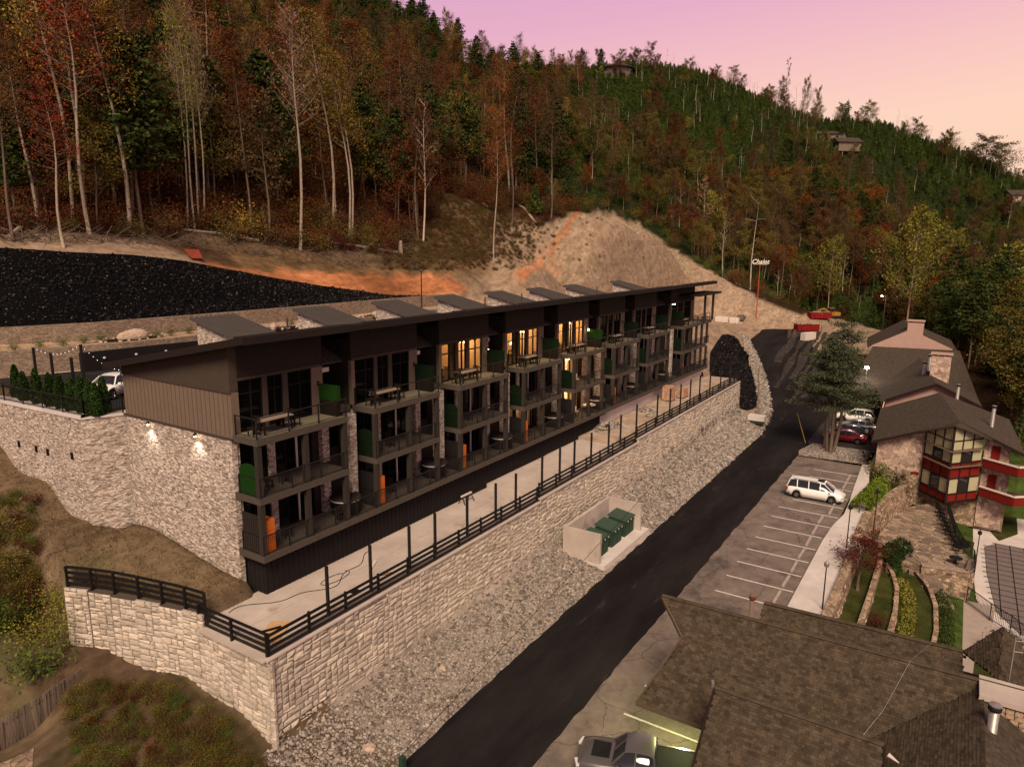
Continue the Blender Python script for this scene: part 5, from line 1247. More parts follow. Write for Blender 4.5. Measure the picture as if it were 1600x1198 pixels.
scatter_gn('forest', rest, 'autumn woods and young pines covering the hill as one mass')
scatter_gn('undergrowth', under, 'brown and rust undergrowth on the forest floor')
print('TREES', len(cand), cnt, len(rest), len(under))
# fallen trunks at the forest edge
for i, (a, c, lab) in enumerate((((270, 362), (405, 380), 'long fallen trunk lying at the forest edge above the black slope'), ((480, 378), (622, 398), 'pale fallen trunk lying beside the stump'), ((15, 375), (45, 350), 'short fallen trunk leaning at the left edge of the woods'), ((340, 312), (372, 345), 'pale fallen trunk leaning in the brush of the wood edge'), ((720, 300), (762, 326), 'fallen grey log high on the tan slope edge'), ((800, 318), (838, 352), 'fallen grey log near the crest of the tan slope'))):
    p = hit(*a, 60); q = hit(*c, 60)
    if p is None or q is None: continue
    o = MB().tube([Vector(p)+Vector((0, 0, .35)), (Vector(p)+Vector(q))/2+Vector((0, 0, .3+max(0, float(H(*((p+q)/2)[:2]))-(p[2]+q[2])/2))), Vector(q)+Vector((0, 0, .3))], [.14, .2, .24], 6).build('fallen_trunk', BK['pale'])
    tag(o, lab, 'log')
p = hit(626, 400, 60); o = MB().tube([Vector(p)+Vector((0, 0, -.3)), Vector(p)+Vector((0, 0, 1.2)), Vector(p)+Vector((.1, 0, 2.2))], [.42, .3, .18], 7).build('tree_stump', BK['pale']); tag(o, 'pale broken stump above the orange soil', 'stump')
# dead brush: loose twigs strewn along the wood edge
tw = MB()
for _ in range(1700):
    u = rr.uniform(0, 760); v = np.interp(u, [0, 300, 500, 640, 760], [378, 388, 415, 425, 400])-abs(rr.gauss(0, 22))
    p = hit(u, v, 60)
    if p is None or p[0] < 5: continue
    a = rr.uniform(0, 6.28); L = rr.uniform(.3, 2.2); e_ = rr.uniform(-.1, .7); P = Vector(p)+Vector((0, 0, .08)); Q = P+Vector((math.cos(a)*L, math.sin(a)*L, e_*L)); Q.z = max(Q.z, float(H(Q.x, Q.y))+.1)
    tw.bar(P, Q, rr.uniform(.02, .06))
o = tw.build('brushwood', BK['dark']); tag(o, 'loose dead branches strewn along the edge of the woods', kind='stuff')
# ------------------------------------------------------------------ left: ledgestone wall, railing, evergreens, car park things
sl = empty('ledgestone_wall', 'tall ledgestone retaining wall left of the lodge, topped with a black railing', 'wall', (19.5, 41.7, 0))
SWL = [(21.6, 40.8), (19.5, 41.7), (18.9, 50.4), (18.1, 58), (17.0, 67)]
for i in range(4):
    (a, b_), (c, d) = SWL[i], SWL[i+1]; L = math.hypot(c-a, d-b_); nx, ny = (d-b_)/L*.5, -(c-a)/L*.5
    if i == 0: nx, ny = .3, .8
    else: nx, ny = .9, .03
    MB().prism([(a-19.5, b_-41.7), (c-19.5, d-41.7), (c+nx-19.5, d+ny-41.7), (a+nx-19.5, b_+ny-41.7)], -1.5+i, 8.16).build('stone_face', M['stonev'], sl)
    MB().prism([(a-19.56, b_-41.73), (c-19.56, d-41.73), (c+nx-19.4, d+ny-41.65), (a+nx-19.4, b_+ny-41.65)], 8.165, 8.27).build('coping', M['conc2'], sl)
for (u, v) in ((30, 693), (57, 701), (75, 706), (113, 712)):
    r = ray(u, v); t_ = 19.15/r[0]; 
    for _ in range(4):
        y = r[1]*t_; xw = np.interp(y, [41.7, 50.4, 58], [19.5, 18.9, 18.1]); t_ = xw/r[0]
    y = r[1]*t_; z = CZ+r[2]*t_
    MB().box(xw-.05-19.5, xw+.02-19.5, y-.12-41.7, y+.12-41.7, z-.2, z+.2).build('drain_hole', M['frame'], sl)
# railing on the wall top
rl = empty('railing', 'black railing along the coping of the ledgestone wall', 'railing', (19.6, 41.6, 8.27))
RP = [(21.5, 41.0), (19.75, 41.85), (19.15, 50.4), (18.35, 58), (17.3, 66)]
for i in range(4):
    a = Vector((RP[i][0]-19.6, RP[i][1]-41.6, 0)); b_ = Vector((RP[i+1][0]-19.6, RP[i+1][1]-41.6, 0)); n = max(1, int((b_-a).length/1.9))
    MB().bar(a+Vector((0, 0, 1.0)), b_+Vector((0, 0, 1.0)), .05).bar(a+Vector((0, 0, .1)), b_+Vector((0, 0, .1)), .04).build('rail', M['blacksteel'], rl)
    for k in range(n+1): p = a.lerp(b_, k/n); MB().bar(p, p+Vector((0, 0, 1.05)), .06).build('post', M['blacksteel'], rl)
    bl = MB(); m_ = int((b_-a).length/.14)
    for k in range(m_): p = a.lerp(b_, k/m_); bl.bar(p+Vector((0, 0, .1)), p+Vector((0, 0, 1)), .018)
    bl.build('balusters', M['blacksteel'], rl)
# arborvitae
def arb_mesh():
    rs = np.random.RandomState(3); n = 2200; z = rs.uniform(0, 1, n)**.9; rad = .42*np.minimum(1, (1-z)**.55)*np.minimum(1, .55+z*3)*rs.uniform(.75, 1.06, n); a = rs.uniform(0, 2*PI, n)
    c = np.stack([rad*np.cos(a), rad*np.sin(a), z*2.25+.05], 1); V, Fq = leaves_np(c, 1, .02, .075, rs); return np_mesh('foliage', V, Fq, LM['arb'])
am = arb_mesh(); ast = MB().tube([(0, 0, 0), (0, 0, 1.9)], [.05, .02], 5).mesh('stem', BK['dark'])
APX = [(31, 622), (43, 628), (55, 634), (66, 640), (79, 644), (93, 648), (108, 652), (121, 655), (136, 656), (168, 648)]
for i, (u, v) in enumerate(APX):
    p = onz(u, v, 8.2); x = max(p[0], float(np.interp(p[1], [41.7, 50.4, 58], [20.3, 19.75, 19])))
    e = empty('arborvitae', 'columnar clipped evergreen behind the railing, '+(['first', 'second', 'third', 'fourth', 'fifth', 'sixth', 'seventh', 'eighth', 'ninth'][i]+' from the left' if i < 9 else 'set apart nearest the lodge'), 'evergreen', (x, p[1]+.3, 8.15), rnd.uniform(0, 6), 'columnar evergreens on the wall top')
    inst('foliage', am, e, sc=(1, 1, rnd.uniform(.85, 1.05))); inst('stem', ast, e)
for i, (u, v, h) in enumerate(((60, 612, 3.1), (87, 620, 3.0), (119, 630, 3.0), (135, 622, 3.6))):
    p = onz(u, v, 8.2); o = MB().box(-.07, .07, -.07, .07, 0, h).build('tall_post', M['blacksteel']); o.location = (p[0], p[1], 8.1)
    tag(o, 'tall black post holding string lights over the car park, %s from the left' % ['first', 'second', 'third', 'fourth'][i], 'post', 'string light posts')
# string lights
sb = empty('string_lights', 'string of tiny white bulbs hanging between the black posts by the car park', 'string lights', (22.5, 48, 11))
P_ = [onz(60, 612, 8.2)+[0, 0, 3], onz(135, 622, 8.2)+[0, 0, 3.5], np.array([22.5, 41.5, 10.6])]
cb = MB()
for i in range(2):
    q = [Vector(P_[i]).lerp(Vector(P_[i+1]), t/12)-Vector((22.5, 48, 11))-Vector((0, 0, .5*math.sin(PI*t/12))) for t in range(13)]
    cb.tube(q, .012, 3, False)
    for w_ in q[1:-1]: MB().lathe((w_.x, w_.y, w_.z-.05), [(.01, 0), (.02, .02), (.01, .04)], 5).build('bulb', M['dimbulb'], sb)
cb.build('cable', M['frame'], sb)
# dark panel wall with small lamps at the back of the car park
pw = empty('panel_wall', 'long low black panel wall with small round lamps behind the car park', 'wall', (30, 56.6, 8.1))
A_ = Vector((27.2, 57.4, 8.1)); B_ = Vector((48.0, 55.5, 8.1)); O_ = Vector((30, 56.6, 8.1))
MB().bar(A_-O_+Vector((0, 0, .8)), B_-O_+Vector((0, 0, .8)), .2, 1.6).build('panel', M['black'], pw)
for k in range(8):
    p = A_.lerp(B_, (k+.7)/8.5)-O_; MB().lathe((p.x, p.y-.16, .95), [(.05, 0), (.11, .04), (.11, .12), (.05, .16)], 8).build('lamp', M['conc2'], pw)
pk = strip('kerb', [(25.2, 58.9), (31, 57.0), (45, 56.2)], [(25.1, 58.6), (31, 56.7), (45, 55.9)], 20, 2, .13, M['conc2'])
# planter bed: boulder in a mulch ring and a row of little shrubs
def shrub(key, u, v, z, h, label, group=None, wide=1.3, cat='shrub'):
    p = onz(u, v, z) if not callable(z) else z(u, v)
    return put_tree(key, p[0], p[1], p[2]+.05, h, label, cat, group, 'shrub', wide=wide)
for i, (u, v) in enumerate(((24, 547), (62, 543), (98, 540), (130, 536), (160, 533), (247, 527), (266, 524), (294, 521), (317, 518), (455, 508), (505, 500))):
    shrub('bush_green', u, v, 10.0, .75, 'small dark green shrub in the tan gravel bed, %s along from the left' % (['first', 'second', 'third', 'fourth', 'fifth', 'sixth', 'seventh', 'eighth', 'ninth', 'tenth', 'eleventh'][i]), 'shrubs in the gravel bed', 1.2)
def rock(x, y, z, sx_, sy_, sz_, label, seed=1, m=None):
    rs = np.random.RandomState(seed); bm = bmesh.new(); bmesh.ops.create_icosphere(bm, subdivisions=3, radius=1)
    for v in bm.verts:
        n = 1+.12*math.sin(v.co.x*3+seed)+.1*math.sin(v.co.y*4+seed*2)+rs.uniform(-.03, .03); v.co = Vector((v.co.x*sx_*n, v.co.y*sy_*n, max(v.co.z, -.45)*sz_*n))
    me = bpy.data.meshes.new('boulder'); bm.to_mesh(me); bm.free(); me.materials.append(m or M['rockm']); o = bpy.data.objects.new('boulder', me); link(o); o.location = (x, y, z+sz_*.35); o.rotation_euler = (0, 0, seed)
    return tag(o, label, 'boulder')
M['rockm'] = mat('boulder', (.42, .32, .25), .9, var=.3, vscale=2, bump=1, bscale=3)
M['mulch'] = mat('dark mulch', (.02, .014, .01), .95, var=.5, vscale=5, bump=1, bscale=10)
for i, (u, v) in enumerate(((206, 528), (428, 512), (592, 492))):
    p = onz(u, v, 10.05); rock(p[0], p[1], 10.0, 1.3 if i == 0 else .8, .7 if i == 0 else .5, .6 if i == 0 else .4, 'tan boulder in dark mulch, %s' % ['the largest, left of the small roofs', 'between the first two small roofs', 'between the second and third small roofs'][i], 3+i)
    mb = MB(); n = 20; ring = [(p[0]+math.cos(2*PI*k/n)*(2.9+.3*math.sin(k*2.3)), p[1]+math.sin(2*PI*k/n)*(1.25+.1*math.sin(k*3))) for k in range(n)]
    mb.prism(ring, 9.9, 10.0); o = mb.build('mulch_ring', M['mulch']); o['kind'] = 'structure'
    st = np.array([(x_, y_, 10.02) for x_, y_ in ring for _ in range(2)])+nrs.uniform(-.12, .12, (40, 3))*[1, 1, .1]
    o = scatter_stones('edging_stones', st, nrs.uniform(.08, .18, 40), M['rockm']); tag(o, 'small edging stones round the mulch ring', kind='stuff')
for i, (u, v) in enumerate(((165, 523), (192, 520), (210, 518), (394, 500), (412, 498), (560, 480))):
    p = onz(u, v, 10.2); put_tree('bush_rust', p[0], p[1]+.6, 10.0, 1.9, 'tall reddish ornamental grass clump in front of the black slope, %s from the left' % ['first', 'second', 'third', 'fourth', 'fifth', 'sixth'][i], 'grass clump', 'reddish grass clumps', 'ornamental_grass', wide=.45)
# red tarpaulin on the dirt above the black slope
p = hit(300, 405, 60); o = MB(); o.slab([(p[0]-.2, p[1]-.3, p[2]+.1), (p[0]+.9, p[1]-.5, p[2]+.1), (p[0]+.9, p[1]+.1, p[2]+1.0), (p[0]-.7, p[1]+.2, p[2]+1.05)], .12); o = o.build('tarpaulin', mat('red tarp', (.22, .045, .03), .7)); tag(o, 'small faded red tarpaulin on the dirt above the black slope', 'tarpaulin')
# double-headed area light behind the roofs
t = empty('area_light', 'black pole with two angled lamp heads behind the small roofs', 'street lamp', (66, 55.5, 7.9)); 
MB().tube([(0, 0, 0), (0, 0, 7.2)], [.09, .06], 8).build('pole', M['blacksteel'], t)
for s_ in (-1, 1):
    MB().bar((0, 0, 7.0), (s_*.55, 0, 7.35), .05).build('arm', M['blacksteel'], t); MB().cbox((s_*.75, 0, 7.42), (.28, .16, .05), 0, (0, s_*-.3)).build('lamp_head', M['blacksteel'], t)
# flat things on the terrace
t = empty('plywood_sheet', 'tan plywood sheet lying on the terrace corner', 'plywood', (19.6, 25.9, .02)); MB().cbox((0, 0, .012), (.95, .5, .012), .55).build('board', mat('plywood', (.50, .31, .15), .8, var=.15, vscale=2), t)
o = MB().bar((19.2, 26.3, .08), (20.0, 25.9, .1), .09).build('timber_offcut', M['furn']); tag(o, 'short dark timber offcut on the plywood sheet', 'timber')
for i, (x, y, a, L, c) in enumerate(((27.4, 27.0, .5, 1.2, 'pale'), (27.0, 25.6, -.6, .7, 'brown'), (34.6, 25.8, .4, 1.0, 'pale'), (63.2, 27.3, .9, 2.6, 'pale'))):
    zz = .02 if x < 60 else .63
    o = MB().cbox((0, 0, .03), (L/2, .09, .02), a).build('loose_board', M['conc2'] if c == 'pale' else mat('old board', (.25, .15, .09), .9)); o.location = (x, y, zz); tag(o, '%s board lying loose on the terrace, %s' % (c, ['between the second and third tall posts', 'by the foot of the second tall post', 'beside the fifth tall post', 'long one on the far muddy part']
[i]), 'board')
hs = MB(); q = []
for k in range(60):
    t_ = k/59; q.append((19.5+9.3*t_, 29.2-.9*t_-1.6*math.sin(t_*3.1)**2+.25*math.sin(t_*21), .03))
hs.tube(q, .018, 4, False); q = [(24.8+math.cos(k*.3)*.9+k*.02, 27.6+math.sin(k*.3)*.35, .03) for k in range(24)]; hs.tube(q, .018, 4, False)
o = hs.build('hose', M['frame']); tag(o, 'thin black hose snaking over the pale terrace slab', 'hose')
o = MB().box(-.25, .25, -.2, .2, 0, .02).build('drain_cover', M['furn']); o.location = (24.6, 25.6, .012); tag(o, 'small square drain cover in the terrace slab', 'drain cover')
t = empty('sawhorse', 'small grey sawhorse against the charcoal skirt wall', 'sawhorse', (38.6, 28.6, 0)); MB().box(-.6, .6, -.06, .06, .55, .65).build('beam', M['conc2'], t)
for sx in (-1, 1):
    for sy in (-1, 1): MB().bar((sx*.5, sy*.03, .56), (sx*.55, sy*.3, 0), .05).build('leg', M['postm'], t)
# brick pallet and rubble heaps on the unfinished far part of the terrace
M['brick'] = mat('tan brick', (.42, .25, .16), .9, obj_rand=.2, var=.15, vscale=5)
def pallet(x, y, z, nx, ny, nz, label, bw=.4, bd=.28, bh=.2):
    t = empty('block_stack', label, 'block stack', (x, y, z)); me = MB().box(.008, bw-.008, .008, bd-.008, .005, bh-.006).mesh('brick', M['brick'])
    MB().box(-.05, nx*bw+.05, -.05, ny*bd+.05, 0, .12).build('pallet', M['postm'], t)
    for i in range(nx):
        for j in range(ny):
            for k in range(nz):
                if 0 < i < nx-1 and 0 < j < ny-1 and k < nz-1: continue
                inst('brick', me, t, (i*bw, j*bd, .12+k*bh))
pallet(76.2, 27.2, .68, 3, 4, 8, 'tall stack of tan blocks on the unfinished end of the terrace')
pallet(78.6, 26.6, .68, 4, 3, 5, 'lower stack of tan blocks behind the tall stack')
for i, (x, y, s_, lab) in enumerate(((61.8, 28.5, 1.2, 'rubble heap where the charcoal skirt ends'), (71, 28, .9, 'low heap of soil and scrap on the muddy terrace'), (69, 26.6, .6, 'small scrap heap by the fence'))):
    n = 260; a = nrs.uniform(0, 6.28, n); r_ = nrs.uniform(0, 1, n)**.6*s_*1.3
    pts = np.stack([x+r_*np.cos(a)*1.5, y+r_*np.sin(a)*.7, .6+np.maximum(0, s_*.5*(1-r_/s_/1.3))+0*a], 1); o = scatter_stones('rubble', pts, nrs.uniform(.08, .2, n), M['rubble']); tag(o, lab, kind='stuff')
# transformer bay: three concrete walls round three green cabinets
M['greenp'] = mat('green enamel', (.026, .052, .034), .5, var=.15, vscale=2)
tb = empty('cabinet_bay', 'pale concrete bay walls open to the road around the green cabinets', 'enclosure', (47.3, 20.95, -4.75))
MB().box(-3.55, -3.3, -.55, 2.5, 0, 2.35).build('side_wall', M['concrete'], tb); MB().box(4.0, 4.25, -.55, 2.5, 0, 2.35).build('side_wall', M['concrete'], tb)
MB().box(-3.299, 3.999, 2.25, 2.5, 0, 2.35).build('back_wall', M['concrete'], tb)
MB().box(-3.6, 4.9, -1.0, 2.24, -.3, .06).build('floor_slab', M['conc2'], tb)
for i, x in enumerate((-1.9, .55, 2.95)):
    t = empty('electrical_cabinet', 'dark green electrical cabinet in the concrete bay, %s' % ['nearest the camera', 'in the middle', 'farthest from the camera'][i], 'cabinet', (47.3+x, 20.9, -4.69), group='green cabinets in the bay')
    b = MB(); b.box(-.85, .85, 0, 1.5, 0, 1.35); b.build('body', M['greenp'], t)
    b = MB(); b.slab([(-.9, -.12, 1.38), (.9, -.12, 1.38), (.9, 1.55, 1.62), (-.9, 1.55, 1.62)], .12); b.build('lid', mat('green lid', (.045, .075, .055), .6) if i == 0 else bpy.data.materials['green lid'], t)
    for s_ in (-1, 1): MB().box(s_*.42-.38, s_*.42+.38, -.04, -.003, .12, 1.2).build('door', M['greenp'], t)
    for s_ in (-.6, .0, .6): MB().box(s_-.06, s_+.06, -.155, -.125, 1.24, 1.32).build('label_plate', M['conc2'], t)
# ------------------------------------------------------------------ lower left: overgrown bank, plank fence
M['weather'] = mat('weathered plank', (.17, .135, .105), .9, var=.4, vscale=2.5, obj_rand=.25, stretch=(3, 3, .4))
pf = empty('plank_fence', 'weathered vertical plank fence at the lower left corner', 'fence', (15.9, 35.6, -4.8))
PF = [(8.6, 33.4, -5.4), (11.3, 34.9, -5.2), (13.5, 35.0, -4.9), (15.9, 35.4, -4.7), (16.6, 38.2, -4.0), (17.4, 40.6, -3.0)]
pmh = MB().box(-.065, .065, -.012, .012, 0, 1.9).mesh('plank', M['weather'])
for i in range(len(PF)-1):
    a = Vector(PF[i]); b_ = Vector(PF[i+1]); L = (b_.xy-a.xy).length; n = int(L/.15); an = math.atan2(b_.y-a.y, b_.x-a.x)
    for k in range(n):
        p = a.lerp(b_, (k+.5)/n); o = inst('plank', pmh, pf, (p.x-15.9, p.y-35.6, p.z+4.8+rnd.uniform(-.05, .05)), an); o.rotation_euler = (rnd.uniform(-.03, .03), rnd.uniform(-.02, .02), an)
    for h_ in (.4, 1.5): MB().bar(a+Vector((-15.9, -35.55, 4.8+h_)), b_+Vector((-15.9, -35.55, 4.8+h_)), .05, .09).build('rail', M['weather'], pf)
spots = [('bush_lime', 78, 1010, 2.7, 'large yellow green bush above the plank fence', 1.2), ('bush_lime', 96, 950, 1.8, 'yellow green bush top beside the end of the black board fence', 1.1), ('bush_green', 60, 1055, 2.2, 'green bush in the bend of the plank fence', 1.2),
         ('bush_olive', 14, 900, 1.9, 'dark bush at the left edge beside the straw bank', 1.3), ('bush_olive', 8, 830, 1.8, 'dark bush higher on the left edge of the bank', 1.2), ('bush_wine', 40, 950, 1.8, 'dark red bush behind the yellow green one', 1.1), ('bush_green', 5, 985, 2.2, 'dark green bush low on the left frame edge', 1.2)]
for key, u, v, h, lab, wd in spots:
    p = hit(u, v)
    if p is not None: put_tree(key, p[0], p[1], p[2], h, lab, 'bush', name='bush', wide=wd)
bushes = []
for _ in range(620):
    u = rr.uniform(110, 445); v = rr.uniform(1020, 1210)
    top_ = np.interp(u, [40, 150, 250, 430], [1110, 1060, 1060, 1170]); 
    if v < top_+10: continue
    p = hit(u, v)
    if p is None or p[0] > 17.3: continue
    k = rr.choices(['bush_wine', 'bush_green', 'bush_brown', 'bush_rust', 'bush_olive'], [.7, 5 if u < 300 else 2, 4, .5, 5])[0]
    bushes.append((p[0], p[1], p[2]-.1, k, rr.uniform(.16, .38)))
for _ in range(120):
    u = rr.uniform(-20, 60); v = rr.uniform(760, 1000); p = hit(u, v)
    if p is not None: bushes.append((p[0], p[1], p[2]-.1, rr.choice(['bush_olive', 'bush_green', 'bush_wine', 'bush_olive']), rr.uniform(.2, .5)))
scatter_gn('ground_cover', bushes, 'tangled low brush and weeds on the bank below the retaining wall')
# straw tufts over the bank
gt = MB()
for _ in range(9000):
    u = rr.uniform(0, 380); v = rr.uniform(700, 960)
    p = hit(u, v) if rr.random() < .25 else None
    if p is None: continue
    if p[0] > 21.2 or p[1] > 60: continue
    for _k in range(3):
        a = rr.uniform(0, 6.28); h_ = rr.uniform(.08, .28); x = p[0]+rr.uniform(-.2, .2); y = p[1]+rr.uniform(-.2, .2); z = float(H(x, y))
        gt.add([(x, y, z), (x+.05, y+.02, z), (x+math.cos(a)*.15, y+math.sin(a)*.15, z+h_)], [(0, 1, 2)])
o = gt.build('dry_grass', mat('dry grass', (.22, .16, .08), .95, island=.4)); tag(o, 'sparse dry grass on the straw bank', kind='stuff')
strip('brick_path', [(8.5, 33.0), (10.2, 33.6), (12.0, 33.3)], [(8.0, 30.0), (10.0, 31.4), (11.2, 31.6)], 20, 6, .03, mat('path pavers', (.30, .21, .15), .9, vor=(2.6, .35, .08), var=.2, vscale=3))
# stray boulders on the rubble bank
for i, (u, v, s_) in enumerate(((692, 1045, .3), (577, 1170, .36), (1052, 775, .3))):
    p = hit(u, v)
    if p is not None: rock(p[0], p[1], p[2], s_, s_*.6, s_*.5, 'tan boulder among the rubble, %s' % ['below the middle of the wall', 'at the bottom edge of the picture', 'beyond the concrete bay'][i], 20+i)
# ------------------------------------------------------------------ vehicles
def carpaint(name, col, metal=.3): return mat(name, col, .28, coat=.8, metal=metal, spec=.5)
M['tyre'] = mat('tyre', (.012, .012, .012), .8); M['rim'] = mat('rim', (.45, .44, .43), .3, metal=.9); M['carglass'] = mat('car glass', (.02, .022, .024), .06, spec=.8); M['plastic'] = mat('black plastic', (.015, .015, .015), .6)
M['headl'] = mat('headlight', (.6, .62, .62), .1, spec=.8); M['taill'] = mat('tail light', (.35, .012, .012), .2, spec=.6)
WH = {}
def wheel(parent, x, y, r, side):
    if r not in WH:
        t_ = []
        def ring(prof, n=20):
            vs = []; fs = []
            for (rad, off) in prof:
                for k in range(n): vs.append((math.cos(2*PI*k/n)*rad, off, math.sin(2*PI*k/n)*rad))
            for i in range(len(prof)-1):
                for k in range(n): fs.append((i*n+k, i*n+(k+1) % n, (i+1)*n+(k+1) % n, (i+1)*n+k))
            return vs, fs
        b = MB(); b.add(*ring([(r*.66, -.10), (r*.96, -.11), (r, -.07), (r, .07), (r*.96, .11), (r*.66, .10)])); tm = b.mesh('tyre', M['tyre'], True)
        b = MB(); b.add(*ring([(r*.665, -.10), (r*.62, -.06), (r*.6, -.05)])); 
        for k in range(5):
            a = 2*PI*k/5; b.bar((0, -.075, 0), (math.cos(a)*r*.63, -.08, math.sin(a)*r*.63), r*.2, .03, up=(0, 1, 0))
        rm = b.mesh('rim', M['rim']); b = MB(); v_, f_ = ring([(r*.62, -.04), (.01, -.04)]); b.add(v_, f_); hm = b.mesh('brake_disc', M['plastic']); WH[r] = (tm, rm, hm)
    e = bpy.data.objects.new('wheel', WH[r][0]); link(e, parent); e.location = (x, y, r); 
    if side > 0: e.rotation_euler = (0, 0, PI)
    inst('rim', WH[r][1], e); inst('brake_disc', WH[r][2], e)
def car(name, label, cat, loc, rz, L, Wd, prof, roofp, paint, wr=.34, wb=(.19, .81), glassx=None, belt=None, extra=None):
    """prof: (s, z_top) body shoulder line nose to tail; roofp: (s, z, halfwidth) of the glasshouse"""
    t = empty(name, label, cat, loc, rz)
    hw = Wd/2; b = MB(); st = []; N = len(prof)
    S_ = np.linspace(0, 1, 29); wx = [L*(w-.5) for w in wb]
    rings = []
    for s in S_:
        x = L*(s-.5); zt = float(np.interp(s, [p[0] for p in prof], [p[1] for p in prof])); k = 1-abs(2*s-1)**7*.22; w = hw*k; zb = .2+.14*abs(2*s-1)**6
        for w0 in wx:
            d = abs(x-w0)
            if d < wr+.07: zb = max(zb, wr+math.sqrt(max(0, (wr+.07)**2-d*d)))
        zb = min(zb, zt-.12); zm = zb+(zt-zb)*.5
        rings.append([(x, -w*.97, zb), (x, -w, zm), (x, -w*.985, zt-.10), (x, -w*.90, zt-.01), (x, -w*.5, zt+.035), (x, w*.5, zt+.035), (x, w*.90, zt-.01), (x, w*.985, zt-.10), (x, w, zm), (x, w*.97, zb)])
    vs = [p for r_ in rings for p in r_]; n = 10; fs = []
    for i in range(len(rings)-1):
        for k in range(n): fs.append((i*n+k, (i+1)*n+k, (i+1)*n+(k+1) % n, i*n+(k+1) % n))
    fs += [tuple(range(n)), tuple(reversed([(len(rings)-1)*n+k for k in range(n)]))]
    b.add(vs, fs); b.build('body', paint, t, True)
    MB().box(-L*.46, L*.46, -hw*.9, hw*.9, .18, .35).build('underside', M['plastic'], t)
    # glasshouse
    g = MB(); rp = roofp; vs = []; m_ = len(rp)
    for (s, z, w) in rp:
        x = L*(s-.5); zb = float(np.interp(s, [p[0] for p in prof], [p[1] for p in prof]))-.02
        vs += [(x, -hw*.90, zb), (x, -w, max(zb+.01, z)), (x, w, max(zb+.01, z)), (x, hw*.90, zb)]
    fs = []
    for i in range(m_-1):
        for k in range(3): fs.append((i*4+k, (i+1)*4+k, (i+1)*4+k+1, i*4+k+1))
    g.add(vs, fs); gh = g.build('glasshouse', M['carglass'], t, True)
    rf = MB(); mid = [p for p in rp if p[1] > max(q[1] for q in rp)-.16]
    vs = []
    for (s, z, w) in mid: x = L*(s-.5); vs += [(x, -w-.02, z+.005), (x, -w*.6, z+.045), (x, w*.6, z+.045), (x, w+.02, z+.005)]
    fs = []
    for i in range(len(mid)-1):
        for k in range(3): fs.append((i*4+k, (i+1)*4+k, (i+1)*4+k+1, i*4+k+1))
    rf.add(vs, fs); rf.build('roof', paint, t, True)
    pl = MB()
    def zb_(s): return float(np.interp(s, [p[0] for p in prof], [p[1] for p in prof]))-.02
    segs = [(rp[0], mid[0]), (rp[-1], mid[-1])]
    for a, c in segs:
        for sgn in (-1, 1): pl.bar((L*(a[0]-.5), sgn*hw*.88, zb_(a[0])+.02), (L*(c[0]-.5), sgn*(c[2]+.005), c[1]+.01), .07, .05)
    for s in (glassx or []):
        z = float(np.interp(s, [p[0] for p in rp], [p[1] for p in rp])); w = float(np.interp(s, [p[0] for p in rp], [p[2] for p in rp]))
        for sgn in (-1, 1): pl.bar((L*(s-.5), sgn*(hw*.905), zb_(s)), (L*(s-.5)+.04, sgn*(w+.012), z), .07, .03)
    pl.build('pillars', paint, t)
    for sgn in (-1, 1):
        wheel(t, wx[0], sgn*(hw-.12), wr, sgn); wheel(t, wx[1], sgn*(hw-.12), wr, sgn)
        MB().cbox((-L*.475, sgn*hw*.70, prof[1][1]-.16), (.10, .2, .07), -sgn*.35).build('headlight', M['headl'], t)
        MB().cbox((L*.482, sgn*hw*.76, prof[-2][1]-.16), (.06, .14, .12), sgn*.25).build('tail_light', M['taill'], t)
        s0 = rp[0][0]+.06; MB().cbox((L*(s0-.5), sgn*(hw+.08), prof[3][1]+.05), (.06, .1, .07)).build('mirror', paint, t)
        for s in (glassx or [])[:2]: MB().cbox((L*(s-.5)+.12, sgn*(hw-.003), .82), (.09, .012, .015)).build('door_handle', paint, t)
    MB().box(-L*.5+.02, -L*.5+.06, -hw*.5, hw*.5, .38, .58).build('grille', M['plastic'], t)
    return t
M['white'] = carpaint('white car paint', (.86, .84, .82), .0)
sedanp = [(0, .55), (.03, .70), (.12, .80), (.27, .90), (.5, .93), (.8, .97), (.93, .98), (.985, .90), (1, .6)]
sedanr = [(.27, .9, .70), (.40, 1.33, .56), (.50, 1.42, .56), (.62, 1.40, .56), (.72, 1.28, .57), (.86, .97, .68)]
van = car('parked_minivan', 'white minivan with a dark sunroof parked in the stall beside the sidewalk', 'minivan', (68.4, 9.95, -4.94), -PI/2+.03, 5.0, 1.96,
    [(0, .55), (.03, .78), (.12, .95), (.22, 1.05), (.5, 1.06), (.8, 1.08), (.96, 1.1), (.99, .95), (1, .6)],
    [(.17, 1.02, .78), (.33, 1.62, .66), (.45, 1.73, .68), (.65, 1.76, .68), (.85, 1.74, .67), (.94, 1.66, .66), (.985, 1.1, .80)], M['white'], .35, (.20, .80), [.40, .60, .80])
van.rotation_euler = (0, 0, PI/2+.02)
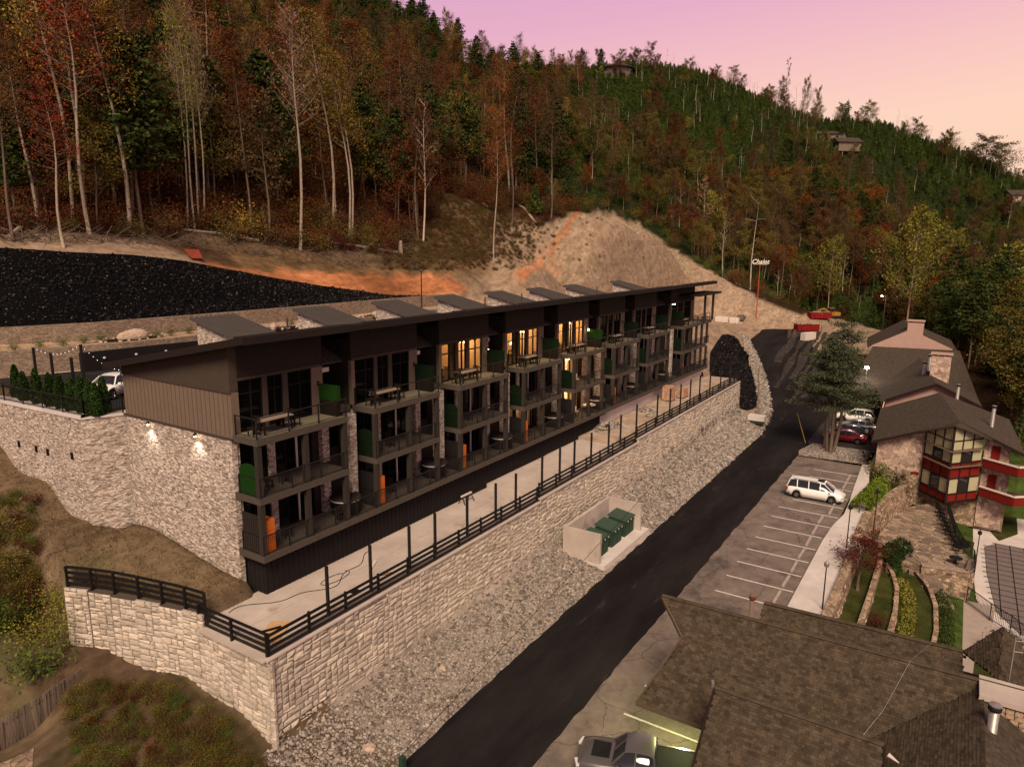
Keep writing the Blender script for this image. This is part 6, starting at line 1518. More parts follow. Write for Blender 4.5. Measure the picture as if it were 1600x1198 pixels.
# the nose of the minivan points at the sidewalk (towards -y)
MB().box(-.75, -.15, -.38, .38, 1.775, 1.80).build('sunroof', M['carglass'], van)
for s_ in (-1, 1): MB().bar((-.2, s_*.62, 1.79), (1.9, s_*.62, 1.79), .04).build('roof_rail', M['plastic'], van)
red = car('parked_sedan', 'dark red sedan parked beside the stone island under the cedar', 'car', (91.8, 10.6, -4.92), -PI/2, 4.8, 1.83, sedanp, sedanr, carpaint('dark red paint', (.20, .010, .018)), .33, (.19, .81), [.52, .68])
blk = car('parked_sedan', 'black sedan half hidden between the red and the silver cars', 'car', (95.0, 10.4, float(roadz(95))), -PI/2, 4.8, 1.83, sedanp, sedanr, carpaint('black paint', (.012, .012, .014)), .33, (.19, .81), [.52, .68])
slv = car('parked_sedan', 'silver sedan parked behind the black one', 'car', (98.4, 10.0, float(roadz(98.4))), -PI/2, 4.9, 1.85, sedanp, sedanr, carpaint('silver paint', (.36, .34, .33), .7), .33, (.19, .81), [.52, .68])
wsu = car('parked_suv', 'white car farthest in the row under the cedar', 'car', (102.8, 10.8, float(roadz(102.8))), -PI/2, 5.0, 1.95,
    [(0, .6), (.03, .88), (.12, 1.0), (.24, 1.08), (.5, 1.08), (.8, 1.1), (.96, 1.1), (.99, .95), (1, .6)], [(.22, 1.08, .78), (.34, 1.60, .66), (.45, 1.74, .66), (.7, 1.76, .66), (.88, 1.70, .66), (.98, 1.1, .78)], M['white'], .37, (.19, .80), [.5, .7])
for c_ in (red, blk, slv, wsu): c_.rotation_euler = (0, 0, -PI/2)
wl = car('parked_suv', 'white car seen behind the columnar evergreens in the upper car park', 'car', (24.2, 47.0, 8.17), .5, 4.8, 1.85, sedanp, sedanr, M['white'], .34, (.19, .81), [.52, .68])
# grey pickup at the bottom edge
pk = car('pickup_truck', 'grey pickup truck with black hood insert parked at the bottom edge of the picture', 'pickup truck', (25.35, 9.75, -4.94), PI, 5.7, 2.0,
    [(0, .7), (.03, 1.0), (.12, 1.10), (.30, 1.14), (.5, 1.12), (.6, 1.12), (.61, .75), (.97, .75), (1, .7)], [(.28, 1.12, .80), (.38, 1.72, .66), (.44, 1.80, .68), (.56, 1.80, .68), (.60, 1.72, .68), (.615, 1.1, .8)], carpaint('grey truck paint', (.16, .145, .14), .5), .40, (.18, .80), [.46])
pk.rotation_euler = (0, 0, -1.27); pk.location = (25.9, 9.75, -4.94)
MB().box(-2.15, -1.35, -.5, .5, 1.155, 1.185).build('hood_insert', M['plastic'], pk)
MB().box(.65, 2.7, -.92, .92, 1.12, 1.17).build('bed_cover', M['plastic'], pk)
MB().box(.6, 2.75, -.99, -.9, .7, 1.2).box(.6, 2.75, .9, .99, .7, 1.2).box(2.7, 2.8, -.9, .9, .6, 1.2).build('bed_side', bpy.data.materials['grey truck paint'], pk)
# ------------------------------------------------------------------ right: shingled roofs in the foreground
M['shingle'] = mat('asphalt shingle', (.068, .051, .035), .92, obj_rand=.3, var=.35, vscale=1.5, bump=.4, bscale=30)
M['shinglej'] = mat('asphalt shingles', (.068, .051, .035), .92, island=.3, var=.35, vscale=1.5, bump=.4, bscale=30)
M['shdeck'] = mat('roof underlay', (.02, .015, .012), .95)
M['farroof'] = mat('far shingles', (.064, .050, .039), .92, var=.3, vscale=3, bump=.5, bscale=14, vor=(6, .22, 0))
M['rstone'] = mat('tan field stone', (.31, .225, .155), .92, vor=(2.8, .5, .06), var=.2, vscale=4, bump=1, bscale=6)
M['fstone'] = mat('pinkish field stone', (.44, .32, .255), .92, vor=(2.4, .4, .04), var=.2, vscale=4, bump=1, bscale=6)
M['gutter'] = mat('roof trim', (.10, .075, .05), .7)
def shingled(e, origin, poly, limit, seed, course=.125, tab=.22):
    """poly: plane polygon (eave side first edge). lays overlapping tabs, the nearest `limit` as parts"""
    r = random.Random(seed); P = [Vector(p)-Vector(origin) for p in poly]
    nn = (P[1]-P[0]).cross(P[2]-P[0]).normalized()
    if nn.z < 0: nn = -nn
    P = [p-nn*(p-P[0]).dot(nn) for p in P]
    up = Vector((0, 0, 1)); sl_ = (up-nn*up.dot(nn)).normalized(); ac = sl_.cross(nn).normalized()
    b = MB(); b.slab(P, .14); b.build('roof_deck', M['shdeck'], e)
    q = [((p-P[0]).dot(ac), (p-P[0]).dot(sl_)) for p in P]
    def inside(a, c):
        s = False; n = len(q); j = n-1
        for i in range(n):
            if (q[i][1] > c) != (q[j][1] > c) and a < (q[j][0]-q[i][0])*(c-q[i][1])/(q[j][1]-q[i][1])+q[i][0]: s = not s
            j = i
        return s
    amin, amax = min(a for a, c in q), max(a for a, c in q); cmin, cmax = min(c for a, c in q), max(c for a, c in q)
    tabs = []; k = 0; c = cmin
    while c < cmax:
        a = amin-tab*(k % 2)*.5-r.random()*.05
        while a < amax:
            w = tab*r.choice((.6, .8, 1, 1, 1.2))
            if inside(a+w/2, c+course*.5): tabs.append((a, c, w-.008, r.choice((0, 0, .006, .012))))
            a += w
        c += course; k += 1
    def geo(a, c, w, th):
        o_ = P[0]+ac*a+sl_*c; t0 = nn*(.014+th); t1 = nn*.003; L = sl_*(course*1.12)
        return [o_+t0, o_+ac*w+t0, o_+ac*w+L+t1, o_+L+t1, o_-nn*.002, o_+ac*w-nn*.002]
    fs = [(0, 1, 2, 3), (4, 5, 1, 0), (4, 0, 3), (5, 2, 1)]
    cam_ = Vector((0, 0, CZ))-Vector(origin)
    tabs.sort(key=lambda t: (P[0]+ac*t[0]+sl_*t[1]-cam_).length)
    acc = MB(); cache = {}
    Rm = Matrix((ac, sl_, nn)).transposed().to_4x4()
    for i, (a, c, w, th) in enumerate(tabs):
        if i < limit:
            key = (round(w, 3), th)
            if key not in cache:
                m = MB(); m.add([(0, 0, .014+th), (w, 0, .014+th), (w, course*1.12, .003), (0, course*1.12, .003), (0, 0, -.002), (w, 0, -.002)], fs); cache[key] = m.mesh('shingle', M['shingle'])
            o = bpy.data.objects.new('shingle', cache[key]); link(o, e); m4 = Rm.copy(); m4.translation = P[0]+ac*a+sl_*c; o.matrix_local = m4
        else: acc.add(geo(a, c, w, th), fs)
    if acc.n: acc.build('shingle_field', M['shinglej'], e)['kind'] = 'stuff'
    return sl_, ac, nn
fr_ = empty('shingled_building', 'near building with a broad brown shingled roof crossing the lower right corner', 'building', (28, 4, -5))
OR = (28, 4, -5)
def rel(*p): return (p[0]-28, p[1]-4, p[2]+5)
R1 = (30.45, 10.78, 1.5); R1b = (31.0, -8.0, 1.5)
sh1 = (-1.8-1.5)/(26.6-30.45)     # slope dz/dx
def onp(x, y): return (x, y, 1.5+(x-(30.45+(10.78-y)*.029))*sh1)
shingled(fr_, OR, [onp(26.6, 10.36), onp(26.64, 7.0), onp(24.4, 6.6), onp(24.4, -7), onp(31.0, -8), R1, onp(29.2, 9.3)], 150, 1)
# far slope of the same ridge and gable wall under the prow
b = MB(); b.slab([rel(30.45, 10.78, 1.49), rel(33.6, 9.9, -1.2), rel(33.8, -8, -1.2), rel(31, -8, 1.49)], .12); b.build('roof_slope', M['farroof'], fr_)
MB().tube([rel(30.45, 10.8, 1.53), rel(31, -8, 1.53)], .09, 6).build('ridge_cap', M['shinglej'], fr_)
MB().bar(rel(26.6, 10.4, -1.86), rel(26.64, 6.9, -1.86), .1, .16).bar(rel(26.6, 10.38, -1.82), rel(29.2, 9.33, .38), .08, .14).bar(rel(29.2, 9.33, .38), rel(30.45, 10.82, 1.42), .08, .16).build('eave_trim', M['gutter'], fr_)
b = MB(); b.add([rel(26.75, 10.2, -1.95), rel(29.2, 9.2, .28), rel(29.35, 9.2, -1.2), rel(29.3, 9.6, -2.4)], [(0, 1, 2, 3)]); b.build('soffit', M['gutter'], fr_)
b = MB(); b.box(rel(27.6, 0, 0)[0], rel(33, 0, 0)[0], -12, 3.2, 0, 3.1); b.build('wall', M['gutter'], fr_)
# nearer gable running beside it
nr_ = empty('shingled_building', 'nearest gable roof with coarse dark shingles at the bottom edge', 'building', (23, 3, -5)); OR2 = (23, 3, -5)
def onq(x, y): return (x, y, 1.0+(x-25.4)*.62)
shingled(nr_, OR2, [onq(18.2, 6.4), onq(18.2, -.4), onq(25.4, .73), onq(25.4, 6.65)], 150, 2, .13, .24)
b = MB(); b.slab([(25.4-23, 6.65-3, 5.98), (27.6-23, 6.5-3, 4.6), (27.6-23, .7-3, 4.6), (25.4-23, .73-3, 5.98)], .12); b.build('roof_slope', M['farroof'], nr_)
MB().tube([(2.4, 3.66, 6.03), (2.4, -2.28, 6.03)], .1, 6).build('ridge_cap', M['shinglej'], nr_)
MB().bar((2.4, -2.3, 5.95), (-4.8, -3.42, 1.5), .08, .2).bar((2.4, 3.68, 5.95), (-4.8, 3.42, 1.5), .08, .2).build('rake_trim', M['shdeck'], nr_)
MB().box(-4.4, 3.8, -3.0, 3.3, 0, 1.6).build('wall', M['gutter'], nr_)
# dark valley slope on the right
vr = empty('shingled_building', 'dark shingled slope behind the stone chimney in the lower right corner', 'building', (28, -2, -5)); OR3 = (28, -2, -5)
def onv(x, y): return (x, y, 1.42-(y+2.15)*.62)
shingled(vr, OR3, [onv(23, 2.9), onv(23, -2.15), onv(30.55, -2.15), onv(27.4, 2.25)], 0, 3)
b = MB(); b.slab([(23-28, -.15, 6.42), (30.5-28, -.15, 6.42), (30.5-28, -2.6, 4.9), (23-28, -2.6, 4.9)], .12); b.build('roof_slope', M['farroof'], vr)
MB().box(-4.5, 2, -2, 3, 0, 2.9).build('wall', M['gutter'], vr)
# building behind with the parallel ridge
bk = empty('shingled_building', 'long low shingled roof just behind the near ridge, beside the sidewalk end', 'building', (33, 3, -5)); OR4 = (33, 3, -5)
shingled(bk, OR4, [(31.6, 6.8, -1.2), (31.9, -1.7, -1.2), (34.65, -1.59, .6), (34.25, 6.83, .6)], 0, 4)
b = MB(); b.slab([(34.25-33, 3.83, 5.59), (34.65-33, -4.59, 5.59), (37.0-33, -4.5, 3.9), (36.7-33, 3.7, 3.9)], .12); b.build('roof_slope', M['farroof'], bk)
MB().tube([(1.25, 3.83, 5.63), (1.65, -4.59, 5.63)], .09, 6).build('ridge_cap', M['shinglej'], bk); MB().box(-1, 3.3, -4.3, 3.5, 0, 3.9).build('wall', M['gutter'], bk)
pk_ = empty('shingled_building', 'hipped shingled roof with a pointed peak at the right edge', 'building', (35, -4, -5)); OR5 = (35, -4, -5)
PKT = (36.0, -2.95, 1.6)
shingled(pk_, OR5, [(31.5, -2.75, 1.42), (34.66, -1.55, .62), PKT], 0, 5)
shingled(pk_, OR5, [(31.5, -2.75, 1.42), PKT, (34.6, -6.5, -.2)], 0, 6)
MB().box(-2.2, 1.0, -2.4, 2.6, 0, 4.0).build('wall', M['gutter'], pk_)
# stone chimney mass, vent, antenna, flues
ch = empty('stone_chimney', 'broad tan stone chimney with a concrete cap cut by the right frame edge', 'chimney', (29.9, -3.0, -.5))
MB().box(-.1, 1.1, -2.2, .75, -1.0, 1.85).build('core', M['joint'], ch)
sm = [MB().cbox((0, 0, 0), (.07, w_/2-.012, .085)).mesh('stone', M['rstone']) for w_ in (.28, .4, .52)]
for j in range(14):
    y = -2.2+((j % 2)*.13)
    while y < .72:
        k = rnd.randrange(3); w_ = (.28, .4, .52)[k]
        inst('stone', sm[k], ch, (-.12+rnd.uniform(-.02, .02), y+w_/2, -.7+j*.185)); y += w_
for j in range(14):
    x = -.05
    while x < 1.1:
        k = rnd.randrange(3); w_ = (.28, .4, .52)[k]; o = inst('stone', sm[k], ch, (x+w_/2, .76+rnd.uniform(-.02, .02), -.7+j*.185), PI/2); x += w_
MB().box(-.28, 1.25, -2.3, .95, 1.9, 2.1).build('cap', M['concrete'], ch)
def flue(name, x, y, z, r_, h, m, label, cap=True, n=12):
    t = empty(name, label, 'flue', (x, y, z)); MB().lathe((0, 0, 0), [(r_*1.5, 0), (r_*1.35, .08), (r_, .1), (r_, h)], n).build('pipe', m, t, True)
    if cap: MB().lathe((0, 0, h), [(r_*1.05, 0), (r_*1.35, .04), (r_*1.35, .16), (r_*1.0, .2)], n).build('cap', M['rust'] if m is M['rustp'] else M['plastic'], t, True); MB().lathe((0, 0, h+.21), [(r_*1.3, 0), (r_*1.3, .03), (.01, .1)], n).build('cap_lid', m, t)
    return t
M['galv'] = mat('galvanised metal', (.34, .31, .29), .45, metal=.6, var=.15, vscale=3); M['rust'] = mat('rusty cap', (.10, .035, .02), .8, var=.4, vscale=8); M['rustp'] = mat('brown flue', (.16, .11, .08), .7)
flue('roof_flue', 28.1, -2.45, .1, .16, 1.9, M['galv'], 'round galvanised roof flue with a dark cap before the stone chimney')
flue('roof_flue', 32.9, 7.15, -1.2, .12, 2.5, M['rustp'], 'brown flue with a rusty cap standing behind the near ridge')
o = MB().tube([(0, 0, 0), (0, 0, 1.9)], .03, 5).tube([(0, 0, 1.75), (0, -.25, 1.8)], .02, 4).lathe((0, -.3, 1.45), [(.02, 0), (.09, .05), (.09, .15), (.03, .2)], 8).tube([(0, 0, 1.3), (0, -.3, 1.35)], .02, 4).build('antenna_mast', M['galv']); o.location = (31.6, -3.05, 1.4); tag(o, 'thin white mast with a small sensor head beside the stone chimney', 'mast')
t = MB().cbox((0, 0, 0), (.12, .05, .10), .4).build('flashing', M['galv']); t.location = (25.7, 6.85, .95); tag(t, 'small bent metal flashing at the peak of the nearest gable', 'flashing')
o = MB().tube([(0, 0, 0), (-.1, -.35, -.1)], [.08, .02], 6).build('vent_hood', M['conc2']); o.location = (25.2, .55, .85); tag(o, 'small white vent hood at the end of the nearest ridge', 'vent')
o = MB().tube([Vector(onp(25.6, 3.4))+Vector((0, 0, .05)), Vector(onp(27, 2.2))+Vector((0, 0, .06)), Vector(onp(29, 1.0))+Vector((0, 0, .07)), (30.7, .3, 1.62), (34.5, -.4, .75)], .007, 4, False).build('roof_cable', M['galv']); tag(o, 'thin grey cable draped over the shingled roof', 'cable')
# light spilling from under the eave
lt = lamp(29.3, 9.0, -2.2, 480, (.95, 1.0, .42), .15)
o = MB().cbox((0, 0, 0), (.1, .25, .04)).build('eave_light', emis('greenish lamp', (.9, 1, .45), 12)); o.location = (29.3, 9.0, -2.05); tag(o, 'yellow green light fitting under the eave above the bottom parking stall', 'lamp')

# ------------------------------------------------------------------ the chalet and its gables
cl = empty('chalet_building', 'rambling stone and timber chalet with overlapping brown gable roofs and red trim', 'building', (92, 1, -6)); OC = (92, 1, -6)
def rc(x, y, z): return (x-92, y-1, z+6)
def face(name, pts, m, th=.18, par=None): b = MB(); b.slab([rc(*p) for p in pts], th); return b.build(name, m, par or cl)
M['redp'] = mat('red painted board', (.17, .015, .011), .6, var=.2, vscale=2)
M['cream'] = mat('cream curtain', (.40, .38, .24), .9, var=.15, vscale=2, stretch=(6, 6, .5))
M['pinkst'] = mat('pinkish stucco', (.42, .28, .235), .9, var=.08, vscale=1)
M['timber'] = mat('dark timber', (.022, .014, .012), .6); M['whitet'] = mat('white trim', (.62, .54, .48), .8)
# A: front gable
face('roof_slope', [(80, -.85, 1.5), (93, 1.4, 2.0), (93, 7.2, -.6), (80, 6.7, -1.6)], M['farroof'])
face('roof_slope', [(80, -.85, 1.5), (80, -6.3, -.9), (94, -5.5, -.4), (93, 1.4, 2.0)], M['farroof'])
MB().bar(rc(79.95, -.85, 1.42), rc(79.95, 6.72, -1.68), .1, .25).bar(rc(79.95, -.85, 1.42), rc(79.95, -6.32, -.98), .1, .25).build('rake_board', M['timber'], cl)
b = MB(); b.add([rc(*p) for p in ((80.9, 1.95, -6.6), (80.9, 6.2, -6.0), (80.9, 6.2, -1.62), (80.9, 1.95, .2))]+[rc(*p) for p in ((81.3, 1.95, -6.6), (81.3, 6.2, -6.0), (81.3, 6.2, -1.62), (81.3, 1.95, .2))], [(0, 1, 2, 3), (7, 6, 5, 4), (1, 5, 6, 2), (0, 3, 7, 4)]); b.build('stone_wall', M['fstone'], cl)
b = MB(); b.add([rc(*p) for p in ((80.95, -3.1, -9), (80.95, -5.2, -9), (80.95, -5.2, -.7), (80.95, -3.1, .3))]+[rc(*p) for p in ((81.4, -3.1, -9), (81.4, -5.2, -9), (81.4, -5.2, -.7), (81.4, -3.1, .3))], [(0, 3, 2, 1), (7, 4, 5, 6), (1, 2, 6, 5), (0, 4, 7, 3)]); b.build('stone_wall', M['fstone'], cl)
MB().box(-10.9, -10, -6.4, 5.2, -3.2, 3.9).build('stone_base', M['rstone'], cl)
f = MB().box(rc(80.8, 0, 0)[0], rc(80.88, 0, 0)[0], rc(0, 2.15, 0)[1], rc(0, 2.85, 0)[1], rc(0, 0, -6.5)[2], rc(0, 0, -4.4)[2]).build('door', M['redp'], cl)
# glazed prow
FA, FB, FC = (80.6, 1.9), (77.6, -.45), (80.6, -2.95)
def prow(pa, pb, n, flip):
    da = Vector((pb[0]-pa[0], pb[1]-pa[1], 0)); L = da.length; da /= L; nn = Vector((da.y, -da.x, 0))
    if nn.x > 0: nn = -nn
    an = math.atan2(da.y, da.x)
    ztop = lambda s: (.35+(1.45-.35)*s) if not flip else (1.45+(.3-1.45)*s)
    zb = -6.05
    levels = [(-6.05, -5.3, 'redp'), (-5.22, -3.75, 'cream'), (-3.65, -2.55, 'redp'), (-2.45, -2.2, 'redp'), (-2.12, -.95, 'cream'), (-.85, .05, 'cream')]
    for k in range(n):
        s0, s1 = k/n, (k+1)/n
        for (z0, z1, mm) in levels:
            p = Vector((pa[0], pa[1], 0))+da*L*s0; q = Vector((pa[0], pa[1], 0))+da*L*s1; w_ = .05
            vs = [p+da*w_, q-da*w_, q-da*w_, p+da*w_]; zs = [z0+.02, z0+.02, z1-.02, z1-.02]
            b = MB(); vv = [rc(v.x, v.y, z) for v, z in zip(vs, zs)]; back = [rc(v.x+.08, v.y, z) for v, z in zip(vs, zs)]; b.add(vv+back, [(0, 1, 2, 3), (7, 6, 5, 4), (0, 4, 5, 1), (3, 2, 6, 7)])
            b.build('red_panel' if mm == 'redp' else 'curtained_window', M[mm] if not (mm == 'cream' and k == 1 and z0 < -1.2) else M['carglass'], cl)
        p = Vector((pa[0], pa[1], 0))+da*L*s0; q = Vector((pa[0], pa[1], 0))+da*L*s1
        b = MB(); vv = [rc(p.x+da.x*.05, p.y+da.y*.05, .12), rc(q.x-da.x*.05, q.y-da.y*.05, .12), rc(q.x-da.x*.05, q.y-da.y*.05, max(.2, ztop(s1)-.05)), rc(p.x+da.x*.05, p.y+da.y*.05, max(.2, ztop(s0)-.05))]; b.add(vv+[(v[0]+.08, v[1], v[2]) for v in vv], [(0, 1, 2, 3), (7, 6, 5, 4)]); b.build('curtained_window', M['cream'], cl)
        MB().bar(rc(p.x-.03, p.y, -6.1), rc(p.x-.03, p.y, ztop(s0)), .12, .12).build('mullion', M['timber'], cl)
    for z in (-6.1, -5.26, -3.7, -2.5, -2.16, -.9, .08):
        a_ = rc(pa[0]-.05, pa[1], z); b_ = rc(pb[0]-.05, pb[1], z); big = z in (-.9, -2.5)
        MB().bar(a_ if not big else (a_[0]-.2, a_[1], a_[2]), b_ if not big else (b_[0]-.35, b_[1], b_[2]), .28 if big else .1, .09).build('beam', M['timber'] if not big else M['rustp'], cl)
prow(FA, FB, 3, False); prow(FB, FC, 3, True)
b = MB(); b.prism([rc(80.7, 2.0, 0)[:2], rc(77.5, -.45, 0)[:2], rc(80.7, -3.05, 0)[:2], rc(82, -3.05, 0)[:2], rc(82, 2, 0)[:2]], rc(0, 0, -6.25)[2], rc(0, 0, -6.1)[2]); b.build('floor_plate', M['timber'], cl)
MB().bar(rc(77.5, -.45, -6.1), rc(77.5, -.45, 1.5), .2, .2).build('corner_post', M['timber'], cl)
face('roof_slope', [(77.0, -.45, 1.75), (80.1, -.85, 1.52), (80.1, 2.6, .1), (79.8, 2.4, .15)], M['farroof'], .12); face('roof_slope', [(77.0, -.45, 1.75), (79.8, -3.6, .25), (80.1, -3.6, .25), (80.1, -.85, 1.52)], M['farroof'], .12)
# red balconies on the right flank
for z in (-2.7, -5.6):
    for (p, q) in (((80.3, -3.1), (78.4, -5.8)), ((78.4, -5.8), (81.5, -9.5))):
        a_ = rc(p[0], p[1], z); b_ = rc(q[0], q[1], z); MB().bar((a_[0], a_[1], a_[2]+.45), (b_[0], b_[1], b_[2]+.45), .1, .8).build('balcony_front', M['redp'], cl); MB().bar((a_[0], a_[1], a_[2]+.92), (b_[0], b_[1], b_[2]+.92), .25, .12).build('balcony_cap', M['whitet'], cl)
    b = MB(); b.prism([rc(80.3, -3.1, 0)[:2], rc(78.5, -5.8, 0)[:2], rc(81.5, -9.5, 0)[:2], rc(83, -9, 0)[:2], rc(83, -3.1, 0)[:2]], rc(0, 0, z)[2]-.1, rc(0, 0, z)[2]+.04); b.build('balcony_floor', M['rustp'], cl)
    MB().box(rc(80.85, 0, 0)[0], rc(80.94, 0, 0)[0], rc(0, -4.4, 0)[1], rc(0, -3.7, 0)[1], rc(0, 0, z)[2]+.05, rc(0, 0, z)[2]+2.1).build('door', M['redp'], cl)
MB().box(-11.8, -10, -10.5, -6.42, -6, 5.0).build('stone_pier', M['rstone'], cl) if False else None
# B: second gable, with stucco wall below
face('roof_slope', [(96, 1.85, 2.5), (122, 5.4, 2.6), (122, 12.0, -1.0), (96, 7.3, -.2)], M['farroof']); face('roof_slope', [(96, 1.85, 2.5), (96, -2.9, .3), (122, -1.5, -.5), (122, 5.4, 2.6)], M['farroof'])
b = MB(); _g = [(7.0, -5), (-2.7, -5), (-2.7, .1), (1.85, 2.25), (7.0, -.25)]; b.add([rc(96.6, *p) for p in _g]+[rc(97.0, *p) for p in _g], [(4, 3, 2, 1, 0), (5, 6, 7, 8, 9)]+[(i, (i+1) % 5, 5+(i+1) % 5, 5+i) for i in range(5)]); b.build('gable_wall', M['pinkst'], cl)
MB().bar(rc(95.95, 1.85, 2.42), rc(95.95, 7.3, -.28), .1, .25).bar(rc(95.95, 1.85, 2.42), rc(95.95, -2.95, .2), .1, .25).build('rake_board', M['timber'], cl)
MB().box(rc(81.3, 0, 0)[0], rc(120, 0, 0)[0], rc(0, -2.4, 0)[1], rc(0, 6.2, 0)[1], 0, 4.2).build('body_wall', M['pinkst'], cl)
MB().bar(rc(80.6, 6.5, -2.1), rc(96, 7.0, -.6), .12, .35).bar(rc(96, 7.4, -.6), rc(112, 9.3, -.9), .12, .35).build('red_fascia', M['redp'], cl)
MB().bar(rc(80.6, 6.62, -1.85), rc(96, 7.12, -.35), .1, .1).build('white_trim', M['whitet'], cl)
# C and D: far roof and pink gable with chimney
face('roof_slope', [(104, 12.4, -1.2), (120.9, 11.4, 3.35), (120.9, .0, 3.65), (106, -2.5, -.2)], M['farroof'])
b = MB(); _g = [(11.6, -3), (.9, -3), (.9, 3.75), (6.6, 6.25), (11.6, 3.45)]; b.add([rc(121.0, *p) for p in _g]+[rc(121.4, *p) for p in _g], [(4, 3, 2, 1, 0), (5, 6, 7, 8, 9)]+[(i, (i+1) % 5, 5+(i+1) % 5, 5+i) for i in range(5)]); b.build('gable_wall', M['pinkst'], cl)
face('roof_slope', [(121.2, 6.6, 6.5), (134, 8.4, 6.6), (134, 13.6, 3.2), (121.2, 12.2, 3.2)], M['farroof']); face('roof_slope', [(121.2, 6.6, 6.5), (121.2, .4, 3.7), (134, 1.4, 3.7), (134, 8.4, 6.6)], M['farroof'])
c2 = MB().box(rc(121.1, 0, 0)[0], rc(122.6, 0, 0)[0], rc(0, 4.9, 0)[1], rc(0, 7.0, 0)[1], rc(0, 0, 5)[2], rc(0, 0, 7.3)[2]).build('pink_chimney', M['pinkst'], cl)
MB().box(rc(120.95, 0, 0)[0], rc(122.75, 0, 0)[0], rc(0, 4.8, 0)[1], rc(0, 7.1, 0)[1], rc(0, 0, 7.5)[2], rc(0, 0, 7.65)[2]).build('chimney_cap', M['pinkst'], cl)
cc = MB()
for i in range(5): cc.box(rc(121.2, 0, 0)[0], rc(121.5, 0, 0)[0], rc(0, 4.9+i*.48, 0)[1], rc(0, 5.0+i*.48, 0)[1], rc(0, 0, 7.3)[2], rc(0, 0, 7.5)[2])
cc.build('cap_blocks', M['pinkst'], cl)
cs = MB().box(rc(102, 0, 0)[0], rc(103.4, 0, 0)[0], rc(0, .75, 0)[1], rc(0, 2.85, 0)[1], rc(0, 0, .8)[2], rc(0, 0, 5.0)[2]).build('stone_chimney', M['fstone'], cl)
MB().box(rc(101.85, 0, 0)[0], rc(103.55, 0, 0)[0], rc(0, .6, 0)[1], rc(0, 3.0, 0)[1], rc(0, 0, 5.2)[2], rc(0, 0, 5.35)[2]).build('chimney_cap', M['pinkst'], cs)
cc = MB()
for i in range(4): cc.box(rc(102.05, 0, 0)[0], rc(102.3, 0, 0)[0], rc(0, .8+i*.62, 0)[1], rc(0, .95+i*.62, 0)[1], rc(0, 0, 5.0)[2], rc(0, 0, 5.2)[2])
cc.build('cap_blocks', M['pinkst'], cs)
flue('roof_flue', 93.6, -.35, .9, .17, 1.9, M['galv'], 'grey flue on the second chalet roof'); flue('roof_flue', 85.3, -3.6, -.4, .17, 2.7, M['galv'], 'tall grey flue low on the right slope of the chalet')
flue('roof_flue', 104.5, 3.6, 1.6, .2, 2.0, M['galv'], 'shorter of two grey flues left of the chalet stone chimney'); flue('roof_flue', 106, 3.1, 1.8, .22, 2.6, M['galv'], 'taller of two grey flues left of the chalet stone chimney')
def street(name, label, x, y, z, h, lit=True, e=400):
    t = empty(name, label, 'street lamp', (x, y, z)); MB().tube([(0, 0, 0), (0, 0, h)], [.14, .09], 7).build('pole', M['postm'], t); MB().bar((0, 0, h-.3), (-1.2, .6, h-.05), .07).build('arm', M['galv'], t)
    MB().lathe((-1.3, .65, h-.25), [(.06, 0), (.2, .08), (.16, .2), (.05, .26)], 8).build('lamp_head', M['bulb'] if lit else M['galv'], t)
    if lit: lamp(x-1.3, y+.65, z+h-.5, e, (1, .75, .45), .15)
street('street_lamp', 'lit street lamp on a wooden pole beyond the dirt lot', 170, 14.5, 0, 8.5)
t = empty('floodlight', 'bright white floodlight on a short post at the corner of the chalet roof', 'floodlight', (108, 10.6, -.6)); MB().tube([(0, 0, 0), (0, 0, 2.3)], .06, 6).build('post', M['galv'], t); MB().lathe((0, 0, 2.3), [(.05, 0), (.25, .1), (.25, .3), (.05, .4)], 10).build('lamp_head', emis('white lamp', (1, .95, .8), 60), t); lamp(107.5, 11.2, 2.3, 300, (1, .95, .8), .2)
# ------------------------------------------------------------------ garden, patio, pool beside the chalet
M['flag'] = mat('flagstone', (.23, .172, .135), .9, var=.3, vscale=2, obj_rand=.4); M['lawn'] = mat('lawn', (.030, .040, .010), .95, col2=(.055, .056, .014), vscale=.5, var=.4, bump=1, bscale=14)
M['path'] = mat('garden path', (.36, .29, .25), .9, var=.12, vscale=1)
def wallpts(name, label, pts, z0, z1, th, m, cap=None, cat='wall', stones=0):
    """wall along pts with separate stones on the visible side"""
    e = empty(name, label, cat, (pts[0][0], pts[0][1], z0)); o_ = pts[0]; h = z1-z0
    for i in range(len(pts)-1):
        a = Vector((pts[i][0]-o_[0], pts[i][1]-o_[1], h/2)); b_ = Vector((pts[i+1][0]-o_[0], pts[i+1][1]-o_[1], h/2)); MB().bar(a, b_, th, h).build('wall_section', m, e)
        if cap: MB().bar(a+Vector((0, 0, h/2+.05)), b_+Vector((0, 0, h/2+.05)), th+.12, .1).build('coping', cap, e)
        if stones:
            L = (b_-a).length; d = (b_-a)/L; n_ = Vector((d.y, -d.x, 0)); n_ = n_ if n_.x < 0 else -n_; an = math.atan2(d.y, d.x)
            for _ in range(int(L*h*stones)):
                s_ = rnd.uniform(.1, L-.1); z = rnd.uniform(.1, h-.08); p = a+d*s_+n_*(th/2+.01); inst('stone', STN[rnd.randrange(4)], e, (p.x, p.y, z), an+rnd.uniform(-.1, .1))
    return e
STN = []
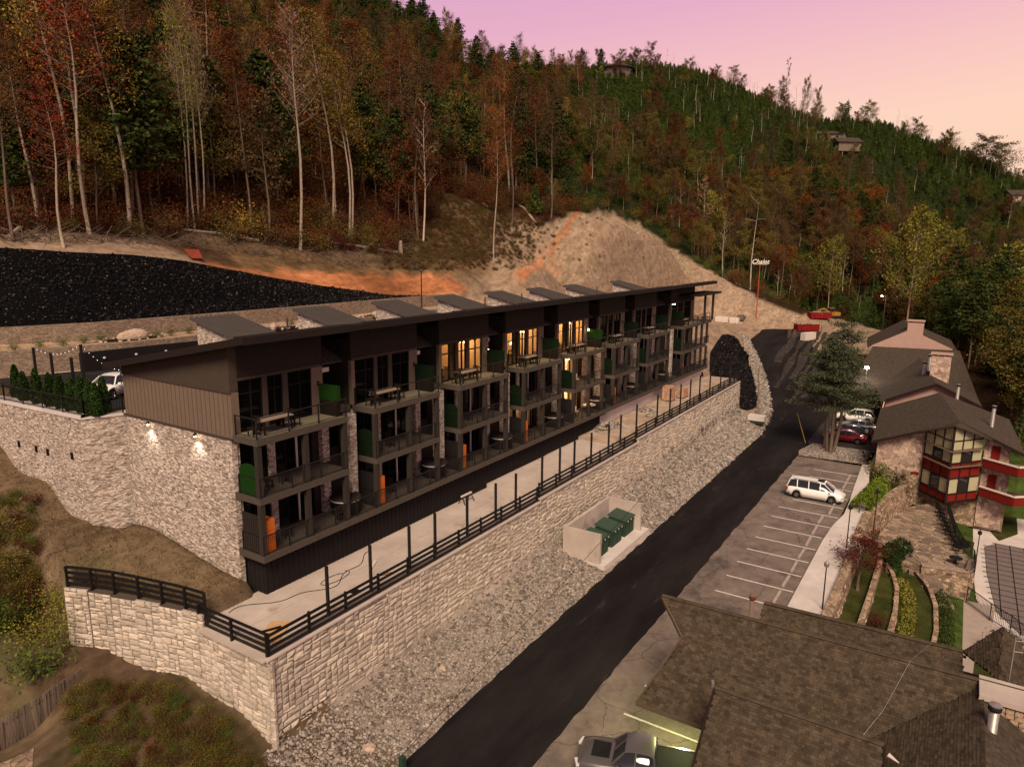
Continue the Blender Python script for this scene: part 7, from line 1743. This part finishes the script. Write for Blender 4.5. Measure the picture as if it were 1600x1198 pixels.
for k in range(4):
    bm = bmesh.new(); bmesh.ops.create_icosphere(bm, subdivisions=1, radius=1); r_ = random.Random(k)
    for v in bm.verts: v.co = Vector((v.co.x*.22*r_.uniform(.8, 1.3), v.co.y*.06, v.co.z*.13*r_.uniform(.8, 1.3)))
    me = bpy.data.meshes.new('stone'); bm.to_mesh(me); bm.free(); me.materials.append(mat('single field stone %d' % k, (.46-.06*k, .34-.05*k, .26-.04*k), .9, obj_rand=.25, var=.2, vscale=3)); STN.append(me)
# retaining wall under the sidewalk
wallpts('stone_retaining_wall', 'tan field stone wall dropping from the sidewalk to the terraced garden', [(40, 5.2), (52, 5.15), (60, 5.2), (66, 5.2)], -7.2, -4.55, .45, M['rstone'], M['rstone'], stones=1.2)
wallpts('stone_retaining_wall', 'tan field stone wall slanting between the patio and the bright hedge', [(66, 5.1), (72, 4.2), (76, 3.2), (80.5, 2.4)], -7.4, -4.7, .5, M['rstone'], M['rstone'], stones=1.2)
wallpts('garden_wall', 'low stone edging wall between the first two garden strips', [(47, 3.6), (54, 3.5), (60, 3.5), (65, 3.9)], -7.6, -6.3, .35, M['rstone'], stones=1.5)
wallpts('garden_wall', 'low curved stone edging wall in the middle of the garden', [(49, 1.9), (53, 1.8), (57, 2.0), (60, 2.6), (61.5, 3.2)], -8.1, -6.9, .3, M['rstone'], stones=1.5)
wallpts('garden_wall', 'curved stone edging wall beside the garden steps', [(49, -.6), (53, -.75), (57, -.55), (60, 0), (62.5, 1.0)], -8.5, -7.5, .3, M['rstone'], stones=1.5)
def flat(name, poly, z, m, kind='structure', th=.1):
    b = MB(); b.prism(poly, z-th, z); o = b.build(name, m)
    if kind: o['kind'] = kind
    return o
flat('lawn', [(46, 3.5), (62, 3.5), (65.5, 4.9), (40, 5.0)], -6.75, M['lawn'], th=2); flat('lawn', [(46, 1.9), (57, 1.9), (61, 3.3), (60, 3.45), (46, 3.5)], -7.2, M['lawn'], th=2)
flat('lawn', [(46, -.6), (57, -.5), (62, 1), (62, 3), (58, 2.1), (46, 1.9)], -7.75, M['lawn'], th=2)
flat('path', [(44, -3.2), (58, -4.2), (63, -4.5), (63, -1.9), (58, -1.4), (44, -1.4)], -9.25, M['path'], th=1.5)
# patio and its flagstones
pat = [(64.3, 5.0), (76.5, 3.2), (80, 1.0), (78, -.6), (72, -1.3), (66, -2.6), (63.2, -2.4), (62.6, .6)]
po = bpy.data.objects.new('patio', None); link(po); po['kind'] = 'structure'
b = MB(); b.prism(pat, -8.6, -7.22); b.build('patio_base', M['rstone'], po)
def inpoly(x, y, P):
    s = False; j = len(P)-1
    for i in range(len(P)):
        if (P[i][1] > y) != (P[j][1] > y) and x < (P[j][0]-P[i][0])*(y-P[i][1])/(P[j][1]-P[i][1])+P[i][0]: s = not s
        j = i
    return s
FL = []
for k in range(5):
    r_ = random.Random(k+9); n = r_.choice((5, 6, 7)); pl_ = [(math.cos(2*PI*i/n)*r_.uniform(.38, .52), math.sin(2*PI*i/n)*r_.uniform(.38, .52)) for i in range(n)]; FL.append(MB().prism(pl_, 0, .04).mesh('flagstone', M['flag']))
x = 63
while x < 80:
    y = -3
    while y < 5.2:
        xx_, yy_ = x+rnd.uniform(-.12, .12), y+rnd.uniform(-.12, .12)
        if inpoly(xx_, yy_, pat): inst('flagstone', FL[rnd.randrange(5)], po, (xx_, yy_, -7.21+rnd.uniform(0, .02)), rnd.uniform(0, 6), (rnd.uniform(.85, 1.05),)*2+(1,))
        y += .92
    x += .92
wallpts('patio_wall', 'stone wall holding up the flagstone patio above the steps', [(62.5, .7), (63.2, -2.5), (66, -2.8)], -9.4, -6.95, .4, M['rstone'], M['flag'], stones=1.6)
# curved patio railing
def iron(label, pts, z, h=1.0):
    e = empty('iron_railing', label, 'railing', (pts[0][0], pts[0][1], z)); o_ = Vector((pts[0][0], pts[0][1], 0)); bl = MB()
    for i in range(len(pts)-1):
        a = Vector((pts[i][0], pts[i][1], 0))-o_; b_ = Vector((pts[i+1][0], pts[i+1][1], 0))-o_; MB().bar(a+Vector((0, 0, h)), b_+Vector((0, 0, h)), .05).bar(a+Vector((0, 0, .1)), b_+Vector((0, 0, .1)), .04).build('rail', M['blacksteel'], e)
        MB().bar(a, a+Vector((0, 0, h+.05)), .07).build('post', M['blacksteel'], e); L = (b_-a).length; n = int(L/.14)
        for k in range(n): p = a.lerp(b_, k/n); bl.bar(p+Vector((0, 0, .1)), p+Vector((0, 0, h)), .022)
    bl.build('balusters', M['blacksteel'], e); return e
iron('black iron railing curving round the flagstone patio', [(78.5, -.7), (72, -1.45), (69, -2.0), (66.2, -2.85), (64.2, -2.95), (63.2, -2.6)], -7.2)
iron('black iron pool fence along the pool deck by the dark steps', [(62.5, -2.6), (60.3, -4.1), (59, -5.3), (57.2, -6.3), (55.5, -8.5)], -9.2, 1.3)
iron('short black railing on the stone landing at the foot of the steps', [(60.0, -.6), (60.2, -2.0)], -8.9, .8)
# rocking chairs
def rocker(x, y, rz, label):
    if 'rk' not in CH:
        b = MB(); b.box(-.28, .28, -.25, .28, .40, .44); CH['rk'] = b.mesh('seat', M['black']); b = MB()
        for i in range(6): b.bar((-.25+i*.1, .27, .44), (-.25+i*.1, .42, 1.12), .05, .02)
        b.bar((-.3, .43, 1.12), (.3, .43, 1.12), .07, .05); CH['rkb'] = b.mesh('backrest', M['black'])
        CH['rka'] = MB().bar((0, -.28, .66), (0, .3, .68), .07, .03).bar((0, -.25, .1), (0, -.25, .66), .04).bar((0, .27, .1), (0, .27, .66), .04).mesh('armrest', M['black'])
        CH['rkr'] = MB().bar((0, -.5, .12), (0, -.2, .03), .04).bar((0, -.2, .03), (0, .25, .03), .04).bar((0, .25, .03), (0, .6, .14), .04).mesh('rocker', M['black'])
    t = empty('rocking_chair', label, 'rocking chair', (x, y, -7.17), rz, 'rocking chairs on the patio'); inst('seat', CH['rk'], t); inst('backrest', CH['rkb'], t)
    for s_ in (-.31, .31): inst('armrest', CH['rka'], t, (s_, 0, 0)); inst('rocker', CH['rkr'], t, (s_, 0, 0))
for i in range(9):
    x = 77.2-i*1.18; rocker(x, -.15-i*.19+(0 if i < 6 else -.1), -2.6+rnd.uniform(-.2, .2)+PI, 'black rocking chair on the flagstone patio, %s along the railing from the chalet' % ['first', 'second', 'third', 'fourth', 'fifth', 'sixth', 'seventh', 'eighth', 'ninth'][i])
t = empty('fire_table', 'round dark patio table among the last rocking chairs', 'table', (64.9, -1.6, -7.17)); MB().lathe((0, 0, 0), [(.45, .5), (.5, .52), (.5, .56)], 14).build('tabletop', M['black'], t); MB().lathe((0, 0, 0), [(.25, 0), (.1, .1), (.1, .5)], 10).build('base', M['black'], t)
# steps
stp = empty('garden_steps', 'curving flagstone steps going down below the patio wall', 'steps', (64, 1, -8.2))
for i in range(7):
    x = 63.0-i*.42; MB().prism([(x-64, 1.6-i*.22-1), (x-.5-64, 1.5-i*.22-1), (x-.75-64, -.6-i*.2-1), (x-.1-64, -.5-i*.2-1)], -.4-i*.16, .55-i*.17).build('step', M['flag'], stp)
# pool with dark panelled cover, deck and lawns below the chalet
flat('pool_deck', [(57.5, -9.5), (60, -4.2), (64.2, -3.3), (72, -3.0), (78, -2.2), (84, -1.2), (90, -3.0), (90, -12), (57.5, -12)], -9.42, M['conc2'], th=1)
pc = empty('pool_cover', 'grey safety cover with dark strap grid stretched over the swimming pool', 'pool cover', (70, -7, -9.4)); b = MB(); pcp = [(59.5, -6.0), (62.5, -4.6), (70, -4.1), (76.5, -4.0), (78, -5), (78, -12), (59.5, -12)]
b.prism([(p[0]-70, p[1]+7) for p in pcp], .0, .05); b.build('sheet', mat('pool cover', (.17, .135, .13), .9, var=.1, vscale=1), pc)
for k in range(17):
    x = 60.3+k*1.1; y1 = np.interp(x, [59.5, 62.5, 70, 76.5, 78], [-6, -4.6, -4.1, -4.0, -5])-.05; MB().box(x-70-.03, x-70+.03, -5, y1+7+.35, .052, .07).build('strap', M['plastic'], pc)
for k in range(7):
    y = -4.9-k*1.1; x0_ = np.interp(-y, [4, 4.6, 6, 12], [66, 62.5, 59.5, 59.5]); MB().box(x0_-70-.3, 8.0, y+7-.03, y+7+.03, .071, .085).build('strap', M['plastic'], pc)
flat('lawn', [(71.5, -1.8), (74, -3.0), (77, -3.2), (78.5, -2.6), (78.4, -1.0), (75, -.9)], -9.36, M['lawn']); flat('lawn', [(79, -5.2), (82, -6.8), (90, -7), (90, -3.6), (85, -3.4)], -9.36, M['lawn'])
flat('lawn', [(50, -3.0), (56, -3.3), (57, -6.8), (50, -7.5)], -9.2, M['lawn'])
t = empty('fire_bowl', 'round dark fire pit bowl on the small lawn under the chalet', 'fire pit', (75.2, -2.3, -9.35)); MB().lathe((0, 0, 0), [(.4, 0), (.55, .3), (.6, .55), (.5, .56)], 14).build('bowl', M['plastic'], t)
# lamps, hedges, shrubs, trees of the garden
def glamp(x, y, z, h, label, style=0):
    t = empty('lamp_post', label, 'lamp post', (x, y, z), group='slim lamp posts'); MB().tube([(0, 0, 0), (0, 0, h)], [.05, .035], 6).build('pole', M['blacksteel'], t)
    MB().lathe((0, 0, h), [(.05, 0), (.14, .06), (.17, .30), (.03, .42), (.01, .5)], 8).build('lantern', M['galv'] if style else M['blacksteel'], t)
glamp(57.4, 5.75, -4.83, 3.2, 'slim lamp post on the sidewalk beside the minivan'); glamp(46.2, 5.65, -4.83, 2.9, 'grey lantern post at the near end of the sidewalk', 1)
glamp(65.6, 4.6, -7.2, 4.6, 'slim lamp post on the patio beside the stone wall'); glamp(68.0, -3.1, -9.3, 3.9, 'slim lamp post at the pool corner by the rocking chairs')
def hedge(pts, z, h, w, label, key='green', n=950):
    rs = np.random.RandomState(len(label)); cs = []
    for i in range(len(pts)-1):
        a = np.array(pts[i]); b_ = np.array(pts[i+1]); L = np.linalg.norm(b_-a); m_ = int(n*L); t_ = rs.uniform(0, 1, m_); an = rs.uniform(0, PI, m_); q = a+(b_-a)*t_[:, None]; d = (b_-a)/L; nr = np.array([-d[1], d[0]]); rr_ = rs.uniform(.75, 1.05, m_)*(1+.12*np.sin(t_*L*4))
        cs.append(np.stack([q[:, 0]+nr[0]*np.cos(an)*w*rr_, q[:, 1]+nr[1]*np.cos(an)*w*rr_, z+h*np.sin(an)**.6*rr_], 1))
    c = np.concatenate(cs); V, Fq = leaves_np(c, 1, .03, .085, rs); e = empty('hedge', label, 'hedge', (pts[0][0], pts[0][1], z)); me = np_mesh('foliage', V-np.array([pts[0][0], pts[0][1], z]), Fq, LM[key]); inst('foliage', me, e); st = MB()
    for p in pts: st.tube([(p[0]-pts[0][0], p[1]-pts[0][1], 0), (p[0]-pts[0][0], p[1]-pts[0][1], h*.7)], .06, 5)
    st.build('stems', BK['dark'], e); return e
hedge([(66.3, 5.9), (70.5, 5.4), (74.0, 5.0)], -4.9, 1.2, .8, 'bright yellow green clipped hedge beside the sidewalk', 'lime'); hedge([(61.5, 3.6), (65.0, 2.2)], -7.3, 1.3, .8, 'dark clipped hedge below the patio edge', 'arb'); hedge([(60.0, 3.0), (61.2, 2.6)], -7.4, 1.5, .8, 'round dark bush at the end of the dark hedge', 'arb')
hedge([(50, 1.1), (54, .95), (58, 1.3), (60, 1.9)], -7.8, .45, .45, 'row of yellow green ornamental tufts in the lower garden strip', 'ygreen', 200)
hedge([(50, -1.2), (54, -1.4), (58, -1.2), (60.5, -.7)], -9.2, 1.5, .55, 'dark planting along the curved wall beside the path', 'pine', 260)
put_tree('broad_wine', 54.6, 4.4, -6.8, 4.6, 'small dark red Japanese maple leaning over the sidewalk', name='maple_tree', wide=1.5)
put_tree('bush_wine', 50.5, 2.7, -7.2, 1.3, 'dark red shrub between the two garden walls', 'shrub'); put_tree('bush_wine', 55.0, -4.6, -9.1, 1.8, 'reddish shrub by the pool fence corner', 'shrub')
put_tree('bush_green', 78.5, 4.3, -6.6, 3.2, 'leafy green shrub under the chalet eave', 'shrub', wide=1.2); put_tree('broad_brown', 76.5, 3.6, -7.2, 3.6, 'pale olive small tree by the chalet steps', 'tree', wide=1.2); put_tree('bush_olive', 80.5, 5.6, -5.5, 2.2, 'brown hydrangea bush at the sidewalk end', 'shrub', wide=1.3)
for i, (x, y, k) in enumerate(((76, -1.6, 'bush_green'), (81, -9.2, 'bush_olive'), (86, -9.5, 'bush_green'), (92, -9.0, 'bush_olive'))): put_tree(k, x, y, -9.4, 1.4+.5*(i > 0), 'low shrub near the chalet base, %s' % ['by the white stones', 'below the red balcony', 'behind the red balcony', 'at the right edge'][i], 'shrub')
# island with cedar, signs and posts
isl = strip('tree_island', [(81.8, 14.0), (84, 14.4), (88.2, 13.6)], [(82.4, 7.0), (85, 6.8), (88.4, 6.8)], 14, 10, .10, M['gravelbed'], zf=lambda x, y: -4.93+0*x)
n = 900; o = scatter_stones('island_stones', np.stack([nrs.uniform(82.2, 88, n), nrs.uniform(7.2, 13.6, n), np.full(n, -4.83)], 1), nrs.uniform(.06, .14, n), M['rubble']); tag(o, 'tan stones covering the tree island', kind='stuff')
ced = empty('cedar_tree', 'multi-trunked blue green cedar standing on the stone island beside the parked cars', 'tree', (85.4, 11.2, -4.9))
tb_ = MB(); cen = []; r_ = random.Random(77)
for k in range(4):
    a = k*1.6; bx, by = math.cos(a)*.5, math.sin(a)*.5; H_ = (14.8, 13.4, 12.4, 11)[k]
    tb_.tube([(bx*.6, by*.6, 0), (bx*1.3, by*1.3, 3), (bx*1.7, by*1.7, 7), (bx*1.2, by*1.2, H_)], [.2, .17, .12, .03], 6)
    for i in range(34):
        z = 4.9+(H_-5.0)*(i+r_.random())/34; kf = (z-4.9)/(H_-4.9); L = (3.9*(1-kf)**.7+.5)*r_.uniform(.6, 1.1); aa = r_.uniform(0, 6.28); p = Vector((bx*1.5, by*1.5, z)); q = p+Vector((math.cos(aa)*L, math.sin(aa)*L, L*.05+.3))
        tb_.tube([p, p.lerp(q, .5)+Vector((0, 0, .15)), q], [.05, .035, .01], 3, False)
        for g in (.35, .55, .75, .95, 1.05):
            c_ = p.lerp(q, g)
            for w_ in range(2): cen.append((c_.x+r_.uniform(-.6, .6)*g, c_.y+r_.uniform(-.6, .6)*g, c_.z+r_.uniform(-.12, .1)))
V, Fq = leaves_np(np.array(cen), 24, .38, .10, np.random.RandomState(4), .28)
tb_.build('trunk', BK['dark'], ced, True); inst('crown', np_mesh('crown', V, Fq, LM['cedar']), ced)
o = MB().tube([(0, 0, 0), (.3, .1, 7.2)], [.14, .11], 7).build('wooden_pole', M['weather']); o.location = (88.6, 12.4, -4.9); tag(o, 'leaning wooden pole left of the cedar', 'pole')
o = MB().tube([(0, 0, 0), (-.2, 1.2, 3.6)], .045, 5).build('guy_guard', mat('yellow guard', (.42, .30, .06), .6)); o.location = (88.0, 14.4, -4.9); tag(o, 'yellow guy wire guard beside the road', 'guy guard')
o = MB().box(-.12, .12, -.12, .12, 0, .9).build('green_post', M['greenp']); o.location = (20.4, 18.7, -4.95); tag(o, 'stubby green post at the bottom edge holding the low wire', 'post')
o = MB().tube([(0, 0, 0), (.3, .5, 6.4)], [.13, .1], 7).build('wooden_pole', M['weather']); o.location = (97.5, 22.3, -4.4); tag(o, 'short wooden pole on the rubble edge at the road bend', 'pole')
t = empty('utility_box', 'pale utility box on a green base on the rubble near the bend', 'utility box', (92.5, 21.3, -4.3)); MB().box(-.55, .55, -.9, .9, 0, .35).build('base', M['greenp'], t); MB().box(-.65, .65, -1.05, 1.05, .36, 1.0).build('cover', M['conc2'], t)
# ------------------------------------------------------------------ far lot: skips, excavator, sign, sacks
M['skip'] = mat('red skip paint', (.19, .012, .010), .7, var=.45, vscale=2)
def skip(x, y, rz, label):
    t = empty('roll_off_skip', label, 'skip', (x, y, float(H(x, y))), rz, 'red skips on the dirt lot'); L, w, h = 5.0, 2.1, 1.5
    b = MB(); b.box(-L/2, L/2, -w/2, -w/2+.06, .25, h); b.box(-L/2, L/2, w/2-.06, w/2, .25, h); b.box(-L/2, -L/2+.06, -w/2+.061, w/2-.061, .25, h); b.box(L/2-.06, L/2, -w/2+.061, w/2-.061, .25, h); b.box(-L/2, L/2, -w/2, w/2, .15, .248); b.build('body', M['skip'], t)
    rb = MB()
    for i in range(9):
        for s_ in (-1, 1): rb.box(-L/2+.2+i*.64, -L/2+.3+i*.64, s_*(w/2+.04)-.04, s_*(w/2+.04)+.04, .25, h-.05)
    rb.build('ribs', M['skip'], t); MB().box(-L/2-.05, L/2+.05, -w/2-.08, -w/2, h, h+.1).box(-L/2-.05, L/2+.05, w/2, w/2+.08, h, h+.1).build('top_rail', M['skip'], t)
    n = 160; o = scatter_stones('debris', np.stack([nrs.uniform(-L/2+.3, L/2-.3, n), nrs.uniform(-w/2+.2, w/2-.2, n), nrs.uniform(1.2, 1.6, n)], 1), nrs.uniform(.1, .3, n), M['rubble']); o.parent = t; o['kind'] = 'stuff'
p = onz(1260, 514, .3); skip(p[0], p[1], -.95, 'nearer red roll-off skip full of rubble on the dirt lot'); p = onz(1280, 508, .3); skip(p[0]+.5, p[1]+.2, -.95, 'farther red roll-off skip touching the nearer one')
M['yell'] = mat('excavator yellow', (.34, .15, .025), .6, var=.2, vscale=2)
p = onz(1301, 505, .2); ex = empty('excavator', 'orange yellow tracked excavator with its arm lowered behind the red skips', 'excavator', (p[0], p[1], float(H(p[0], p[1]))), -.9); 
for s_ in (-1, 1): MB().prism([(-1.9, s_*1.1-.28), (1.9, s_*1.1-.28), (1.9, s_*1.1+.28), (-1.9, s_*1.1+.28)], 0, .8).build('track', M['plastic'], ex)
ex.scale = (.8, .8, .8); MB().box(-1.3, 1.6, -1.2, 1.2, .95, 2.0).build('house', M['yell'], ex); MB().box(-1.3, .3, .1, 1.2, 2.01, 3.1).build('cab', M['carglass'], ex); MB().box(-1.35, .35, .05, 1.25, 3.11, 3.2).build('cab_roof', M['yell'], ex)
MB().bar((-1.2, -.4, 1.7), (-3.4, -.4, 3.1), .3, .45).bar((-3.4, -.4, 3.1), (-5.2, -.4, 2.6), .28, .4).build('boom', M['yell'], ex); MB().bar((-5.2, -.4, 2.7), (-6.3, -.4, 1.0), .25, .35).build('stick', M['yell'], ex); MB().prism([(-6.8, -.9), (-5.9, -.9), (-5.9, .1), (-6.8, .1)], .1, 1.0).build('bucket', M['plastic'], ex)
# script name sign on a tall red pole
q = onz(1186, 462, 3.6); q = ond(1184, 462, 176); sz_ = float(H(q[0], q[1])); sg = empty('pole_sign', 'white script Chalet sign on a tall thin red pole by the tan slope', 'sign', (q[0], q[1], sz_))
hp = CZ+176*ray(1186, 413)[2]/math.hypot(*ray(1186, 413)[:2])-sz_
MB().tube([(0, 0, 0), (0, 0, hp)], [.13, .1], 6).build('pole', mat('red pole', (.38, .07, .045), .6), sg)
cu = bpy.data.curves.new('lettering', 'FONT'); cu.body = 'Chalet'; cu.size = 1.45; cu.extrude = .06; cu.shear = .3; cu.align_x = 'CENTER'; cu.offset = .02; to = bpy.data.objects.new('lettering', cu); link(to)
dg = bpy.context.evaluated_depsgraph_get(); me = bpy.data.meshes.new_from_object(to.evaluated_get(dg)); bpy.data.objects.remove(to); me.materials.clear(); me.materials.append(mat('white letters', (.75, .70, .62), .6)); o = bpy.data.objects.new('lettering', me); link(o, sg); face_ = math.atan2(-q[0], q[1]); o.rotation_euler = (PI/2, 0, math.atan2(q[1], q[0])-PI/2); o.location = (0, 0, hp+.15)
d_ = Vector((q[1], -q[0], 0)).normalized()*1.6; MB().bar(tuple(-d_+Vector((0, 0, hp+.02))), tuple(d_+Vector((0, 0, hp+.02))), .1).build('base_bar', M['whitet'], sg)
for i, (u, v, w_) in enumerate(((1124, 497, 1.6), (1134, 499, 1.4), (1146, 499, 1.5), (1151, 500, 1.1))):
    q = ond(u, v, 172); z = float(H(q[0], q[1])); bm = bmesh.new(); bmesh.ops.create_cube(bm, size=1); bmesh.ops.subdivide_edges(bm, edges=bm.edges, cuts=2, use_grid_fill=True)
    for v_ in bm.verts: l_ = v_.co.length; v_.co = Vector((v_.co.x*w_*1.2, v_.co.y*w_, v_.co.z*1.3))*(1-.22*max(0, l_-.55))
    me = bpy.data.meshes.new('bulk_sack'); bm.to_mesh(me); bm.free(); me.materials.append(M['whitet']); o = bpy.data.objects.new('bulk_sack', me); link(o); o.location = (q[0], q[1], z+.55); tag(o, 'white bulk sack on the dirt by the far fence, %s from the left' % ['first', 'second', 'third', 'fourth'][i], 'sack', 'white bulk sacks')
q = ond(1158, 499, 174); o = MB().box(-1.2, 1.2, -.8, .8, 0, .9).box(-1.0, .2, -.6, .6, .901, 1.2).build('pallet_stack', M['weather']); o.location = (q[0], q[1], float(H(q[0], q[1]))); tag(o, 'brown pallet load beside the white sacks', 'pallet')
# concrete blocks and frame by the dirt lot
o = MB().box(-1.6, 1.6, -.6, .6, 0, 1.6).build('white_barrier', M['whitet']); p = onz(1262, 535, -.9); o.location = (p[0], p[1], float(H(p[0], p[1]))); o.rotation_euler = (0, 0, -.5); tag(o, 'white concrete barrier at the corner of the far parking', 'barrier')
t = empty('metal_rack', 'rusty open metal frame beside the white barrier', 'rack', (p[0]+2, p[1]+3.6, float(H(p[0], p[1]+3)))); 
for a in (-1, 0, 1):
    for b_ in (-.5, .5): MB().box(a*1.2-.05, a*1.2+.05, b_-.05, b_+.05, 0, 1.7).build('upright', M['rustp'], t)
for z in (.2, .9, 1.65):
    for b_ in (-.5, .5): MB().box(-1.2, 1.2, b_-.04, b_+.04, z, z+.08).build('crossbar', M['rustp'], t)
# ridge houses
def ridge_house(u, v, d, L, D, h, rh, rz, label, m=M['whitet']):
    q = ond(u, v, d); z = float(H(q[0], q[1]))+1.2; t = empty('ridge_house', label, 'house', (q[0], q[1], z), rz); MB().box(-L/2, L/2, -D/2, D/2, -2.5, h).build('wall', m, t)
    b = MB(); b.add([(-L/2-.8, -D/2-.8, h), (L/2+.8, -D/2-.8, h), (L/2+.8, D/2+.8, h), (-L/2-.8, D/2+.8, h), (-L/2-.8, 0, h+rh), (L/2+.8, 0, h+rh)], [(0, 1, 5, 4), (2, 3, 4, 5), (0, 4, 3), (1, 2, 5), (3, 2, 1, 0)]); b.build('roof', M['farroof'], t)
    for i in range(max(2, int(L/3))):
        MB().box(-L/2+1+i*3, -L/2+2.4+i*3, -D/2-.05, -D/2-.003, h*.35, h*.8).build('window', M['carglass'], t); MB().box(-L/2+1+i*3, -L/2+2.4+i*3, D/2+.003, D/2+.05, h*.35, h*.8).build('window', M['carglass'], t)
    return t
RZ = math.atan2(ray(1320, 180)[1], ray(1320, 180)[0])-PI/2
ridge_house(1326, 176, 390, 11, 8, 1.6, 2.6, RZ+.5, 'larger wooden lodge with stepped roofs on the right ridge', M['weather']); ridge_house(1300, 175, 393, 13, 7, 1.0, 1.8, RZ+.2, 'lower long house left of the ridge lodge', M['weather']); ridge_house(1262, 178, 394, 6, 5, 1.0, 1.2, RZ, 'small house at the left end of the ridge houses', M['weather'])
ridge_house(1602, 262, 405, 12, 9, 2.6, 2.6, RZ+.3, 'grey roofed house cut by the right frame edge', M['pinkst'])
q = ond(962, 108, 358); t = empty('round_house', 'long curved brown roof just above the middle of the ridge', 'house', (q[0], q[1], max(q[2]-2, float(H(q[0], q[1]))+1))); n = 14; vs = []; 
for i in range(n+1):
    a = PI*i/n; 
    for (rr_, zz) in ((9.5, 2.2), (7.5, 3.4+.8*math.sin(a))): vs.append((0, 0, 0))
pr_ = [(9, -3), (9, 1.2)]
MB().lathe((0, 0, 0), [(8.2, -4), (8.2, 1.2)], 24).build('wall', M['weather'], t); MB().lathe((0, 0, 0), [(9.4, 1.21), (9.6, 1.6), (6.5, 2.9), (.5, 3.6)], 24).build('roof', M['farroof'], t)
for k in range(24):
    a = 2*PI*k/24; MB().cbox((math.cos(a)*8.22, math.sin(a)*8.22, .2), (.05, .6, .55), a).build('window', M['carglass'], t)
# overhead wires
for (a, b_, lab) in (((97.8, 22.8, 2.0), (20.4, 18.7, -3.95), 'thin overhead wire running low along the road'), ((170, 14.5, 8), (97.8, 22.8, 1.9), 'overhead wire from the lit street lamp to the short pole')):
    q = [Vector(a).lerp(Vector(b_), t_/14)-Vector((0, 0, .25*math.sin(PI*t_/14))) for t_ in range(15)]; o = MB().tube(q, .018, 3, False).build('overhead_wire', M['plastic']); tag(o, lab, 'wire')
